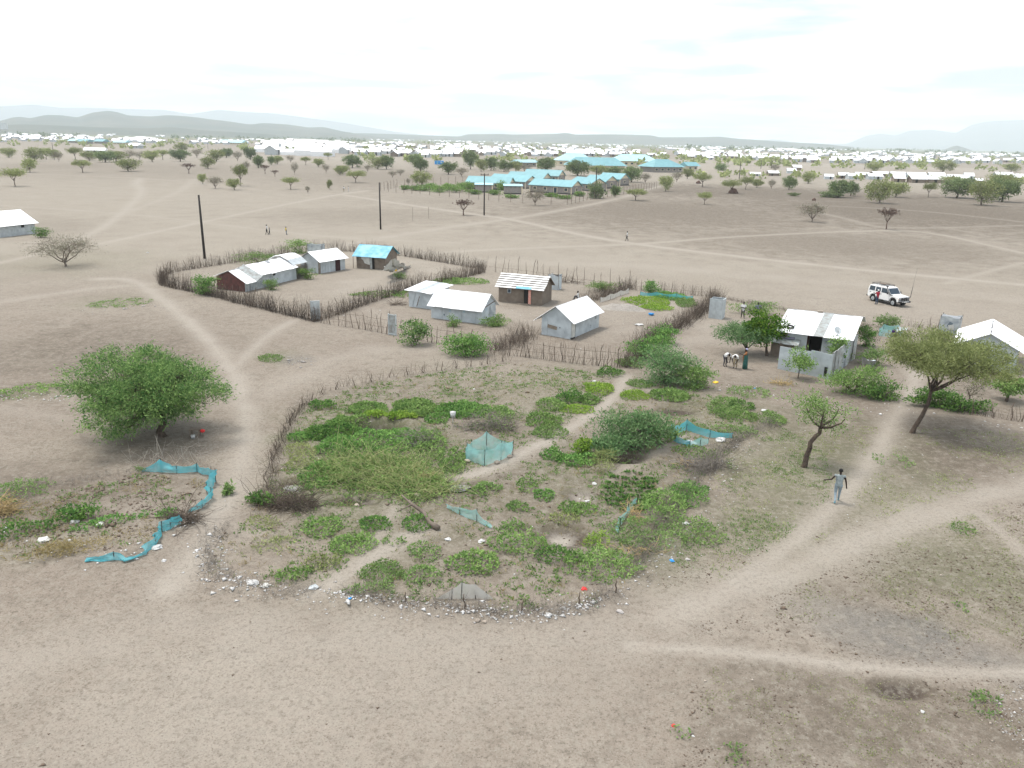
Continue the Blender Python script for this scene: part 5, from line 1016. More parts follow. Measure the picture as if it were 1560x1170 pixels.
BEDS = [ # px, py, half w, half h, leaf, height, density, leaf len, width, label
    (490, 619, 16, 5, 'leaf_dark', .35, 200, .15, .09, 'small dark green clump at the far left corner of the garden'),
    (560, 623, 26, 9, 'leaf_mid', .2, 150, .16, .12, 'broad-leaved green bed at the far left, behind the yellow one'),
    (571, 634, 16, 6, 'leaf_yellow', .25, 170, .16, .13, 'small yellow green bed beside the far left broad bed'),
    (632, 622, 28, 12, 'leaf_mid', .25, 180, .18, .13, 'lush green bed right of the far left beds'),
    (612, 636, 20, 6, 'leaf_yellow', .25, 170, .18, .14, 'yellow green leafy edge of the lush far bed'),
    (703, 627, 33, 11, 'leaf_lush', .3, 170, .18, .12, 'wide bright green bed left of the garden path'),
    (755, 632, 24, 10, 'leaf_weed', .3, 120, .16, .09, 'weedy green bed between the wide bed and the path'),
    (664, 640, 16, 6, 'leaf_lush', .25, 120, .16, .1, 'small green patch under the wide bright bed'),
    (529, 644, 24, 8, 'leaf_mid', .28, 170, .16, .1, 'green bed above the darkest leafy bed'),
    (508, 661, 36, 10, 'leaf_dark', .42, 190, .18, .12, 'darkest leafy bed at the left of the garden'),
    (457, 667, 15, 6, 'leaf_lush', .3, 170, .16, .1, 'small bright bed at the left garden edge'),
    (511, 685, 24, 10, 'leaf_lush', .5, 190, .16, .1, 'dense bright green mound left of the cut branches'),
    (459, 690, 21, 12, 'leaf_olive', .22, 120, .18, .05, 'yellowish grassy bed at the left garden edge'),
    (456, 708, 18, 7, 'leaf_olive', .2, 100, .18, .05, 'thin yellowish bed below the grassy one'),
    (487, 728, 24, 18, 'leaf_lush', .4, 120, .16, .08, 'green weeds left of the heap of cut branches'),
    (590, 676, 55, 15, 'leaf_lush', .45, 150, .18, .09, 'long green bed behind the heap of cut branches'),
    (655, 680, 19, 20, 'leaf_mid', .5, 130, .18, .07, 'tall weeds right of the cut branches heap'),
    (690, 706, 18, 18, 'leaf_mid', .35, 110, .18, .08, 'green weeds left of the turquoise net pen'),
    (668, 742, 16, 9, 'leaf_mid', .35, 130, .16, .09, 'green clump right end of the cut branches'),
    (490, 805, 23, 14, 'leaf_mid', .35, 140, .16, .09, 'leafy green clump above the diamond beds'),
    (571, 800, 20, 10, 'leaf_dark', .28, 230, .13, .08, 'small round dark green bed with bare earth round it'),
    (536, 832, 29, 13, 'leaf_mid', .3, 240, .13, .07, 'diamond shaped green bed in the lower left garden'),
    (637, 800, 20, 12, 'leaf_dark', .3, 150, .15, .08, 'green bed beside the fallen log'),
    (600, 826, 16, 6, 'leaf_weed', .15, 110, .13, .07, 'sparse small plants right of the diamond bed'),
    (445, 877, 23, 11, 'leaf_mid', .22, 170, .14, .07, 'low green bed at the lower left corner'),
    (585, 873, 27, 16, 'leaf_weed', .28, 200, .15, .06, 'pale green grassy bed near the bottom edge'),
    (643, 879, 24, 12, 'leaf_weed', .25, 130, .16, .07, 'green weeds left of the white mesh sheet'),
    (492, 859, 28, 12, 'leaf_olive', .18, 110, .15, .06, 'thin olive bed between the lower left beds'),
    (649, 842, 22, 12, 'leaf_weed', .2, 110, .15, .07, 'sparse green bed below the log'),
    (420, 833, 26, 12, 'leaf_olive', .18, 70, .15, .05, 'thin yellowish weeds at the lower left'),
    (400, 800, 22, 10, 'leaf_olive', .22, 90, .2, .04, 'dry yellowish grass clump at the left footpath'),
    (563, 899, 32, 8, 'leaf_weed', .25, 130, .18, .05, 'grassy fringe at the bottom garden edge'),
    (724, 862, 33, 17, 'leaf_mid', .3, 140, .16, .09, 'green bed with pale cabbage plants at the bottom'),
    (792, 836, 38, 13, 'leaf_mid', .5, 140, .18, .07, 'bushy green hedge weeds in the lower middle'),
    (849, 853, 30, 10, 'leaf_dark', .45, 150, .18, .07, 'dark weeds below the dried pit'),
    (916, 868, 46, 22, 'leaf_mid', .55, 120, .2, .06, 'tall grassy weeds at the bottom right corner'),
    (962, 750, 44, 27, 'leaf_dark', .2, 60, .17, .12, 'dark soil bed dotted with separate leafy plants'),
    (878, 778, 24, 9, 'leaf_mid', .25, 140, .16, .1, 'green leafy bed above the dried pit'),
    (860, 792, 22, 8, 'leaf_olive', .15, 100, .16, .06, 'yellowish low bed above the dried pit'),
    (788, 775, 15, 7, 'leaf_weed', .2, 140, .14, .1, 'small leafy bed left of the dried pit'),
    (829, 757, 14, 8, 'leaf_lush', .22, 150, .14, .1, 'small bright bed near the dry puddle'),
    (802, 742, 13, 9, 'leaf_mid', .3, 130, .16, .08, 'small weeds below the garden path'),
    (780, 808, 18, 9, 'leaf_weed', .25, 120, .15, .09, 'small green bed right of the fallen net'),
    (1008, 775, 32, 18, 'leaf_mid', .5, 140, .2, .06, 'feathery weeds right of the leaning net'),
    (1050, 758, 24, 18, 'leaf_lush', .4, 140, .18, .06, 'bright feathery weeds at the right garden edge'),
    (1060, 815, 33, 17, 'leaf_mid', .35, 100, .2, .05, 'thin feathery weeds outside the right garden edge'),
    (983, 818, 46, 22, 'leaf_weed', .4, 110, .2, .05, 'grassy weeds below the leaning net'),
    (909, 827, 17, 11, 'leaf_yellow', .35, 130, .2, .05, 'yellow green grass clump right of the dried pit'),
    (913, 594, 20, 8, 'leaf_yellow', .3, 190, .15, .07, 'yellow green bed at the top of the garden path'),
    (868, 609, 17, 7, 'leaf_dark', .45, 190, .16, .09, 'dark green clump left of the upper path'),
    (897, 612, 13, 6, 'leaf_mid', .35, 190, .16, .1, 'green clump touching the upper path'),
    (878, 625, 23, 6, 'leaf_yellow', .18, 180, .14, .07, 'pale yellow green strip left of the path'),
    (840, 620, 18, 9, 'leaf_mid', .35, 140, .17, .08, 'green weeds behind the pale strip'),
    (829, 643, 24, 9, 'leaf_mid', .35, 140, .17, .09, 'green leafy clump left of the path bend'),
    (836, 660, 22, 10, 'leaf_weed', .22, 140, .15, .08, 'low green bed at the path bend'),
    (966, 604, 19, 6, 'leaf_yellow', .22, 210, .14, .06, 'bright yellow green bed right of the upper path'),
    (975, 586, 17, 6, 'leaf_weed', .18, 150, .14, .07, 'pale green bed below the feathery thorn bush'),
    (1020, 604, 26, 8, 'leaf_mid', .28, 150, .17, .11, 'leafy green bed beside the dug dark soil'),
    (842, 696, 15, 7, 'leaf_lush', .28, 170, .16, .1, 'small light green bed right of the net pen'),
    (880, 703, 24, 8, 'leaf_lush', .3, 170, .16, .1, 'bright green bed below the yellow shrub'),
    (918, 712, 14, 12, 'leaf_olive', .8, 120, .4, .03, 'tall yellow green grass beside the big garden bush'),
    (743, 745, 18, 6, 'leaf_weed', .22, 150, .15, .08, 'green bed along the dark puddle'),
    (730, 752, 8, 6, 'leaf_mid', .3, 170, .15, .08, 'round weed by the dark puddle'),
    (1104, 622, 20, 14, 'leaf_weed', .35, 110, .18, .06, 'grassy weeds right of the dug soil'),
    (1120, 635, 30, 8, 'leaf_mid', .3, 120, .18, .06, 'green weeds near the right garden corner'),
    (1170, 640, 22, 9, 'leaf_mid', .3, 120, .18, .06, 'green weeds left of the crooked thorn tree'),
    (1140, 600, 26, 7, 'leaf_weed', .3, 80, .18, .06, 'grass clump below the bending people'),
    (1130, 620, 16, 6, 'leaf_dark', .3, 120, .16, .08, 'dark weeds below the bending people'),
    (1055, 652, 20, 5, 'leaf_weed', .15, 130, .14, .06, 'low green bed inside the right blue net'),
    (1060, 692, 26, 10, 'leaf_weed', .2, 90, .15, .08, 'low leafy bed below the right blue net'),
    (1120, 660, 30, 8, 'leaf_weed', .25, 80, .18, .06, 'grassy weeds on the right brush edge'),
    (50, 597, 56, 8, 'leaf_mid', .3, 60, .18, .07, 'long green weed strip at the left edge'),
    (30, 813, 52, 7, 'leaf_dark', .35, 130, .17, .08, 'dark green strip across the left plot'),
    (165, 797, 50, 5, 'leaf_lush', .22, 120, .15, .08, 'bright green strip across the left plot'),
    (255, 787, 13, 6, 'leaf_lush', .3, 150, .15, .09, 'green tuft above the crumpled blue net'),
    (30, 750, 34, 14, 'leaf_weed', .35, 90, .18, .05, 'weedy clump at the left edge of the left plot'),
    (85, 845, 40, 9, 'leaf_dry', .35, 110, .35, .03, 'dry straw coloured grass along the left plot'),
    (130, 838, 30, 8, 'leaf_dry', .28, 90, .32, .03, 'dry pale grass beside the blue net end'),
    (213, 718, 6, 4, 'leaf_mid', .35, 170, .2, .05, 'green tuft at the start of the blue net'),
    (412, 546, 16, 6, 'leaf_weed', .12, 140, .12, .06, 'low green patch near the footpath fork'),
    (180, 462, 40, 6, 'leaf_weed', .12, 50, .14, .06, 'faint green patch near the left road'),
    (1040, 1118, 16, 10, 'leaf_weed', .12, 60, .16, .06, 'small weed with a red scrap in the foreground'),
    (1125, 1152, 20, 14, 'leaf_weed', .12, 110, .12, .05, 'green weed at the bottom edge'),
    (1500, 1072, 18, 18, 'leaf_weed', .12, 110, .14, .05, 'green weed beside the rubbish corner'),
    (1465, 925, 12, 6, 'leaf_weed', .1, 90, .14, .05, 'small weed on the right slope'),
    (1468, 806, 16, 8, 'leaf_weed', .12, 110, .14, .05, 'small green weed beside the broad track'),
    (1362, 703, 26, 8, 'leaf_weed', .1, 60, .14, .05, 'thin weeds right of the footpath'),
    (1020, 452, 22, 5, 'leaf_lush', .3, 120, .2, .1, 'green crop patch in the rear plot'),
    (985, 460, 30, 6, 'leaf_yellow', .3, 120, .2, .08, 'yellow green crop patch in the rear plot'),
    (1000, 469, 20, 4, 'leaf_yellow', .2, 120, .2, .08, 'lower yellow green crop strip in the rear plot'),
    (1045, 462, 14, 6, 'leaf_weed', .3, 110, .2, .08, 'weeds beside the rear brush fence'),
    (610, 450, 60, 4, 'leaf_mid', .3, 60, .2, .08, 'green strip at the foot of the divider fence'),
    (700, 430, 36, 4, 'leaf_mid', .3, 70, .2, .08, 'green strip at the divider fence end'),
    (960, 555, 20, 6, 'leaf_weed', .35, 100, .2, .07, 'weeds at the corner of the stick fence'),
    (930, 570, 16, 6, 'leaf_dark', .4, 120, .18, .08, 'dark weeds at the top end of the garden path'),
    (640, 606, 90, 8, 'leaf_weed', .1, 22, .12, .05, 'thin scattered weeds at the far garden edge'),
    (840, 585, 70, 10, 'leaf_weed', .1, 26, .12, .05, 'thin grass on the upper garden'),
]
for i, q in enumerate(BEDS):
    px, py, hw, hh, lf, h, dn, ll, lw, lab = q
    if 'dotted' in lab: continue
    st_ = any(w_ in lab for w_ in ('weed', 'thin ', 'sparse', 'grass', 'faint', 'strip', 'patch'))
    bed(lab, px, py, hw*1.25, hh*1.2, lf, h*1.15, dn*1.35 if dn > 60 else dn, ll, lw, i, patch=(.45 if dn <= 60 else (.28 if dn <= 120 else .0)) if st_ else 0)
# dark bed with separate plants, each a part of it
c = gp(962, 750); db = thing('plant_bed', 'dark soil bed dotted with separate leafy plants', 'plants', c, 0, 'garden beds and weed clumps'); PL = []
for k in range(4):
    rng = np.random.default_rng(300+k); n = 22; a = rng.random(n)*6.283; D = np.stack([np.cos(a), np.sin(a), rng.uniform(.2, 1.2, n)], 1)
    PL.append(np_mesh('plant', *leaves(np.stack([np.cos(a)*.05, np.sin(a)*.05, rng.uniform(.02, .1, n)], 1), D, rng.uniform(.12, .22, n), .11, rng), [M['leaf_dark']]))
rd = random.Random(9)
for iu in range(-6, 7):
    for iv in range(-4, 5):
        u_, v_ = (iu+.5*(iv % 2))/6.4, iv/4.4
        if u_*u_+v_*v_ > 1 or rd.random() < .1: continue
        q = gp(962+46*u_+rd.gauss(0, 1.5), 750+29*v_+rd.gauss(0, 1)); o = obj('plant', PL[rd.randrange(4)], db, q-c, rd.random()*6.28); o.scale = [rd.uniform(.6, 1.05)]*3
# scattered weeds, grass tufts and crumbs nobody could count
def in_poly(x, y, poly):
    ins_ = np.zeros(len(x), bool); n = len(poly)
    for i in range(n):
        (x1, y1), (x2, y2) = poly[i], poly[(i+1) % n]
        c_ = ((y1 > y) != (y2 > y)) & (x < (x2-x1)*(y-y1)/(y2-y1+1e-12)+x1); ins_ ^= c_
    return ins_
def poly_pts(poly_px, n, rng, clump=0, seed=0, avoid=True):
    P = [G(*q)[:2] for q in poly_px]; A = np.array(P); lo_, hi_ = A.min(0), A.max(0)
    x = rng.uniform(lo_[0], hi_[0], n*6); y = rng.uniform(lo_[1], hi_[1], n*6); k = in_poly(x, y, P); x, y = x[k], y[k]
    if clump: k = fbm(x/clump, y/clump, seed, 3)+rng.normal(size=len(x))*.05 > .5; x, y = x[k], y[k]
    if avoid:
        d = np.full(len(x), 9.)
        for pl, wd, st in PATHS:
            if st > .5: d = np.minimum(d, seg_dist(x, y, smooth_pts([G(*q)[:2] for q in pl], 1))-wd*.6)
        x, y = x[d > 0], y[d > 0]
    return x[:n], y[:n]
GARDEN = [(410, 745), (425, 690), (450, 640), (480, 612), (560, 584), (700, 564), (780, 552), (950, 572), (1080, 590), (1175, 640), (1110, 690), (1050, 745), (1000, 815), (985, 870), (905, 930), (780, 938), (640, 925), (520, 908), (400, 900), (325, 880), (330, 820), (380, 790)]
def tufts(name, label, poly, n, leaf, h, w_, k, seed, clump=2.0, cat='weeds'):
    rng = np.random.default_rng(seed); x, y = poly_pts(poly, n, rng, clump, seed); n = len(x); z = gz(x, y)
    c = np.repeat(np.stack([x, y, z], 1), k, 0) + rng.normal(size=(n*k, 3))*np.array([.09, .09, 0]); D = rng.normal(size=(n*k, 3))*.7; D[:, 2] = 1*rng.uniform(.3, 1, n*k)
    sz = np.repeat(rng.uniform(.5, 1.5, n), k)
    V, F = leaves(c, D, h*sz, w_*sz, rng); o = obj(name, np_mesh(name, V, F, [M[leaf]])); return tag(o, label, cat, kind='stuff')
tufts('garden_weeds', 'small green weeds all over the garden ground', GARDEN, 4200, 'leaf_weed', .10, .05, 7, 1, 1.6)
tufts('garden_grass', 'olive grass wisps all over the garden ground', GARDEN, 1300, 'leaf_olive', .13, .025, 6, 2, 1.2)
tufts('dry_grass', 'dry straw wisps in the garden', GARDEN, 1200, 'leaf_dry', .2, .02, 5, 3, 1.0)
FIELD = [(1110, 700), (1190, 640), (1330, 650), (1560, 660), (1700, 700), (1600, 760), (1250, 850), (1120, 890), (1010, 860), (1050, 790)]
tufts('field_grass', 'short thin grass on the field around the walking man', FIELD, 2000, 'leaf_olive', .07, .025, 5, 4, 2.4)
tufts('field_grass', 'short green weeds on the field left of the walking man', [(1110, 700), (1190, 650), (1260, 690), (1270, 760), (1120, 880), (1020, 860)], 1400, 'leaf_weed', .08, .03, 5, 5, 1.5)
tufts('field_grass', 'thin grass on the foreground slope at right', [(1250, 860), (1560, 760), (1700, 820), (1700, 1000), (1400, 990), (1180, 940)], 1100, 'leaf_olive', .07, .025, 4, 6, 2.0)
tufts('field_grass', 'thin grass at the lower right corner', [(1080, 1020), (1560, 1050), (1700, 1170), (1060, 1170)], 900, 'leaf_olive', .05, .02, 4, 7, 1.4)
tufts('plot_weeds', 'sparse weeds in the left plot', [(0, 765), (215, 722), (320, 735), (285, 785), (240, 830), (0, 860), (-80, 820)], 420, 'leaf_weed', .10, .045, 5, 8, 1.2)
tufts('dry_grass', 'dry wisps in the left plot', [(0, 765), (215, 722), (320, 735), (285, 785), (240, 830), (0, 860), (-80, 820)], 600, 'leaf_dry', .16, .02, 5, 9, 1.2)
def crumbs(name, label, x, y, size, mat, seed, flat=.42, kind='stuff', cat='litter', lift=.3):
    rng = np.random.default_rng(seed); n = len(x); s = size*rng.lognormal(0, .45, n)
    base = np.array([[1, 0, 0], [-.5, .87, 0], [-.5, -.87, 0], [0, 0, 1], [0, 0, -.4]])
    V = base[None]*rng.uniform(.6, 1.3, (n, 5, 1))*s[:, None, None]*np.array([1, 1, flat]); a = rng.random(n)*6.28
    R_ = np.stack([np.stack([np.cos(a), -np.sin(a)], -1), np.stack([np.sin(a), np.cos(a)], -1)], -2); V[:, :, :2] = np.einsum('nij,nkj->nki', R_, V[:, :, :2])
    V += np.stack([x, y, gz(x, y)+s*lift*flat], 1)[:, None]; F = np.array([[0, 1, 3], [1, 2, 3], [2, 0, 3], [1, 0, 4], [2, 1, 4], [0, 2, 4]])
    F = (F[None]+(np.arange(n)*5)[:, None, None]).reshape(-1, 3); o = obj(name, np_mesh(name, V.reshape(-1, 3), F, [M[mat]])); return tag(o, label, cat, kind=kind)
rng = np.random.default_rng(88)
x, y = poly_pts([(1000, 870), (1560, 740), (1700, 900), (1700, 1170), (1040, 1170), (1060, 1000)], 5200, rng, 1.8, 31); crumbs('pebbles', 'dark pebbles and dung crumbs on the foreground slope', x, y, .028, 'soil', 1, cat='pebbles')
x, y = poly_pts([(1000, 870), (1560, 740), (1700, 900), (1700, 1170), (1040, 1170), (1060, 1000)], 900, rng); crumbs('pebbles', 'pale pebbles on the foreground slope', x, y, .022, 'rock', 2, cat='pebbles')
x, y = poly_pts([(0, 900), (1000, 900), (1050, 1170), (0, 1170)], 260, rng); crumbs('pebbles', 'small stones on the smooth bare foreground', x, y, .022, 'soil', 3, cat='pebbles')
x, y = poly_pts(GARDEN, 1500, rng, 1.0, 5); crumbs('soil_clods', 'brown soil clods in the garden', x, y, .05, 'soil', 4, cat='soil')
x, y = poly_pts([(0, 765), (215, 722), (320, 735), (285, 785), (240, 830), (0, 860), (-80, 820)], 900, rng, .9, 5); crumbs('soil_clods', 'brown soil clods in the left plot', x, y, .055, 'soil', 5, cat='soil')
# litter along the garden edge
def along(pl, n, spread, rng):
    pts = smooth_pts([G(*q)[:2] for q in pl]); i = rng.integers(0, len(pts)-1, n); t_ = rng.random(n); A = np.array(pts)
    P = A[i]*(1-t_)[:, None]+A[i+1]*t_[:, None]+rng.normal(size=(n, 2))*spread; return P[:, 0], P[:, 1]
EDGE = [(325, 815), (318, 855), (335, 890), (400, 903), (470, 905), (530, 912), (620, 925), (700, 935), (780, 940), (860, 936), (910, 918), (985, 882), (1025, 835), (1075, 785), (1105, 715), (1130, 680)]
BOT = [(510, 905), (560, 916), (640, 928), (720, 936), (800, 942), (860, 938), (905, 922)]
x, y = along(EDGE, 420, .45, rng); crumbs('litter', 'pale scraps of litter strewn along the garden edge', x, y, .045, 'litter_white', 6)
x, y = along(BOT, 330, .22, rng); crumbs('litter', 'white plastic scraps packed along the bottom garden edge', x, y, .06, 'litter_white', 7)
x, y = along(EDGE, 260, .40, rng); crumbs('litter', 'grey scraps of litter strewn along the garden edge', x, y, .05, 'litter_grey', 8)
x, y = along([(318, 840), (330, 880), (390, 898)], 120, .45, rng); crumbs('litter', 'scraps of litter at the lower left garden corner', x, y, .06, 'litter_white', 9)
x, y = poly_pts(FIELD, 170, rng); crumbs('litter', 'white crumbs of litter on the right field', x, y, .035, 'litter_white', 10)
x, y = poly_pts(GARDEN, 110, rng); crumbs('litter', 'white crumbs of litter inside the garden', x, y, .05, 'litter_white', 11)
x, y = along([(0, 800), (70, 835), (150, 850), (240, 832), (290, 780)], 60, .6, rng); crumbs('litter', 'white scraps along the left plot', x, y, .07, 'litter_white', 12)
x, y = along([(0, 605), (110, 607)], 40, .4, rng); crumbs('litter', 'white scraps beside the left weed strip', x, y, .06, 'litter_white', 13)
x, y = along([(1100, 585), (1200, 610), (1330, 620), (1560, 650)], 90, .9, rng); crumbs('litter', 'pale scraps of litter below the big house', x, y, .06, 'litter_white', 14)
x, y = poly_pts([(1520, 1060), (1560, 1040), (1700, 1060), (1700, 1170), (1560, 1150), (1510, 1100)], 420, rng, avoid=False); crumbs('litter', 'heap of mixed grey rubbish at the right edge', x, y, .035, 'litter_grey', 15)
x, y = poly_pts([(1520, 1060), (1560, 1040), (1700, 1060), (1700, 1170), (1560, 1150), (1510, 1100)], 160, rng, avoid=False); crumbs('litter', 'white scraps in the rubbish at the right edge', x, y, .028, 'litter_white', 16)
x, y = poly_pts([(470, 470), (730, 530), (960, 560), (1080, 470), (980, 445), (750, 415)], 60, rng); crumbs('litter', 'pale scraps in the middle yard', x, y, .07, 'litter_white', 17)
x, y = along([(430, 545), (465, 552)], 60, .8, rng); crumbs('litter', 'grey debris near the footpath fork', x, y, .07, 'litter_grey', 18)
x, y = along([(140, 470), (240, 466)], 50, 1.2, rng); crumbs('litter', 'grey debris near the left road', x, y, .08, 'litter_grey', 19)
# single pieces of rubbish and stones one can point at
BITS = [ # px, py, size m, material, name, label, category
    (385, 893, .5, 'white_plastic', 'plastic_bag', 'crumpled white plastic bags on the lower left garden corner', 'bag'), (405, 897, .35, 'tarp_cream', 'plastic_bag', 'yellowish plastic bag beside the crumpled white ones', 'bag'),
    (478, 898, .45, 'tarp_grey', 'plastic_bag', 'grey white plastic bag snagged on the bottom left brush', 'bag'), (530, 921, .22, 'white_plastic', 'plastic_bottle', 'white bottle below the bottom garden edge', 'bottle'),
    (533, 916, .16, 'blue', 'plastic_scrap', 'blue scrap beside the white bottle at the bottom edge', 'scrap'), (835, 942, .3, 'white_plastic', 'plastic_bag', 'white plastic bag below the bottom right garden edge', 'bag'),
    (728, 948, .24, 'rock', 'stone', 'left pale stone below the white mesh sheet', 'stone'), (738, 950, .2, 'rock', 'stone', 'right pale stone below the white mesh sheet', 'stone'), (733, 827, .35, 'white_plastic', 'plastic_bag', 'white crumpled bag in the lower middle garden', 'bag'),
    (682, 823, .32, 'white_plastic', 'plastic_bag', 'white rag left of the cabbage bed', 'rag'), (688, 746, .3, 'white_plastic', 'stone', 'white stone at the dark puddle', 'stone'), (895, 762, .34, 'white_plastic', 'plastic_scrap', 'white scrap at the dry puddle', 'scrap'),
    (690, 648, .34, 'white_plastic', 'bucket', 'white bucket on a stick near the pit', 'bucket'), (906, 581, .35, 'white_plastic', 'plastic_bag', 'white bag at the top of the garden path', 'bag'), (1023, 857, .24, 'blue', 'plastic_scrap', 'blue plastic scrap right of the garden', 'scrap'),
    (1048, 853, .22, 'litter_grey', 'plastic_scrap', 'grey scrap right of the blue one', 'scrap'), (1045, 801, .35, 'white_plastic', 'plastic_bag', 'white rag in the feathery right weeds', 'rag'), (890, 900, .28, 'red', 'plastic_scrap', 'pink red scrap at the bottom right garden corner', 'scrap'),
    (944, 934, .3, 'litter_grey', 'plastic_scrap', 'grey white scrap outside the bottom right corner', 'scrap'), (1090, 583, .5, 'yellow', 'plastic_bag', 'yellow bag on the weeds below the thorn bush', 'bag'), (1150, 592, .22, 'blue', 'plastic_scrap', 'blue scrap on the weeds below the yard', 'scrap'),
    (1026, 1106, .16, 'red', 'plastic_scrap', 'red scrap on the foreground weed', 'scrap'), (1056, 1122, .09, 'white_plastic', 'plastic_scrap', 'white scrap beside the foreground weed', 'scrap'), (1405, 1085, .16, 'white_plastic', 'plastic_scrap', 'white and red scrap at the end of the dug hole', 'scrap'),
    (240, 836, .45, 'white_plastic', 'plastic_bag', 'white bag beside the left blue net', 'bag'), (250, 855, .24, 'white_plastic', 'plastic_bag', 'white scrap on the bare ground below the blue net', 'bag'), (113, 797, .4, 'white_plastic', 'plastic_bag', 'white bag under the dark bush of the left plot', 'bag'),
    (153, 801, .4, 'white_plastic', 'plastic_bag', 'white bag on the green strip of the left plot', 'bag'), (68, 823, .55, 'tarp_cream', 'plastic_bag', 'pale sack at the lower left plot', 'sack'), (1198, 534, .2, 'white_plastic', 'plastic_bag', 'white rag under the neem tree', 'rag'),
    (974, 495, .9, 'white_plastic', 'plastic_sheet', 'white plastic sheet lying in the middle yard', 'sheet'), (950, 467, 1.0, 'white_plastic', 'plastic_sheet', 'white sheet on the pale sand heap', 'sheet'), (992, 480, .45, 'blue', 'basin', 'blue basin by the yard brush fence', 'basin'),
    (1003, 470, .4, 'white_plastic', 'plastic_sheet', 'white rag by the rear crops', 'rag'), (603, 413, .55, 'yellow', 'jerrycan', 'yellow jerrycan in front of the collapsed canvas', 'jerrycan'), (636, 757, .4, 'rock', 'stone', 'grey stone on the cut branches', 'stone'), (543, 768, .35, 'rock', 'stone', 'grey stone left of the cut branches', 'stone'),
    (712, 704, .4, 'rock', 'stone', 'stone at the left foot of the net pen', 'stone'), (757, 706, .42, 'rock', 'stone', 'stone at the front foot of the net pen', 'stone'), (776, 697, .4, 'rock', 'stone', 'stone at the right foot of the net pen', 'stone'),
    (1052, 678, .75, 'tarp_grey', 'sack', 'grey white sack on the front of the right blue net', 'sack'), (1098, 672, .7, 'white_plastic', 'sack', 'white sack at the right end of the right blue net', 'sack'), (1164, 626, .4, 'white_plastic', 'plastic_bag', 'white rag in the weeds at the right garden corner', 'rag'),
    (985, 708, .1, 'rock', 'stone', 'small stone in the garden hollow', 'stone'), (905, 738, .3, 'white_plastic', 'plastic_scrap', 'white scrap beside the tall yellow grass', 'scrap'), (225, 385, .4, 'white_plastic', 'plastic_bag', 'white scrap on the plain behind the corner fence', 'scrap'),
]
def blob(seed, s, flat=.6, crum=.3):
    r_ = random.Random(seed); bm = bmesh.new(); bmesh.ops.create_icosphere(bm, subdivisions=2, radius=s/2)
    for v in bm.verts: v.co *= 1+r_.uniform(-crum, crum); v.co.z *= flat; v.co.x *= 1.15
    me = bpy.data.meshes.new('blob'); bm.to_mesh(me); bm.free(); return me
for i, (px, py, s, mt_, nm, lab, cat) in enumerate(BITS):
    c = gp(px, py); s *= .8
    if nm == 'jerrycan':
        b = MB(); b.box((0, 0, .22), (.34, .2, .42)); b.tube([(.08, 0, .42), (.08, 0, .50)], .04, 6); b.bar((-.14, 0, .47), (.03, 0, .47), .04); o = b.build(nm, M[mt_]); bvm = o.modifiers.new('bevel', 'BEVEL'); bvm.width = .03
    elif nm == 'bucket':
        b = MB(); b.tube([(0, 0, .55), (0, 0, .9)], [.15, .19], 12); b.tube([(0, 0, -.1), (0, 0, .6)], .025, 5, 0); o = b.build(nm, M[mt_], None, True)
    elif nm == 'basin':
        b = MB(); b.tube([(0, 0, 0), (0, 0, .2), (0, 0, .21), (0, 0, .06)], [.2, .33, .3, .17], 14); o = b.build(nm, M[mt_], None, True)
    elif nm == 'plastic_bottle':
        b = MB(); b.tube([(0, 0, .08), (.2, 0, .08), (.24, 0, .08), (.28, 0, .08)], [.07, .07, .03, .03], 8); o = b.build(nm, M[mt_], None, True)
    else:
        stone = nm == 'stone'; me = blob(i, s, .65 if stone else (.12 if nm == 'plastic_sheet' else .45), .12 if stone else .38); me.materials.append(M[mt_]); o = obj(nm, me); c.z += s*(.18 if stone else .1)
    o.location = c; o.rotation_euler = (0, 0, i*1.7); tag(o, lab, cat)
# puddles and dried pits
def flatpatch(name, label, px, py, rx, ry, dz, mat, cat, seed):
    c = gp(px, py); c.z += dz; n = 30; r_ = random.Random(seed); ph = r_.random()*6
    V = [(0, 0, .01)]+[(math.cos(a)*rx*(1+.16*math.sin(3*a+ph)+.08*math.sin(7*a)), math.sin(a)*ry*(1+.16*math.sin(3*a+ph)), 0) for a in np.linspace(0, 2*math.pi, n, False)]
    b = MB(); b.add(V, [(0, i+1, (i+1) % n+1) for i in range(n)]); o = b.build(name, M[mat]); o.location = c; return tag(o, label, cat)
flatpatch('puddle', 'murky grey puddle at the left garden edge', 445, 741, .62, .5, .05, 'puddle', 'puddle', 1)
flatpatch('puddle', 'dark puddle below the turquoise net pen', 694, 743, .75, .42, .06, 'puddle', 'puddle', 2)
sp_ = thing('sand_heap', 'pale heap of sand in the middle yard', 'sand', gp(945, 470))
bm = bmesh.new(); bmesh.ops.create_grid(bm, x_segments=24, y_segments=16, size=1)
for v in bm.verts:
    q = max(0, 1-(v.co.x**2+v.co.y**2)); v.co = Vector((v.co.x*2.6, v.co.y*1.5, .45*q*(.6+.8*float(vnoise(np.array(v.co.x*3+5), np.array(v.co.y*3+9), 3)))-.03))
me = bpy.data.meshes.new('heap'); bm.to_mesh(me); bm.free(); me.materials.append(M['ash']); obj('heap', me, sp_)
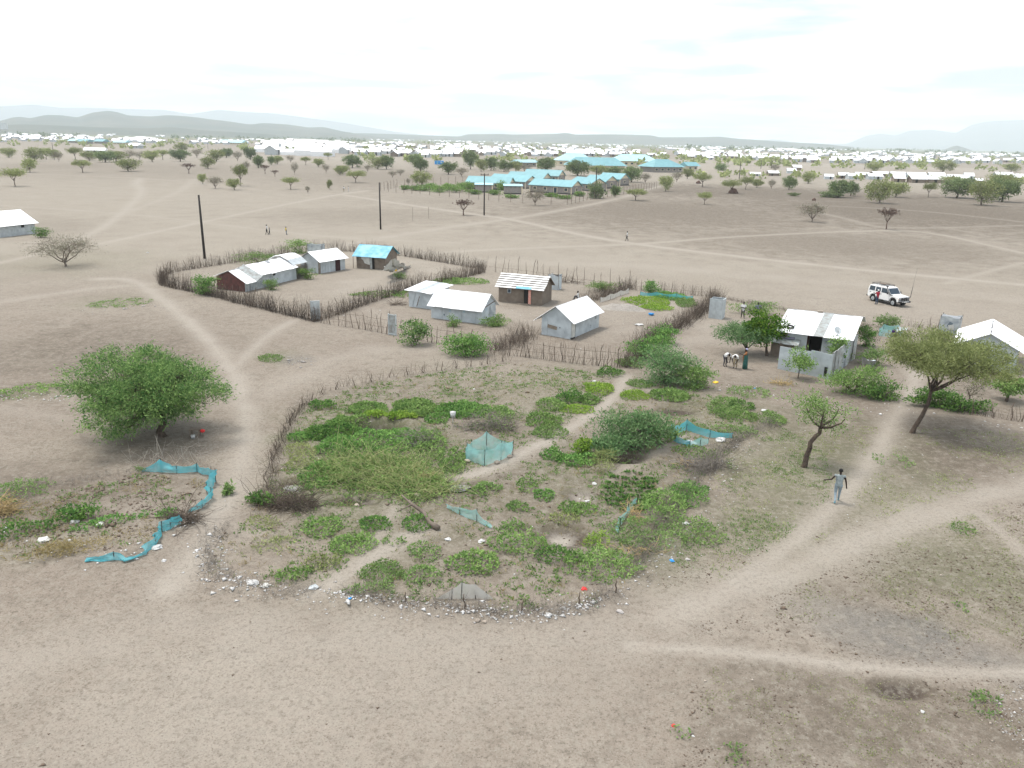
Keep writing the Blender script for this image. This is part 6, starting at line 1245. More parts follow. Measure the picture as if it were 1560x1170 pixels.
# heap of cut thorn branches with a fallen log, straw clumps
def branch_heap(name, label, px, py, rx, ry, h, n, seed, wood, leaf, nl, cat='brush'):
    rng = np.random.default_rng(seed); c = gp(px, py); root = thing(name, label, cat, c)
    a = rng.random(n)*6.283; r = np.sqrt(rng.random(n)); P = np.stack([np.cos(a)*r*rx, np.sin(a)*r*ry, h*(1-r**2)*rng.uniform(.1, 1, n)], 1); D = rng.normal(size=(n, 3))*np.array([1, 1, .35]); D[:, 2] += .1; P[:, 2] *= .55+.9*vnoise(P[:, 0]/.8, P[:, 1]/.8, seed)
    L_ = rng.uniform(.5, 1.7, n)*(.45 if wood == 'straw' else 1); V, F = sticks(P, D, L_, .014, .24, rng, 4); V[:, 2] = np.maximum(V[:, 2], .0)
    o = obj('branches', np_mesh('branches', V, F, [M[wood]]), root); o['kind'] = 'stuff'
    if nl:
        i = rng.integers(0, n, nl); Dn = D/np.linalg.norm(D, axis=1)[:, None]; Q = P[i]+Dn[i]*(L_[i]*rng.random(nl))[:, None]; Q[:, 2] = np.maximum(Q[:, 2], .05)
        V, F = leaves(Q, Dn[i]*1.2+rng.normal(size=(nl, 3))*.6, .16, .05, rng); o = obj('leaves', np_mesh('leaves', V, F, [M[leaf]]), root); o['kind'] = 'stuff'
    return root
M['branch_green'] = pmat('green_yellow_branches', (.24, .28, .105), (.36, .37, .17), .8, .9)
hp = branch_heap('branch_heap', 'wide heap of cut yellow green thorn branches in the garden', 565, 722, 3.4, 2.3, .7, 1100, 7, 'branch_green', 'leaf_mid', 11000)
branch_heap('branch_heap', 'sprawling cut branches at the right end of the big heap', 640, 745, 2.0, 1.4, .45, 420, 8, 'branch_green', 'leaf_mid', 2600)
branch_heap('branch_heap', 'tangle of bleached twigs on the garden weeds', 643, 678, .8, .6, .6, 220, 9, 'brush_grey', 'leaf_grey', 0)
branch_heap('branch_heap', 'dry brown twigs at the left garden hollow', 440, 770, 1.6, .7, .4, 420, 10, 'brush', 'leaf_dry', 0)
branch_heap('straw_heap', 'small golden straw clump on the cut branches', 642, 733, .7, .5, .35, 160, 11, 'straw', 'leaf_dry', 200)
branch_heap('straw_heap', 'golden brown straw stack at the left edge', 8, 780, .45, .4, .7, 170, 12, 'straw', 'leaf_dry', 260)
branch_heap('straw_heap', 'golden dry vines hanging by the leaning net', 962, 785, .35, .7, .5, 110, 13, 'straw', 'leaf_dry', 0)
branch_heap('straw_heap', 'golden dry vines lying in the lower right weeds', 970, 845, 1.5, .5, .25, 60, 14, 'straw', 'leaf_dry', 0)
branch_heap('straw_heap', 'yellow straw litter below the sapling by the yard', 1190, 585, .8, .4, .2, 90, 15, 'straw', 'leaf_dry', 120)
branch_heap('straw_heap', 'dry vines by the right blue net', 1048, 708, .7, .35, .2, 70, 16, 'straw', 'leaf_dry', 0)
branch_heap('branch_heap', 'heap of firewood sticks left of the sheeted shed', 607, 465, 1.0, .5, .3, 90, 17, 'wood', 'leaf_dry', 0)
branch_heap('branch_heap', 'dry brown brush inside the right garden edge', 1075, 715, 1.3, .9, .5, 320, 18, 'brush_grey', 'leaf_grey', 0)
branch_heap('branch_heap', 'dry brush below the wide bright green bed', 745, 652, 1.6, .7, .35, 260, 19, 'brush_grey', 'leaf_weed', 300)
branch_heap('branch_heap', 'dry twigs at the bend of the left blue net', 280, 793, .8, .4, .4, 160, 20, 'brush', 'leaf_dry', 0)
branch_heap('branch_heap', 'broken firewood behind the middle yard poles', 850, 430, 3.0, .7, .5, 200, 21, 'wood', 'leaf_dry', 0)
lg = thing('log', 'crooked grey fallen log lying by the green bed', 'log', gp(668, 808)); b = MB(); P = [gp(668, 808)+Vector((0, 0, .1)), gp(655, 803)+Vector((0, 0, .22)), gp(645, 790)+Vector((0, 0, .35)), gp(628, 783)+Vector((0, 0, .5)), gp(612, 776)+Vector((0, 0, .75))]
b.tube([p-lg.location for p in P], [.14, .11, .10, .07, .03], 8); b.build('trunk', M['bark_grey'], lg, True); b = MB(); b.tube([P[3]-lg.location, gp(606, 790)-lg.location+Vector((0, 0, .35))], [.06, .02], 6); b.build('branch', M['bark_grey'], lg)
# nets on sticks
def net(name, label, pts, mat, seed, close=False, wob=.10):
    """pts: (px, py at ground, height m); a sagging curtain between stakes"""
    B = [gp(p[0], p[1]) for p in pts]; Hs = [p[2] for p in pts]
    if close: B.append(B[0].copy()); Hs.append(Hs[0])
    c0 = B[0].copy(); root = thing(name, label, 'net', c0); rng = np.random.default_rng(seed); V = []; nv = 6; cols = 0
    for k in range(len(B)-1):
        n = max(4, int((B[k+1]-B[k]).length/.16)); d = (B[k+1]-B[k]).normalized(); nr = Vector((-d.y, d.x, 0))
        for i in range(n+(1 if k == len(B)-2 else 0)):
            s = i/n; p = B[k].lerp(B[k+1], s); h = (Hs[k]*(1-s)+Hs[k+1]*s); h = h*(1-.30*math.sin(math.pi*s)*min(1, (B[k+1]-B[k]).length/2)); cols += 1
            for j in range(nv+1):
                q = j/nv; w_ = wob*(2*float(fbm(np.array(k*7+s*n*.35), np.array(q*2.2), seed, 3))-1)*(1 if j else .4)
                v = p+nr*w_+Vector((0, 0, h*q+.02)); V.append(v-c0)
    F = [(i*(nv+1)+j, (i+1)*(nv+1)+j, (i+1)*(nv+1)+j+1, i*(nv+1)+j+1) for i in range(cols-1) for j in range(nv)]
    b = MB(); b.add(V, F); b.build('netting', M[mat], root, True)
    for p, h in list(zip(B, Hs))[:len(pts)]:
        if h > .25: b = MB(); b.tube([p-c0+Vector((0, 0, -.15)), p-c0+Vector((.02, .02, h+.06))], .018, 5); b.build('stake', M['metal_dark'], root)
    return root
net('net_pen', 'pale turquoise net pen on stakes in the middle of the garden', [(711, 702, 1.05), (738, 710, .92), (763, 702, 1.12), (781, 694, .85), (768, 686, .55), (741, 687, 1.2), (718, 691, .8)], 'net_thin', 1, True, .2)
net('net_fence', 'turquoise blue net pen at the right of the garden', [(1050, 683, .4), (1028, 675, .5), (1021, 669, .95), (1045, 657, .75), (1081, 668, .5), (1115, 668, .35)], 'net_blue', 2)
net('net_fence', 'pale net front of the right blue net pen', [(1050, 684, .4), (1066, 682, .6), (1078, 678, .35)], 'net_thin', 3)
net('net_fence', 'torn pale turquoise net sagging behind the log', [(680, 775, .25), (700, 785, .4), (726, 796, .65), (749, 807, .12)], 'net_thin', 4, wob=.2)
net('net_fence', 'turquoise net strip leaning among the right weeds', [(970, 768, .35), (956, 785, .55), (944, 805, .5), (938, 814, .2)], 'net_thin', 5, wob=.2)
net('net_fence', 'curving turquoise blue net along the left plot under the big tree', [(216, 718, .12), (246, 719, .75), (269, 721, .4), (300, 719, .5), (322, 727, .55), (329, 737, .8), (315, 752, .5), (322, 760, .55), (308, 775, .45), (286, 784, .12)], 'net_blue', 6, wob=.28)
net('net_fence', 'crumpled turquoise net end nearest the left foreground', [(277, 801, .45), (260, 808, .55), (247, 812, .5), (237, 832, .45), (222, 846, .2), (192, 856, .15), (174, 856, .38), (131, 858, .08)], 'net_blue', 7, wob=.34)
net('net_fence', 'turquoise blue net along the rear garden plot', [(975, 450, .5), (1000, 452, .6), (1030, 456, .7), (1055, 457, .5)], 'net_blue', 8)
net('net_fence', 'grey corrugated strip fence beside the sand heap', [(914, 461, .6), (930, 456, .65), (945, 450, .65), (958, 446, .6)], 'net_white', 9, wob=.12)
net('mesh_sheet', 'beige mesh sheet draped over sticks at the bottom garden edge', [(664, 915, .05), (688, 915, .42), (703, 914, .72), (724, 914, .66), (740, 915, .3), (751, 916, .05)], 'net_white', 14, wob=.06)
net('net_pen', 'turquoise net bundle round the purple clothes behind the acacia', [(1338, 512, .8), (1352, 514, .7), (1374, 512, .8), (1368, 506, .7), (1345, 505, .7)], 'net_thin', 10, True)

# ------------------------------------------------------------------ people
def person(label, loc, rz, prims, mats, hair=None, voxel=.013, faces=5200):
    """prims: (p0, r0, p1, r1, material index[, (sx, sy)]) limbs in metres, facing +Y; fused into one skin by voxel remesh"""
    bm = bmesh.new(); SEG = []
    def cap(p0, r0, p1, r1, sc=(1, 1)):
        p0, p1 = Vector(p0), Vector(p1); d = p1-p0; L_ = d.length
        q = d.to_track_quat('Z', 'Y').to_matrix() if L_ > 1e-6 else Matrix.Identity(3)
        rings = []
        for k, (c, r, o_) in enumerate([(p0, r0*.05, -r0), (p0, r0*.72, -r0*.7), (p0, r0, 0), (p1, r1, 0), (p1, r1*.72, r1*.7), (p1, r1*.05, r1)]):
            ring = []
            for i in range(12):
                a = 2*math.pi*i/12; v = q @ Vector((math.cos(a)*r, math.sin(a)*r, o_)); v = Vector((v.x*sc[0], v.y*sc[1], v.z)); ring.append(bm.verts.new(c+v))
            rings.append(ring)
        for a, b in zip(rings[:-1], rings[1:]):
            for i in range(12): bm.faces.new((a[i], a[(i+1) % 12], b[(i+1) % 12], b[i]))
        bm.faces.new(rings[0][::-1]); bm.faces.new(rings[-1])
    for pr in prims:
        sc = pr[5] if len(pr) > 5 else (1, 1); cap(*pr[:4], sc); SEG.append((np.array(pr[0], float), np.array(pr[2], float), (pr[1]+pr[3])/2*(sum(sc)/2), pr[4]))
    me = bpy.data.meshes.new('raw'); bm.to_mesh(me); bm.free(); tmp = bpy.data.objects.new('raw', me); col.objects.link(tmp)
    m1 = tmp.modifiers.new('r', 'REMESH'); m1.mode = 'VOXEL'; m1.voxel_size = voxel
    m2 = tmp.modifiers.new('s', 'SMOOTH'); m2.factor = .4; m2.iterations = 2
    dg = bpy.context.evaluated_depsgraph_get(); n0 = len(tmp.evaluated_get(dg).data.polygons)
    m3 = tmp.modifiers.new('d', 'DECIMATE'); m3.ratio = min(1, faces/max(1, n0*2))
    dg.update(); out_ = bpy.data.meshes.new_from_object(tmp.evaluated_get(bpy.context.evaluated_depsgraph_get())); bpy.data.objects.remove(tmp)
    n = len(out_.polygons); C = np.zeros(n*3); out_.polygons.foreach_get('center', C); C = C.reshape(-1, 3); best = np.full(n, 1e9); mi = np.zeros(n, int)
    for a, b, r, k in SEG:
        v = b-a; t_ = np.clip(((C-a)@v)/(v@v+1e-9), 0, 1); d = np.linalg.norm(C-a-t_[:, None]*v, axis=1)/r; s = d < best; best[s] = d[s]; mi[s] = k
    out_.materials.clear()
    for q in mats: out_.materials.append(M[q] if isinstance(q, str) else q)
    out_.polygons.foreach_set('material_index', mi.astype(np.int32)); out_.polygons.foreach_set('use_smooth', np.ones(n, bool)); out_.name = 'body'
    root = thing('person', label, 'person', loc, rz); obj('body', out_, root)
    if hair:
        c, r, hm = hair; bm = bmesh.new(); bmesh.ops.create_icosphere(bm, subdivisions=3, radius=r)
        for v in list(bm.verts):
            v.co.y *= 1.14; v.co.z *= 1.08
        bmesh.ops.delete(bm, geom=[v for v in bm.verts if v.co.z < -.35*r or (v.co.y > .45*r and v.co.z < .45*r)], context='VERTS')
        me = bpy.data.meshes.new('hair'); bm.to_mesh(me); bm.free(); me.materials.append(M[hm]); h = obj('hair', me, root, c)
    return root
def hand(P, d, out, s=1.0, k=0, up=Vector((0, 0, 1)), curl=.35):
    """palm, four fingers and a thumb as capsules; d: direction of the hand, out: side of the thumb"""
    P = Vector(P); d = Vector(d).normalized(); o = Vector(out); o = (o-d*o.dot(d)).normalized(); n = d.cross(o); r = []
    pal = P+d*.045*s; r.append((P, .030*s, P+d*.085*s, .036*s, k, (1, 1)))
    for i, (off, L_) in enumerate(((.033, .07), (.011, .08), (-.011, .075), (-.033, .058))):
        a = P+d*.085*s+o*off*s; m_ = a+d*L_*.55*s; e = m_+(d*math.cos(curl)+n*math.sin(curl))*L_*.5*s; r += [(a, .0115*s, m_, .0105*s, k), (m_, .0105*s, e, .009*s, k)]
    a = P+d*.03*s+o*.03*s; m_ = a+(d*.6+o*.8)*.045*s; r += [(a, .014*s, m_, .012*s, k), (m_, .012*s, m_+(d*.9+o*.2)*.035*s, .010*s, k)]
    return r
def head(H, fwd=(0, 1, 0), k=0):
    """skull, jaw, nose, ears; H: centre of the head"""
    H = Vector(H); f = Vector(fwd).normalized(); rt_ = f.cross(Vector((0, 0, 1))).normalized(); up = rt_.cross(f)
    return [(H+up*.03-f*.012, .088, H+up*.035+f*.012, .085, k), (H-up*.055+f*.02, .062, H-up*.085+f*.035, .042, k), (H+f*.085+up*.0, .016, H+f*.10-up*.022, .017, k),
            (H+rt_*.085-up*.01, .018, H+rt_*.092+up*.015, .016, k), (H-rt_*.085-up*.01, .018, H-rt_*.092+up*.015, .016, k), (H+f*.082-up*.055, .014, H+f*.086-up*.056, .018, k)]
def figure(label, loc, rz, pose, h=1.75, mats=('skin', 'tarp_white', 'dark', 'metal_dark'), sleeve=.5, hairmat='hair', voxel=.013, faces=5200, long_pants=True, skirt=False):
    """materials: 0 skin, 1 top, 2 trousers, 3 shoes"""
    s = h/1.75; P = []
    hip = Vector(pose['hip']); ch_ = Vector(pose['chest']); nk = Vector(pose['neck']); hd = Vector(pose['head'])
    P += [(hip-Vector((0, 0, .06)), .145, hip.lerp(ch_, .5), .138, 1, (1.15, .82)), (hip.lerp(ch_, .5), .138, ch_, .152, 1, (1.18, .80)), (ch_, .152, ch_.lerp(nk, .5), .12, 1, (1.3, .78)), (ch_.lerp(nk, .6), .06, nk.lerp(hd, .4), .052, 0)]
    P += head(hd, pose.get('face', (0, 1, 0)))
    for sd in ('l', 'r'):
        sh_, el, wr = Vector(pose['sh_'+sd]), Vector(pose['el_'+sd]), Vector(pose['wr_'+sd]); cut = sleeve
        P.append((ch_.lerp(nk, .35), .085, sh_-Vector((0, 0, .015)), .060, 1))
        if cut >= 1: P += [(sh_, .066, el, .052, 1), (el, .05, wr, .04, 1)]
        else:
            if cut > 0: P.append((sh_, .068, sh_.lerp(el, cut), .062, 1))
            P += [(sh_.lerp(el, cut*.9), .050, el, .040, 0), (el, .041, wr, .029, 0)]
        P += hand(wr, wr-el, pose.get('thumb_'+sd, (0, 1, 0)), s=1.05)
        hp_, kn, an, to = [Vector(pose[q+sd]) for q in ('hp_', 'kn_', 'an_', 'to_')]
        P += [(hp_, .098, kn, .066, 2), (kn, .064, an+Vector((0, 0, .04)), .048 if long_pants else .04, 2 if long_pants else 0), (an+Vector((0, 0, .05)), .037, an, .036, 0), (an+Vector((0, 0, -.03)), .042, to, .040, 3)]
    P.append((Vector(pose['hp_l']), .105, Vector(pose['hp_r']), .105, 2))
    if skirt: P += [(hip, .17, hip*.0+Vector((hip.x, hip.y, .10)), .25, 1, (1, .85))]
    r = person(label, loc, rz, P, mats, (hd+Vector((0, -.008, .035)), .097, hairmat), voxel, faces); r.scale = (s, s, s); return r
STAND = dict(hip=(0, 0, .96), chest=(0, .01, 1.24), neck=(0, -.01, 1.47), head=(0, .02, 1.62), sh_l=(-.2, 0, 1.41), el_l=(-.25, -.02, 1.12), wr_l=(-.24, .06, .88), sh_r=(.2, 0, 1.41), el_r=(.25, -.02, 1.12), wr_r=(.24, .06, .88),
             hp_l=(-.09, 0, .9), kn_l=(-.11, .02, .50), an_l=(-.12, -.02, .10), to_l=(-.14, .14, .05), hp_r=(.09, 0, .9), kn_r=(.11, .02, .50), an_r=(.12, -.02, .10), to_r=(.14, .14, .05))
def P_(**k): d = dict(STAND); d.update(k); return d
WALK = P_(wr_l=(-.58, -.02, 1.10), el_l=(-.36, -.06, 1.18), wr_r=(.36, .12, .83), el_r=(.30, .0, 1.10), kn_l=(-.10, .02, .50), an_l=(-.09, -.28, .14), to_l=(-.10, -.14, .05), kn_r=(.10, .17, .52), an_r=(.10, .22, .10), to_r=(.11, .37, .05), chest=(0, .02, 1.24))
CROSS = P_(el_l=(-.27, .05, 1.14), wr_l=(.02, .20, 1.17), el_r=(.27, .05, 1.14), wr_r=(-.02, .22, 1.13), thumb_l=(0, 0, 1), thumb_r=(0, 0, 1), an_l=(-.16, .02, .10), to_l=(-.2, .17, .05), an_r=(.13, 0, .10), to_r=(.16, .16, .05))
BEND = P_(hip=(0, -.12, .92), chest=(0, .16, 1.08), neck=(0, .38, 1.13), head=(0, .50, 1.10), face=(0, .7, -.7), sh_l=(-.19, .32, 1.10), el_l=(-.22, .38, .82), wr_l=(-.12, .46, .58), sh_r=(.19, .32, 1.10), el_r=(.22, .38, .82), wr_r=(.12, .46, .58), hp_l=(-.09, -.12, .88), hp_r=(.09, -.12, .88), kn_l=(-.10, .0, .48), kn_r=(.10, .0, .48), an_l=(-.1, -.05, .1), an_r=(.1, -.05, .1), to_l=(-.11, .1, .05), to_r=(.11, .1, .05))
SIT = P_(hip=(0, 0, .26), chest=(0, .06, .52), neck=(0, .06, .75), head=(0, .09, .90), sh_l=(-.2, .05, .69), el_l=(-.26, .14, .45), wr_l=(-.14, .32, .38), sh_r=(.2, .05, .69), el_r=(.26, .14, .45), wr_r=(.14, .32, .38), hp_l=(-.1, .02, .22), kn_l=(-.18, .40, .40), an_l=(-.14, .48, .08), to_l=(-.15, .62, .05), hp_r=(.1, .02, .22), kn_r=(.18, .40, .40), an_r=(.14, .48, .08), to_r=(.15, .62, .05))
REACH = P_(el_l=(-.24, .18, 1.2), wr_l=(-.16, .42, 1.28), el_r=(.25, .02, 1.13), wr_r=(.22, .12, .9))
for k, c1, c2 in (('shirt_grey', (.29, .33, .33), (.19, .22, .23)), ('jeans_pale', (.25, .31, .35), (.20, .25, .29)), ('shoe_blue', (.18, .42, .50), (.14, .34, .42)), ('shirt_white', (.70, .70, .69), (.58, .58, .57)), ('trouser_black', (.018, .018, .02), None), ('shirt_dark', (.10, .12, .14), (.16, .18, .20)),
                  ('shirt_red', (.34, .02, .04), (.26, .02, .03)), ('jeans_dark', (.05, .075, .12), (.04, .06, .10)), ('khaki', (.34, .28, .18), (.28, .23, .15)), ('shirt_yellow', (.62, .46, .04), (.5, .38, .04)), ('cap_white', (.75, .75, .73), None), ('scarf_lilac', (.42, .40, .58), None), ('trouser_grey', (.10, .10, .11), (.05, .05, .055))):
    M[k] = pmat(k, c1, c2, 8, .9)
def face_cam(p, off=0): return math.atan2(-p.x, p.y) + off     # rotation so that the figure's +Y points away from the camera
g = gp(1274, 764); figure('man in a sleeveless grey shirt walking away along the footpath', g, face_cam(g, .12), WALK, 1.84, ('skin', 'shirt_grey', 'jeans_pale', 'shoe_blue'), .0, voxel=.010, faces=9000)
g = gp(1131, 484); figure('person in a white shirt with folded arms beside the metal latrine', g, face_cam(g, math.pi), CROSS, 1.72, ('skin', 'shirt_white', 'trouser_black', 'metal_dark'), .55)
g = gp(1153, 485); figure('person in a dark grey top standing behind the neem tree', g, face_cam(g, math.pi+.2), P_(el_l=(-.33, .02, 1.18), wr_l=(-.18, .08, .98), el_r=(.33, .02, 1.18), wr_r=(.18, .08, .98)), 1.74, ('skin', 'shirt_dark', 'trouser_black', 'metal_dark'), .6)
g = gp(1104.5, 558); figure('person in a white shirt bending down, leftmost of the group under the thorn tree', g, face_cam(g, -2.6), BEND, 1.72, ('skin', 'shirt_white', 'trouser_grey', 'metal_dark'), .5)
g = gp(1119.5, 561); figure('person in a white shirt and khaki trousers bending forward beside the woman', g, face_cam(g, math.pi-.15), BEND, 1.74, ('skin', 'shirt_white', 'khaki', 'metal_dark'), .5)
g = gp(1134.5, 562); wo_ = figure('woman in a teal and rust wrap with a lilac headscarf under the thorn tree', g, face_cam(g, 1.6), REACH, 1.72, ('skin', 'orange_cloth', 'green_cloth', 'metal_dark'), .7, 'scarf_lilac', skirt=False)
b = MB(); b.tube([(0, 0, .07), (0, .01, .5), (0, 0, .95), (0, .01, 1.15), (.02, .03, 1.33)], [.26, .24, .20, .19, .17], 14, cap=True); wr_ = b.build('wrap', M['green_cloth'], wo_, True); wr_.scale = (1, .82, 1)
b = MB(); b.tube([(-.2, -.02, 1.42), (-.05, .12, 1.2), (.12, .16, .95), (.2, .1, .6), (.18, .06, .25)], [.07, .09, .10, .12, .13], 8); b.build('shawl', M['orange_cloth'], wo_, True)
g = gp(1335, 463.5); rm = figure('man in a red shirt and white cap standing at the car door', g, rad(20), REACH, 1.74, ('skin', 'shirt_red', 'jeans_dark', 'metal_dark'), .5, 'cap_white')
g = gp(881, 456); figure('person in white sitting on the ground in the middle yard', g, face_cam(g, 1.3), SIT, 1.72, ('skin', 'shirt_white', 'trouser_grey', 'metal_dark'), .6)
g = gp(407, 357); figure('adult in white and black walking on the plain with a child behind the left compound', g, face_cam(g, 1.3), P_(kn_l=(-.1, .1, .5), an_l=(-.1, .18, .1), to_l=(-.1, .33, .05), an_r=(.1, -.2, .12), to_r=(.1, -.06, .05)), 1.75, ('skin', 'shirt_white', 'trouser_black', 'metal_dark'), .5, faces=2500)
g = gp(411, 357.3); figure('child in dark clothes walking beside the adult on the plain', g, face_cam(g, 1.3), P_(kn_l=(-.1, .1, .5), an_l=(-.1, .18, .1), to_l=(-.1, .33, .05)), 1.25, ('skin', 'shirt_dark', 'trouser_black', 'metal_dark'), .5, faces=2500)
g = gp(436, 357.5); figure('child in a yellow top walking on the plain behind the left compound', g, face_cam(g, -1.3), P_(kn_l=(-.1, .1, .5), an_l=(-.1, .18, .1), to_l=(-.1, .33, .05)), 1.45, ('skin', 'shirt_yellow', 'shirt_dark', 'metal_dark'), .5, faces=2500)
g = gp(955, 367); figure('person in a white shirt walking alone on the middle plain', g, face_cam(g, 1.4), P_(kn_l=(-.1, .12, .5), an_l=(-.1, .2, .1), to_l=(-.1, .35, .05), an_r=(.1, -.22, .12), to_r=(.1, -.08, .05), wr_l=(-.3, .2, .95)), 1.75, ('skin', 'shirt_white', 'trouser_black', 'metal_dark'), .6, faces=2500)
g = gp(524, 291.5); figure('left of two far figures in pale clothes near the school fence', g, 1.0, STAND, 1.7, ('skin', 'shirt_white', 'khaki', 'metal_dark'), .6, faces=1500)
g = gp(531, 291.3); figure('right of two far figures in pale clothes near the school fence', g, 2.0, STAND, 1.7, ('skin', 'shirt_white', 'shirt_white', 'metal_dark'), .6, faces=1500)

# ------------------------------------------------------------------ white off-road car
rw, fw_, ff = G(1329.8, 458.5), G(1359.6, 465.8), G(1375.6, 464.9)
hd_ = (fw_-rw).normalized(); ltv = Vector((-hd_.y, hd_.x, 0)); cc = (rw+fw_)/2 + ltv*.76; cc.z = on(cc.x, cc.y)
car = thing('car', 'white long off-road car with roof rack and spare wheel on the plain', 'car', cc, math.atan2(hd_.y, hd_.x))     # local +X forward
car.scale = (.97, .97, .97); WB = 1.49
def prof_body(pts, half, mats, name, parent, taper=None, bev=.035):
    bm = bmesh.new(); A = [bm.verts.new((x_, -half*(taper(z_) if taper else 1), z_)) for x_, z_ in pts]; B = [bm.verts.new((x_, half*(taper(z_) if taper else 1), z_)) for x_, z_ in pts]
    n = len(pts); bm.faces.new(A); bm.faces.new(B[::-1])
    for i in range(n): bm.faces.new((A[(i+1) % n], A[i], B[i], B[(i+1) % n]))
    bmesh.ops.recalc_face_normals(bm, faces=bm.faces)
    if bev: bmesh.ops.bevel(bm, geom=[e for e in bm.edges if len(e.link_faces) == 2 and e.calc_face_angle(0) > .35 and abs(e.verts[0].co.y-e.verts[1].co.y) < .01 and min(e.verts[0].co.z, e.verts[1].co.z) > .75], offset=bev, segments=2, affect='EDGES')
    me = bpy.data.meshes.new(name); bm.to_mesh(me); bm.free()
    for q in mats: me.materials.append(q)
    return obj(name, me, parent)
def arc(cx, r, z0, n=8): return [(cx+r*math.cos(a), z0+r*math.sin(a)) for a in np.linspace(0, math.pi, n)]
low = [(-2.38, .62)] + [(x_, z_) for x_, z_ in arc(-WB, -.47, .50)][0:0] + [(-WB-.47, .52)] + [(-WB-.47*math.cos(a), .52+.45*math.sin(a)) for a in np.linspace(.15, math.pi-.15, 8)] + [(-WB+.47, .48), (WB-.47, .48)] + [(WB-.47*math.cos(a), .52+.45*math.sin(a)) for a in np.linspace(.15, math.pi-.15, 8)] + [(WB+.47, .55), (2.22, .60), (2.26, 1.02), (2.16, 1.14), (1.02, 1.22), (.98, 1.24), (-2.40, 1.24)]
prof_body(low, .86, [M['paint_white']], 'body', car)
cab = [(-2.40, 1.21), (-2.36, 1.60), (-2.28, 1.92), (-2.10, 1.98), (.15, 1.98), (.40, 1.93), (.98, 1.21)]
cabo = prof_body(cab, .86, [M['paint_white']], 'cabin', car, lambda z_: 1-.10*max(0, (z_-1.21)/.77))
def yw_(z_): return .86*(1-.10*max(0, (z_-1.21)/.77))+.006
def glass(name, pts):
    for sd in (-1, 1):
        b = MB(); V = [(x_, sd*(yw_(z_)), z_) for x_, z_ in pts]+[(x_, sd*(yw_(z_)-.03), z_) for x_, z_ in pts]; n = len(pts); F = [tuple(range(n))[::sd], tuple(range(n, 2*n))[::-sd]]+[(i, (i+1) % n, n+(i+1) % n, n+i) for i in range(n)]
        b.add(V, F); b.build(name, M['glass'], car)
glass('side_window', [(-2.25, 1.30), (-1.40, 1.30), (-1.40, 1.84), (-2.18, 1.84)]); glass('side_window', [(-1.28, 1.30), (-.52, 1.30), (-.52, 1.84), (-1.28, 1.84)]); glass('door_window', [(-.40, 1.30), (.72, 1.30), (.30, 1.86), (-.40, 1.86)])
b = MB(); V = [(.94, -.76, 1.275), (.94, .76, 1.275), (.46, .70, 1.88), (.46, -.70, 1.88)]; off = Vector((.035, 0, .03)); b.add([Vector(v)+off*.35 for v in V]+[Vector(v)-off for v in V], [(0, 1, 2, 3), (7, 6, 5, 4), (0, 4, 5, 1), (1, 5, 6, 2), (2, 6, 7, 3), (3, 7, 4, 0)]); b.build('windscreen', M['glass'], car)
b = MB(); b.box((-2.365, 0, 1.58), (.05, 1.3, .5)); b.build('rear_window', M['glass'], car)
for x_ in (-1.34, -.46, .86): bx(car, 'door_seam', (x_, -.862, .86), (.018, .012, .74), 'metal_grey'); bx(car, 'door_seam', (x_, .862, .86), (.018, .012, .74), 'metal_grey')
for x_ in (-.36,): bx(car, 'door_handle', (x_, -.875, 1.10), (.16, .03, .05), 'metal_dark'); bx(car, 'door_handle', (x_, .875, 1.10), (.16, .03, .05), 'metal_dark')
bx(car, 'vent', (-2.0, -.868, 1.12), (.2, .02, .06), 'metal_dark')
wb_ = MB(); wb_.tube([(0, -.12, 0), (0, -.10, 0), (0, .10, 0), (0, .12, 0)], [.31, .39, .39, .31], 24); tyre_me = wb_.mesh('tyre', M['rubber'], False)
rb = MB(); rb.tube([(0, -.135, 0), (0, -.11, 0)], [.22, .235], 20); rim_me = rb.mesh('rim', M['sheet_grey'])
hb_ = MB(); hb_.tube([(0, -.15, 0), (0, -.13, 0)], [.07, .08], 12); hub_me = hb_.mesh('hub', M['metal_grey']); sb_ = MB()
for k in range(6): a = k*math.pi/3; sb_.box((.15*math.cos(a), -.137, .15*math.sin(a)), (.05, .01, .05))
slot_me = sb_.mesh('slots', M['metal_dark'])
for x_ in (-WB, WB):
    for sd in (-1, 1):
        wh = bpy.data.objects.new('wheel', tyre_me); col.objects.link(wh); wh.parent = car; wh.location = (x_, sd*.76, .39); wh.rotation_euler = (0, 0, 0 if sd < 0 else math.pi)
        obj('rim', rim_me, wh); obj('hub', hub_me, wh); obj('rim_slots', slot_me, wh)
sw_ = bpy.data.objects.new('spare_wheel', tyre_me); col.objects.link(sw_); sw_.parent = car; sw_.location = (-2.54, .1, 1.15); sw_.rotation_euler = (0, 0, -math.pi/2)
obj('rim', rim_me, sw_)
b = MB(); b.box((0, 0, .62), (4.3, 1.5, .30)); b.build('chassis', M['metal_dark'], car)
bx(car, 'rear_bumper', (-2.46, 0, .62), (.16, 1.7, .16), 'metal_dark'); bx(car, 'mud_flap', (-1.98, -.74, .42), (.03, .26, .3), 'metal_dark'); bx(car, 'mud_flap', (-1.98, .74, .42), (.03, .26, .3), 'metal_dark'); bx(car, 'side_step', (0, -.9, .46), (1.9, .16, .05), 'metal_dark'); bx(car, 'side_step', (0, .9, .46), (1.9, .16, .05), 'metal_dark')
for x_ in (-WB, WB):
    for sd in (-1, 1):
        b = MB(); b.tube([(x_-.50*math.cos(a), sd*.885, .52+.48*math.sin(a)) for a in np.linspace(0, math.pi, 9)], .035, 5); b.build('wheel_arch', M['metal_dark'] if x_ > 0 else M['paint_white'], car)
gr_ = bx(car, 'grille', (2.27, 0, .92), (.04, 1.0, .24), 'metal_dark')
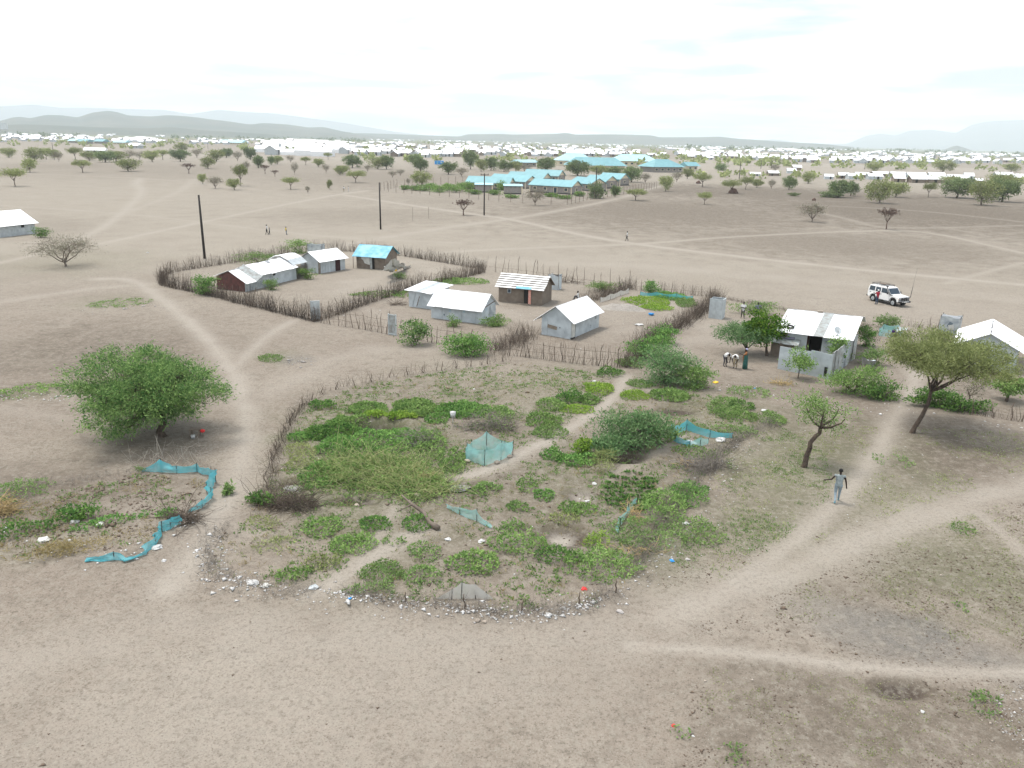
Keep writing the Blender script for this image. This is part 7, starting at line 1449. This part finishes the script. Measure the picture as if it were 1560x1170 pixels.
for k in range(3): bx(gr_, 'grille_bar', (.025, 0, -.07+.07*k), (.02, .98, .02), 'metal_grey')
for sd in (-1, 1): bx(car, 'headlight', (2.27, sd*.66, .92), (.05, .28, .22), 'lamp'); bx(car, 'indicator', (2.20, sd*.84, .90), (.14, .03, .14), 'amber'); bx(car, 'tail_light', (-2.41, sd*.74, .95), (.03, .14, .26), 'red')
bull = MB()
for z_ in (.62, .80, 1.02, 1.14): bull.tube([(2.30, -.86, z_), (2.44, -.55, z_), (2.46, 0, z_), (2.44, .55, z_), (2.30, .86, z_)], .032, 6)
for y_ in (-.5, -.18, .18, .5): bull.tube([(2.46, y_, .52), (2.46, y_, 1.14)], .026, 6)
bull.box((2.40, 0, .58), (.18, 1.72, .17)); bull.build('bull_bar', M['metal_dark'], car)
bx(car, 'number_plate', (2.53, 0, .62), (.02, .52, .13), 'plate')
for y_ in (-.42, .42): bx(car, 'fog_lamp', (2.50, y_, .63), (.04, .16, .10), 'lamp')
b = MB(); b.tube([(1.35, -.80, 1.18), (1.0, -.90, 1.24), (.92, -.92, 1.35), (.42, -.85, 1.95), (.40, -.85, 2.08)], [.05, .05, .05, .045, .05], 8); b.box((.42, -.85, 2.13), (.16, .12, .12)); b.build('snorkel', M['metal_dark'], car)
for sd in (-1, 1): bx(car, 'mirror', (.70, sd*1.02, 1.38), (.08, .22, .2), 'metal_dark')
rk = MB()
for y_ in (-.62, .62):
    rk.tube([(-2.15, y_, 2.10), (.10, y_, 2.10)], .022, 5); rk.tube([(-2.15, y_, 2.20), (.10, y_, 2.20)], .018, 5)
    for x_ in (-2.1, -1.4, -.7, 0.05): rk.tube([(x_, y_, 1.95), (x_, y_, 2.20)], .018, 5)
for x_ in np.linspace(-2.15, .1, 9): rk.tube([(x_, -.62, 2.10), (x_, .62, 2.10)], .016, 5)
rk.tube([(-2.15, -.62, 2.20), (-2.15, .62, 2.20)], .018, 5); rk.tube([(.10, -.62, 2.20), (.10, .62, 2.20)], .018, 5); rk.build('roof_rack', M['metal_dark'], car)
b = MB(); b.box((-1.1, .1, 2.16), (.9, .5, .10)); b.build('rack_load', M['plank'], car)
b = MB(); b.tube([(2.42, .78, 1.1), (2.44, .80, 1.9), (2.45, .84, 2.5)], [.03, .03, .016], 6); b.tube([(2.45, .84, 2.5), (2.50, .98, 4.6)], .008, 4); b.build('antenna', M['metal_dark'], car)

# ------------------------------------------------------------------ power poles
def hgt(px, py, ty):
    g = G(px, py); lo_, hi_ = 0, 40
    for _ in range(40):
        m_ = (lo_+hi_)/2; v = np.array([g.x, g.y, m_-CAM_H]); yy = 585-CAM_F*(v@_u2)/(v@_f)
        if yy > ty: lo_ = m_
        else: hi_ = m_
    return lo_
def pole(label, px, py, ty, arm=True, r=.12):
    h = hgt(px, py, ty); root = thing('power_pole', label, 'pole', gp(px, py), rad(25), 'wooden power poles on the plain')
    b = MB(); b.tube([(0, 0, -.3), (0, 0, h*.5), (0, 0, h)], [r*1.25, r*1.08, r*.85], 9); b.build('post', M['pole'], root, True)
    if arm:
        bx(root, 'cross_arm', (0, -.12, h-.35), (2.0, .12, .14), 'pole')
        for x_ in (-.9, 0, .9): b = MB(); b.tube([(x_, -.12, h-.28), (x_, -.12, h-.02)], [.05, .07], 7); b.build('insulator', M['metal_dark'], root)
    return root
pole('tall bare dark pole behind the left compound', 312, 394, 297, False, .15); pole('dark bare pole on the plain behind the blue roofed hut', 580, 349.5, 278, False, .14); pole('dark power pole with a cross arm before the school', 737.5, 328, 264, True, .14)
pole('dark pole rising behind the right part of the school', 907, 300, 257, False, .16)
for px, py, ty, nm in ((81, 231, 217, 'far pole before the left blue roofs'), (317, 227, 217, 'far pole left of the bright tents'), (1126, 272, 245, 'far pole right of the school with houses behind'), (1159, 257, 243, 'far pole, second right of the school'), (1175, 257, 244, 'far pole, third right of the school'), (1191, 250, 244, 'far pole, fourth right of the school'),
                       (904, 240, 236, 'tiny far pole above the pale roofs'), (1317, 258, 247, 'far pole before the right settlement')): pole(nm, px, py, ty, False, .16)
for px, py, ty, nm in ((629, 336, 316, 'left thin stake standing on the plain'), (653, 333, 315, 'right thin stake standing on the plain')):
    h = hgt(px, py, ty); b = MB(); b.tube([(0, 0, -.2), (0, 0, h)], .03, 5); o = b.build('stake', M['wood']); o.location = gp(px, py); tag(o, nm, 'stake')
for px, py, nm, h in ((1117, 294, 'dark termite mound under the flat-topped acacia', 2.4), (1064, 279, 'low dark termite mound left of the acacias', 1.6), (1240, 305, 'small dark mound on the right plain', 1.0)):
    me = blob(px, 1.0, 1.0, .22)
    for v in me.vertices: k = (v.co.z+.5); v.co.x *= (1.7-k*1.1); v.co.y *= (1.7-k*1.1)
    me.materials.append(M['termite']); o = obj('termite_mound', me, None, gp(px, py)); o.scale = (h, h, h); o.location.z += h*.35; tag(o, nm, 'mound')
# bench under the big tree, purple washing
g = gp(298, 664); bn = thing('bench', 'small dark wooden table in the shade of the big tree', 'table', g, .05); bx(bn, 'top', (0, 0, .48), (.62, .38, .05), 'plank')
for sx_ in (-1, 1):
    for sy_ in (-1, 1): bx(bn, 'leg', (sx_*.25, sy_*.14, .22), (.06, .06, .46), 'plank')
me = blob(3, .26, .8, .1); me.materials.append(M['red']); o = obj('ball', me, None, g+Vector((.45, 0, .36))); tag(o, 'red round bundle beside the small table', 'bundle'); b = MB(); b.tube([(0, 0, .0), (0, 0, .36)], .02, 5); o2_ = b.build('stand', M['wood'], o); o2_.location = (0, 0, -.38)
b = MB(); b.tube([(0, 0, 0), (0, 0, .2)], [.1, .14], 10); o = b.build('bowl', M['white_plastic'], None, True); o.location = g+Vector((-.02, -.32, 0)); tag(o, 'white bowl under the small table', 'bowl')
cloth('washing', 'purple cloth bundle drying behind the acacia', 'cloth', [(1357, 510, .6), (1370, 510, .5), (1369, 503, 1.2), (1359, 503, 1.3)], M['purple'], 8, .3, 2); cloth('washing', 'white cloth drying beside the purple bundle', 'cloth', [(1364, 505, 1.2), (1381, 504, 1.1), (1383, 499, 1.3), (1368, 499, 1.4)], M['tarp_white'], 8, .2, 3)

# ------------------------------------------------------------------ blue roofed school
def school(label, A, B, hw, hr, D, seed, roof='roof_blue', wall='stone', wins=4, gable='cream', rot=None, over=.5, name='school_building'):
    a, b_ = G(*A), G(*B); xv = b_-a; L_ = xv.length; ang = math.atan2(xv.y, xv.x) if rot is None else rot; xv = Vector((math.cos(ang), math.sin(ang), 0)); n = Vector((-xv.y, xv.x, 0)); c = (a+b_)/2+n*D/2
    root = thing(name, label, 'building', (c.x, c.y, on(c.x, c.y)), ang); x, y = L_/2, D/2
    W = MB()
    W.add([(-x, -y, -.5), (x, -y, -.5), (x, y, -.5), (-x, y, -.5), (-x, -y, hw), (x, -y, hw), (x, y, hw), (-x, y, hw)], [(0, 1, 5, 4), (1, 2, 6, 5), (2, 3, 7, 6), (3, 0, 4, 7)]); W.build('wall', M[wall], root)
    for sd in (-1, 1): g_ = MB(); g_.add([(sd*x, -y, hw+.002), (sd*x, y, hw+.002), (sd*x, 0, hr-.1), (sd*(x-.2), -y, hw+.002), (sd*(x-.2), y, hw+.002), (sd*(x-.2), 0, hr-.1)], [(0, 1, 2), (3, 5, 4), (0, 2, 5, 3), (1, 4, 5, 2), (0, 3, 4, 1)]); g_.build('gable', M[gable], root)
    sl = (hr-hw)/y
    for sd in (-1, 1):
        R_ = MB(); e = over; p = [(-x-e, sd*(y+e), hw-e*sl), (x+e, sd*(y+e), hw-e*sl), (x+e, 0, hr), (-x-e, 0, hr)]; R_.add(p+[(q[0], q[1], q[2]-.14) for q in p], [(0, 1, 2, 3), (7, 6, 5, 4), (0, 4, 5, 1), (1, 5, 6, 2), (2, 6, 7, 3), (3, 7, 4, 0)]); R_.build('roof', M[roof], root)
    bx(root, 'plinth', (0, 0, .15), (L_+.1, D+.1, .5), 'plinth')
    for sx_ in (-1, 1): bx(root, 'corner_band', (sx_*x, -y-.01, hw/2), (.35, .12, hw-.02), gable); bx(root, 'corner_band', (sx_*x, y+.01, hw/2), (.35, .12, hw-.02), gable)
    bx(root, 'eave_band', (0, -y-.03, hw-.14), (L_, .08, .24), gable)
    for i in range(wins):
        xx = -x+L_*(i+.5)/wins; f_ = bx(root, 'window' if i != wins//2 else 'door', (xx, -y-.05, 1.5 if i != wins//2 else 1.15), (min(1.5, L_/wins*.55), .1, 1.15 if i != wins//2 else 1.95), gable); bx(f_, 'pane', (0, -.06, 0), (min(1.1, L_/wins*.4), .03, .85 if i != wins//2 else 1.7), 'glass')
    f_ = bx(root, 'window', (x+.06, 0, 1.5), (.12, 1.3, 1.15), gable); bx(f_, 'pane', (.07, 0, 0), (.03, .95, .85), 'glass')
    return root
school('school block nearest the camera with a blue roof and cream framed windows', (807, 292.5), (870, 296.5), 2.75, 4.5, 7, 1, wins=4)
school('blue roofed school block at the left end', (711, 287.5), (775, 290), 2.6, 4.4, 7, 2, wins=5)
school('blue roofed school block behind the left end one', (745, 283.5), (800, 287.5), 2.7, 4.6, 7, 3, wins=4)
school('blue roofed school block behind the middle', (772, 279.5), (826, 282.5), 2.8, 4.8, 7, 4, wins=4)
school('blue roofed school block farthest back in the middle', (798, 275), (850, 277.5), 2.8, 4.9, 7, 5, wins=4)
school('blue roofed school block right of the nearest one', (868, 288), (899, 291.5), 2.8, 4.6, 7, 6, wins=3)
school('blue roofed school block, second from the right end', (890, 284.5), (922, 287), 2.8, 4.7, 7, 7, wins=3)
school('blue roofed school block at the right end', (912, 280.5), (944, 282.5), 2.8, 4.8, 7, 8, wins=3)
def annex(label, A, B, h, D):
    a, b_ = G(*A), G(*B); xv = b_-a; L_ = xv.length; ang = math.atan2(xv.y, xv.x); n = Vector((-math.sin(ang), math.cos(ang), 0)); c = (a+b_)/2+n*D/2; r = thing('school_annex', label, 'building', (c.x, c.y, on(c.x, c.y)), ang)
    bx(r, 'wall', (0, 0, h/2-.2), (L_, D, h+.3), 'stone'); bx(r, 'roof', (0, -.1, h+.12), (L_+.6, D+.8, .12), 'roof_pale', tilt=(.08, 0)); bx(r, 'corner_band', (L_/2, -D/2-.02, h/2), (.4, .1, h), 'cream'); bx(r, 'plinth', (0, -.02, .12), (L_+.08, D+.08, .5), 'plinth')
    for k in range(4): bx(r, 'vent', (-L_/2+L_*(k+.5)/4, -D/2-.03, h-.45), (.35, .06, .18), 'glass')
annex('low grey block with a pale roof at the left of the school', (724, 293), (750, 293.5), 2.6, 4); annex('low grey block with a pale roof left of the nearest school block', (768, 295.5), (795, 296), 2.7, 4)
# school fence
def post_fence(name, label, pts_px, step, h, mat='plank'):
    pts = [gp(*q) for q in pts_px]; c = pts[0]; root = thing(name, label, 'fence', c); S = poly_sample(pts, step); b = MB(); b.tube([(0, 0, -.2), (0, 0, h)], .07, 5); b.tube([(0, 0, h), (.25, 0, h+.35)], .05, 4); me = b.mesh('post', M[mat])
    for k, (p, T) in enumerate(S): o = obj('post', me, root, (p[0]-c.x, p[1]-c.y, on(p[0], p[1])-c.z)); o.rotation_euler = (0, 0, math.atan2(T[1], T[0])+1.57)
    w_ = MB()
    for zz in (.5, 1.2, 1.9): w_.tube([(p[0]-c.x, p[1]-c.y, on(p[0], p[1])-c.z+zz) for p, T in S], .012, 3)
    w_.build('wire', M['metal_grey'], root)
post_fence('post_fence', 'post and wire fence along the front of the school', [(580, 291), (640, 296), (700, 301), (760, 307), (815, 311), (864, 312.5), (905, 303), (950, 296), (1000, 287)], 3.6, 2.5)
post_fence('post_fence', 'post and wire fence behind the school weeds at left', [(580, 291), (605, 285), (660, 281), (705, 279)], 4.0, 2.5)
SB = [(618, 289, 3, 1.3), (632, 290, 4, 1.6), (646, 291, 4.5, 2.0), (658, 289, 4, 2.2), (668, 293, 5, 2.2), (682, 291, 4.5, 2.6), (694, 293, 5, 2.4), (704, 291, 4.5, 3.2), (714, 292, 4.5, 3.4), (722, 296, 4, 1.6), (752, 297, 4, 1.6), (764, 290, 3, 3.2), (822, 291, 3, 3.4), (840, 300, 3.5, 1.2), (858, 303, 4, 1.1), (780, 302, 3.5, 1.0), (882, 299, 3, 1.4), (938, 296, 3, 3.0)]
for k, (px, py, w_, h) in enumerate(SB):
    place_tree('bush', ('leafy green' if h > 1.7 else 'pale weedy') + ' bush inside the school fence, %s from the left' % ORD[k], 'bush', gp(px, py), make_bush(px, w_, h, 26, 34, .45, .22, .9, w_*.8), 'leaf_mid' if h > 1.7 else 'leaf_weed', 'bark_grey', wood='stems', crown='foliage', group='bushes inside the school fence')
# bigger blue roofed halls beyond
def hall(label, A, B, hw, hr, D, roof, hip=True, wall='cream', name='hall'):
    a, b_ = G(*A), G(*B); xv = b_-a; L_ = xv.length; ang = math.atan2(xv.y, xv.x); n = Vector((-math.sin(ang), math.cos(ang), 0)); c = (a+b_)/2+n*D/2; r = thing(name, label, 'building', (c.x, c.y, on(c.x, c.y)), ang); x, y = L_/2, D/2
    bx(r, 'wall', (0, 0, hw/2-.2), (L_-1, D-1, hw+.4), wall); e = 1.0; ri = min(y, x*.8) if hip else 0; R_ = MB()
    R_.add([(-x-e, -y-e, hw-.2), (x+e, -y-e, hw-.2), (x+e, y+e, hw-.2), (-x-e, y+e, hw-.2), (-x+ri-e, 0, hr), (x-ri+e, 0, hr)], [(0, 1, 5, 4), (1, 2, 5), (2, 3, 4, 5), (3, 0, 4), (3, 2, 1, 0)]); R_.build('roof', M[roof], r)
    nw = max(2, int(L_/4))
    for k in range(nw):
        f_ = bx(r, 'window', (-x+L_*(k+.5)/nw, -y+.46, hw*.5), (2.2, .12, 1.4), 'cream'); bx(f_, 'pane', (0, -.07, 0), (1.7, .04, 1.1), 'glass')
hall('long hall with a mid blue hipped roof behind the school', (862, 260), (953, 262), 3.6, 8.0, 14, 'roof_blue'); hall('hall with a very pale blue hipped roof behind the long hall', (850, 252), (905, 253), 4, 9, 18, 'roof_pale'); hall('wide pale blue roofed hall right of the long hall', (932, 252.5), (1002, 254), 4, 8.5, 18, 'roof_pale')
hall('square hall with a bright blue hipped roof right of the school', (996, 262.5), (1041, 262.5), 3.4, 7.6, 15, 'roof_blue', wall='stone'); hall('small cream house with a blue roof right of the square hall', (1048, 259), (1064, 259), 3, 5.4, 8, 'roof_blue', False); hall('long pale roofed building left of the halls', (790, 253), (818, 253), 3, 4.6, 8, 'roof_pale', False, 'stone')
hall('pale blue roofed house at the far left, first of the blue ones', (104, 217.5), (116, 218), 3, 5.5, 9, 'roof_pale', False, 'stone'); hall('blue roofed house at the far left, second of the blue ones', (119, 218.5), (132, 219), 3, 6, 10, 'roof_blue', False, 'stone'); hall('blue roofed house at the far left, third of the blue ones', (143, 218.5), (157, 219), 3, 6, 10, 'roof_blue', False, 'stone')
hall('pale blue roofed house at the far left, right of the three blue ones', (173, 220), (191, 220.5), 3, 6, 10, 'roof_pale', False); hall('long pale blue roofed building before the far left settlement', (335, 219.5), (368, 220.5), 3.2, 7, 14, 'roof_pale', False)
hall('long white roofed hut standing alone on the far left plain', (129, 232.5), (159, 233), 2.4, 4.2, 7, 'sheet_white', False, 'tarp_white'); hall('small white roofed hut right of the lone long hut', (195, 225.5), (210, 226), 3, 5.4, 8, 'sheet_white', False, 'tarp_white')
g = gp(669, 250); ct = thing('container', 'small bright blue box container on the plain behind the school', 'container', g, rad(10)); bx(ct, 'body', (0, 0, 1.3), (6, 2.4, 2.4), 'blue'); bx(ct, 'window', (1.4, -1.22, 1.6), (1.0, .05, .8), 'tarp_white'); bx(ct, 'door', (-1.2, -1.22, 1.2), (.9, .05, 1.9), 'tarp_blue')
# water tank tower at the left edge
g = gp(6, 207); tk = thing('water_tower', 'grey square water tank on a tall frame at the left edge', 'tower', g, .2); hT = hgt(6, 207, 197); hT2 = hgt(6, 207, 187.5)
for sx_ in (-1, 1):
    for sy_ in (-1, 1): bx(tk, 'leg', (sx_*7, sy_*4, hT/2), (.6, .6, hT), 'metal_grey')
for k in range(5): bx(tk, 'tank_panel', (-8+4*k, 0, (hT+hT2)/2), (3.9, 10, hT2-hT), 'sheet_grey')
bx(tk, 'deck', (0, 0, hT-.3), (21, 11, .5), 'metal_grey')
# row houses at right
ROW = [(1262, 272.5, 14, 7), (1284, 271.5, 16, 8), (1298, 272.5, 18, 8), (1312, 270, 20, 7), (1331, 273, 22, 8), (1366, 272, 22, 9), (1368, 277, 18, 9), (1394, 273, 26, 9), (1396, 278, 24, 9), (1425, 278.5, 28, 9), (1449, 274, 14, 7), (1462, 277, 20, 9), (1474, 274, 14, 9), (1490, 279, 12, 6), (1527, 272, 24, 8), (1552, 276, 24, 9), (1205, 263.5, 14, 7), (1213, 259, 14, 7), (1177, 267, 18, 7), (1150, 267, 16, 5), (1425, 272, 22, 8), (1340, 268, 24, 6)]
def hut_mesh(seed, L_, D, hw, hr, mats_):
    r_ = random.Random(seed); b = MB(); x, y = L_/2, D/2; e = .4; sl = (hr-hw)/y
    b.add([(-x, -y, -.6), (x, -y, -.6), (x, y, -.6), (-x, y, -.6), (-x, -y, hw), (x, -y, hw), (x, y, hw), (-x, y, hw), (-x, 0, hr-.05), (x, 0, hr-.05)], [(0, 1, 5, 4), (1, 2, 6, 9, 5), (2, 3, 7, 6), (3, 0, 4, 8, 7)], 0)
    for sd in (-1, 1): b.add([(-x-e, sd*(y+e), hw-e*sl), (x+e, sd*(y+e), hw-e*sl), (x+e, 0, hr), (-x-e, 0, hr)], [(0, 1, 2, 3)], 1)
    b.box((r_.uniform(-x*.5, x*.5), -y-.03, hw*.45), (.9, .06, hw*.85), 0, 2); b.box((x+.03, 0, hw*.5), (.06, .9, .8), 0, 2); return b.mesh('hut', mats_)
HUT = [hut_mesh(i, 6.0, 4.2, 2.0, 3.3, [M[('tarp_white', 'mud', 'sheet_grey', 'mud_light')[i % 4]], M['sheet_white'], M['dark']]) for i in range(4)]
rr_ = random.Random(8)
for i, (px, py, w_, h) in enumerate(sorted(ROW)):
    g = gp(px, py); mpp = (g-Vector((0, 0, CAM_H))).length/CAM_F; o = obj('row_house', HUT[i % 4], None, g, rr_.uniform(-.15, .12)); s = w_*mpp/6.6*.9; o.scale = (s, s*.9, h*mpp/3.3); tag(o, 'white roofed house in the row before the right settlement, %s from the left' % ORD[i], 'house', 'row houses at the right')
# the settlement: small white roofed shelters, the nearest ones single
ZONES = [((0, 205, 250, 217), 150, 1), ((190, 213, 530, 221), 110, 1), ((400, 218, 540, 237), 46, 1.5), ((530, 216, 700, 239), 130, 1), ((680, 214, 870, 238), 150, 1), ((560, 210, 870, 217), 120, 1), ((860, 217, 1100, 240), 200, 1), ((1080, 222, 1330, 247), 190, 1), ((1300, 230, 1570, 251), 170, 1), ((860, 214, 1200, 224), 150, 1), ((1150, 221, 1570, 236), 240, 1), ((-120, 204, 10, 216), 50, 1), ((1560, 232, 1680, 252), 40, 1)]
pos = []; rr_ = random.Random(12)
for (x0, y0, x1, y1), n, sc in ZONES:
    for _ in range(n):
        for _t in range(6):
            px, py = rr_.uniform(x0, x1), rr_.uniform(y0, y1); py += (px-(x0+x1)/2)*.0215
            hor = 212+(px-780)*.0215
            if py < hor+2.2: continue
            if fbm(np.array(px/34), np.array(py/5), 77, 2) < .36: continue
            if 1040 < px and 247+(px-1040)*.006 < py < 262: continue
            g = G(px, py)
            if g.length > 4200: continue
            pos.append((g, rr_.uniform(-.5, .2)+(1.57 if rr_.random() < .3 else 0), sc*rr_.uniform(1.05, 1.75), rr_.randrange(4))); break
pos.sort(key=lambda q: q[0].length/q[2])
LABZ = lambda g: ('far left' if g.x/g.y < -.36 else 'left' if g.x/g.y < -.12 else 'middle' if g.x/g.y < .2 else 'right')
for g, a, s, k in pos[:290]:
    g.z = on(g.x, g.y); o = obj('shelter_hut', HUT[k], None, g, a); o.scale = (s, s, s*1.05); z_ = LABZ(g); tag(o, 'small white roofed shelter in the crowded %s part of the far settlement' % z_, 'shelter', 'shelters of the far settlement, %s part' % z_)
Vs, Fs, Ms, off_ = [], [], [], 0
for g, a, s, k in pos[290:]:
    ca, sa = math.cos(a), math.sin(a); base = [(-3, -2.1, -1), (3, -2.1, -1), (3, 2.1, -1), (-3, 2.1, -1), (-3, -2.1, 2), (3, -2.1, 2), (3, 2.1, 2), (-3, 2.1, 2), (-3.3, -2.5, 1.85), (3.3, -2.5, 1.85), (3.3, 0, 3.4), (-3.3, 0, 3.4), (3.3, 2.5, 1.85), (-3.3, 2.5, 1.85)]
    Vs += [(g.x+(x_*ca-y_*sa)*s, g.y+(x_*sa+y_*ca)*s, z_*s) for x_, y_, z_ in base]
    F = [(0, 1, 5, 4), (1, 2, 6, 5), (2, 3, 7, 6), (3, 0, 4, 7), (8, 9, 10, 11), (12, 13, 11, 10)]; Fs += [[i+off_ for i in f] for f in F]; Ms += [0, 0, 0, 0, 1, 1]; off_ += 14
tag(obj('far_settlement', np_mesh('far_settlement', np.array(Vs), np.array(Fs), [M['tarp_white'], M['sheet_white']], Ms)), 'countless white roofs of the settlement towards the horizon', 'shelters', kind='stuff')
# big white tents in the bright cluster
tm = MB(); tm.add([(-6, -4, -.5), (6, -4, -.5), (6, 4, -.5), (-6, 4, -.5), (-6, -4, 2.6), (6, -4, 2.6), (6, 4, 2.6), (-6, 4, 2.6), (-6, 0, 5), (6, 0, 5)], [(0, 1, 5, 4), (1, 2, 6, 9, 5), (2, 3, 7, 6), (3, 0, 4, 8, 7), (4, 5, 9, 8), (7, 8, 9, 6)]); tme = tm.mesh('tent', M['tarp_cream'] if False else M['sheet_white'])
TN = [(402, 232, 22), (430, 230, 24), (455, 229, 26), (482, 231, 26), (505, 233, 24), (470, 237, 34), (492, 238, 30), (440, 236, 20), (462, 223, 24), (488, 224, 24), (512, 226, 24), (425, 224, 20), (530, 230, 22)]
for i, (px, py, w_) in enumerate(sorted(TN)):
    g = gp(px, py); mpp = (g-Vector((0, 0, CAM_H))).length/CAM_F; s = w_*mpp/12; o = obj('white_tent', tme, None, g, rr_.uniform(-.1, .1)); o.scale = (s, s, s); tag(o, 'large white tent in the bright cluster at left of centre, %s from the left' % ORD[i], 'tent', 'large white tents')
# far trees that read as one mass
def far_wood(name, label, bands, leaf, seed):
    rng = np.random.default_rng(seed); P = []; S = []
    for (x0, y0, x1, y1, n, h) in bands:
        px = rng.uniform(x0, x1, n); py = y0+(y1-y0)*rng.random(n)+(px-780)*.0215
        k = fbm(px/28, py/3, seed, 3) > .44
        for a, b in zip(px[k], py[k]):
            if b > 212+(a-780)*.0215+1.0: g = G(a, b); P.append((g.x, g.y, 0)); S.append(h*rng.uniform(.6, 1.4))
    P = np.array(P); S = np.array(S); n = len(P); m_ = 16; c = np.repeat(P, m_, 0); s = np.repeat(S, m_); d = rng.normal(size=(n*m_, 3)); d /= np.linalg.norm(d, axis=1)[:, None]
    c = c+d*np.array([.75, .75, .42])*s[:, None]*rng.uniform(.3, 1, (n*m_, 1)); c[:, 2] += s*.55; D = rng.normal(size=(n*m_, 3)); V, F = leaves(c, D, s*.75, s*.5, rng)
    tag(obj(name, np_mesh(name, V, F, [M[leaf]])), label, 'trees', kind='stuff')
far_wood('far_trees', 'dark tree line along the horizon', [(-100, 213.2, 560, 218, 900, 7), (500, 213, 1700, 216, 1300, 8), (260, 217, 560, 222, 160, 6), (1040, 215, 1700, 221, 300, 8), (-100, 218, 120, 223, 80, 6)], 'leaf_fardark', 4)
far_wood('far_trees', 'pale trees among the settlement roofs', [(530, 216, 1000, 238, 330, 4.2), (1000, 214, 1650, 246, 420, 4.4), (0, 222, 530, 240, 200, 4.0), (1040, 258, 1600, 264, 70, 2.4), (540, 236, 1060, 250, 150, 3.6)], 'leaf_far', 5)
far_wood('far_bush', 'green bushland below the left hills', [(-120, 213, 560, 217, 900, 6)], 'leaf_far', 6)
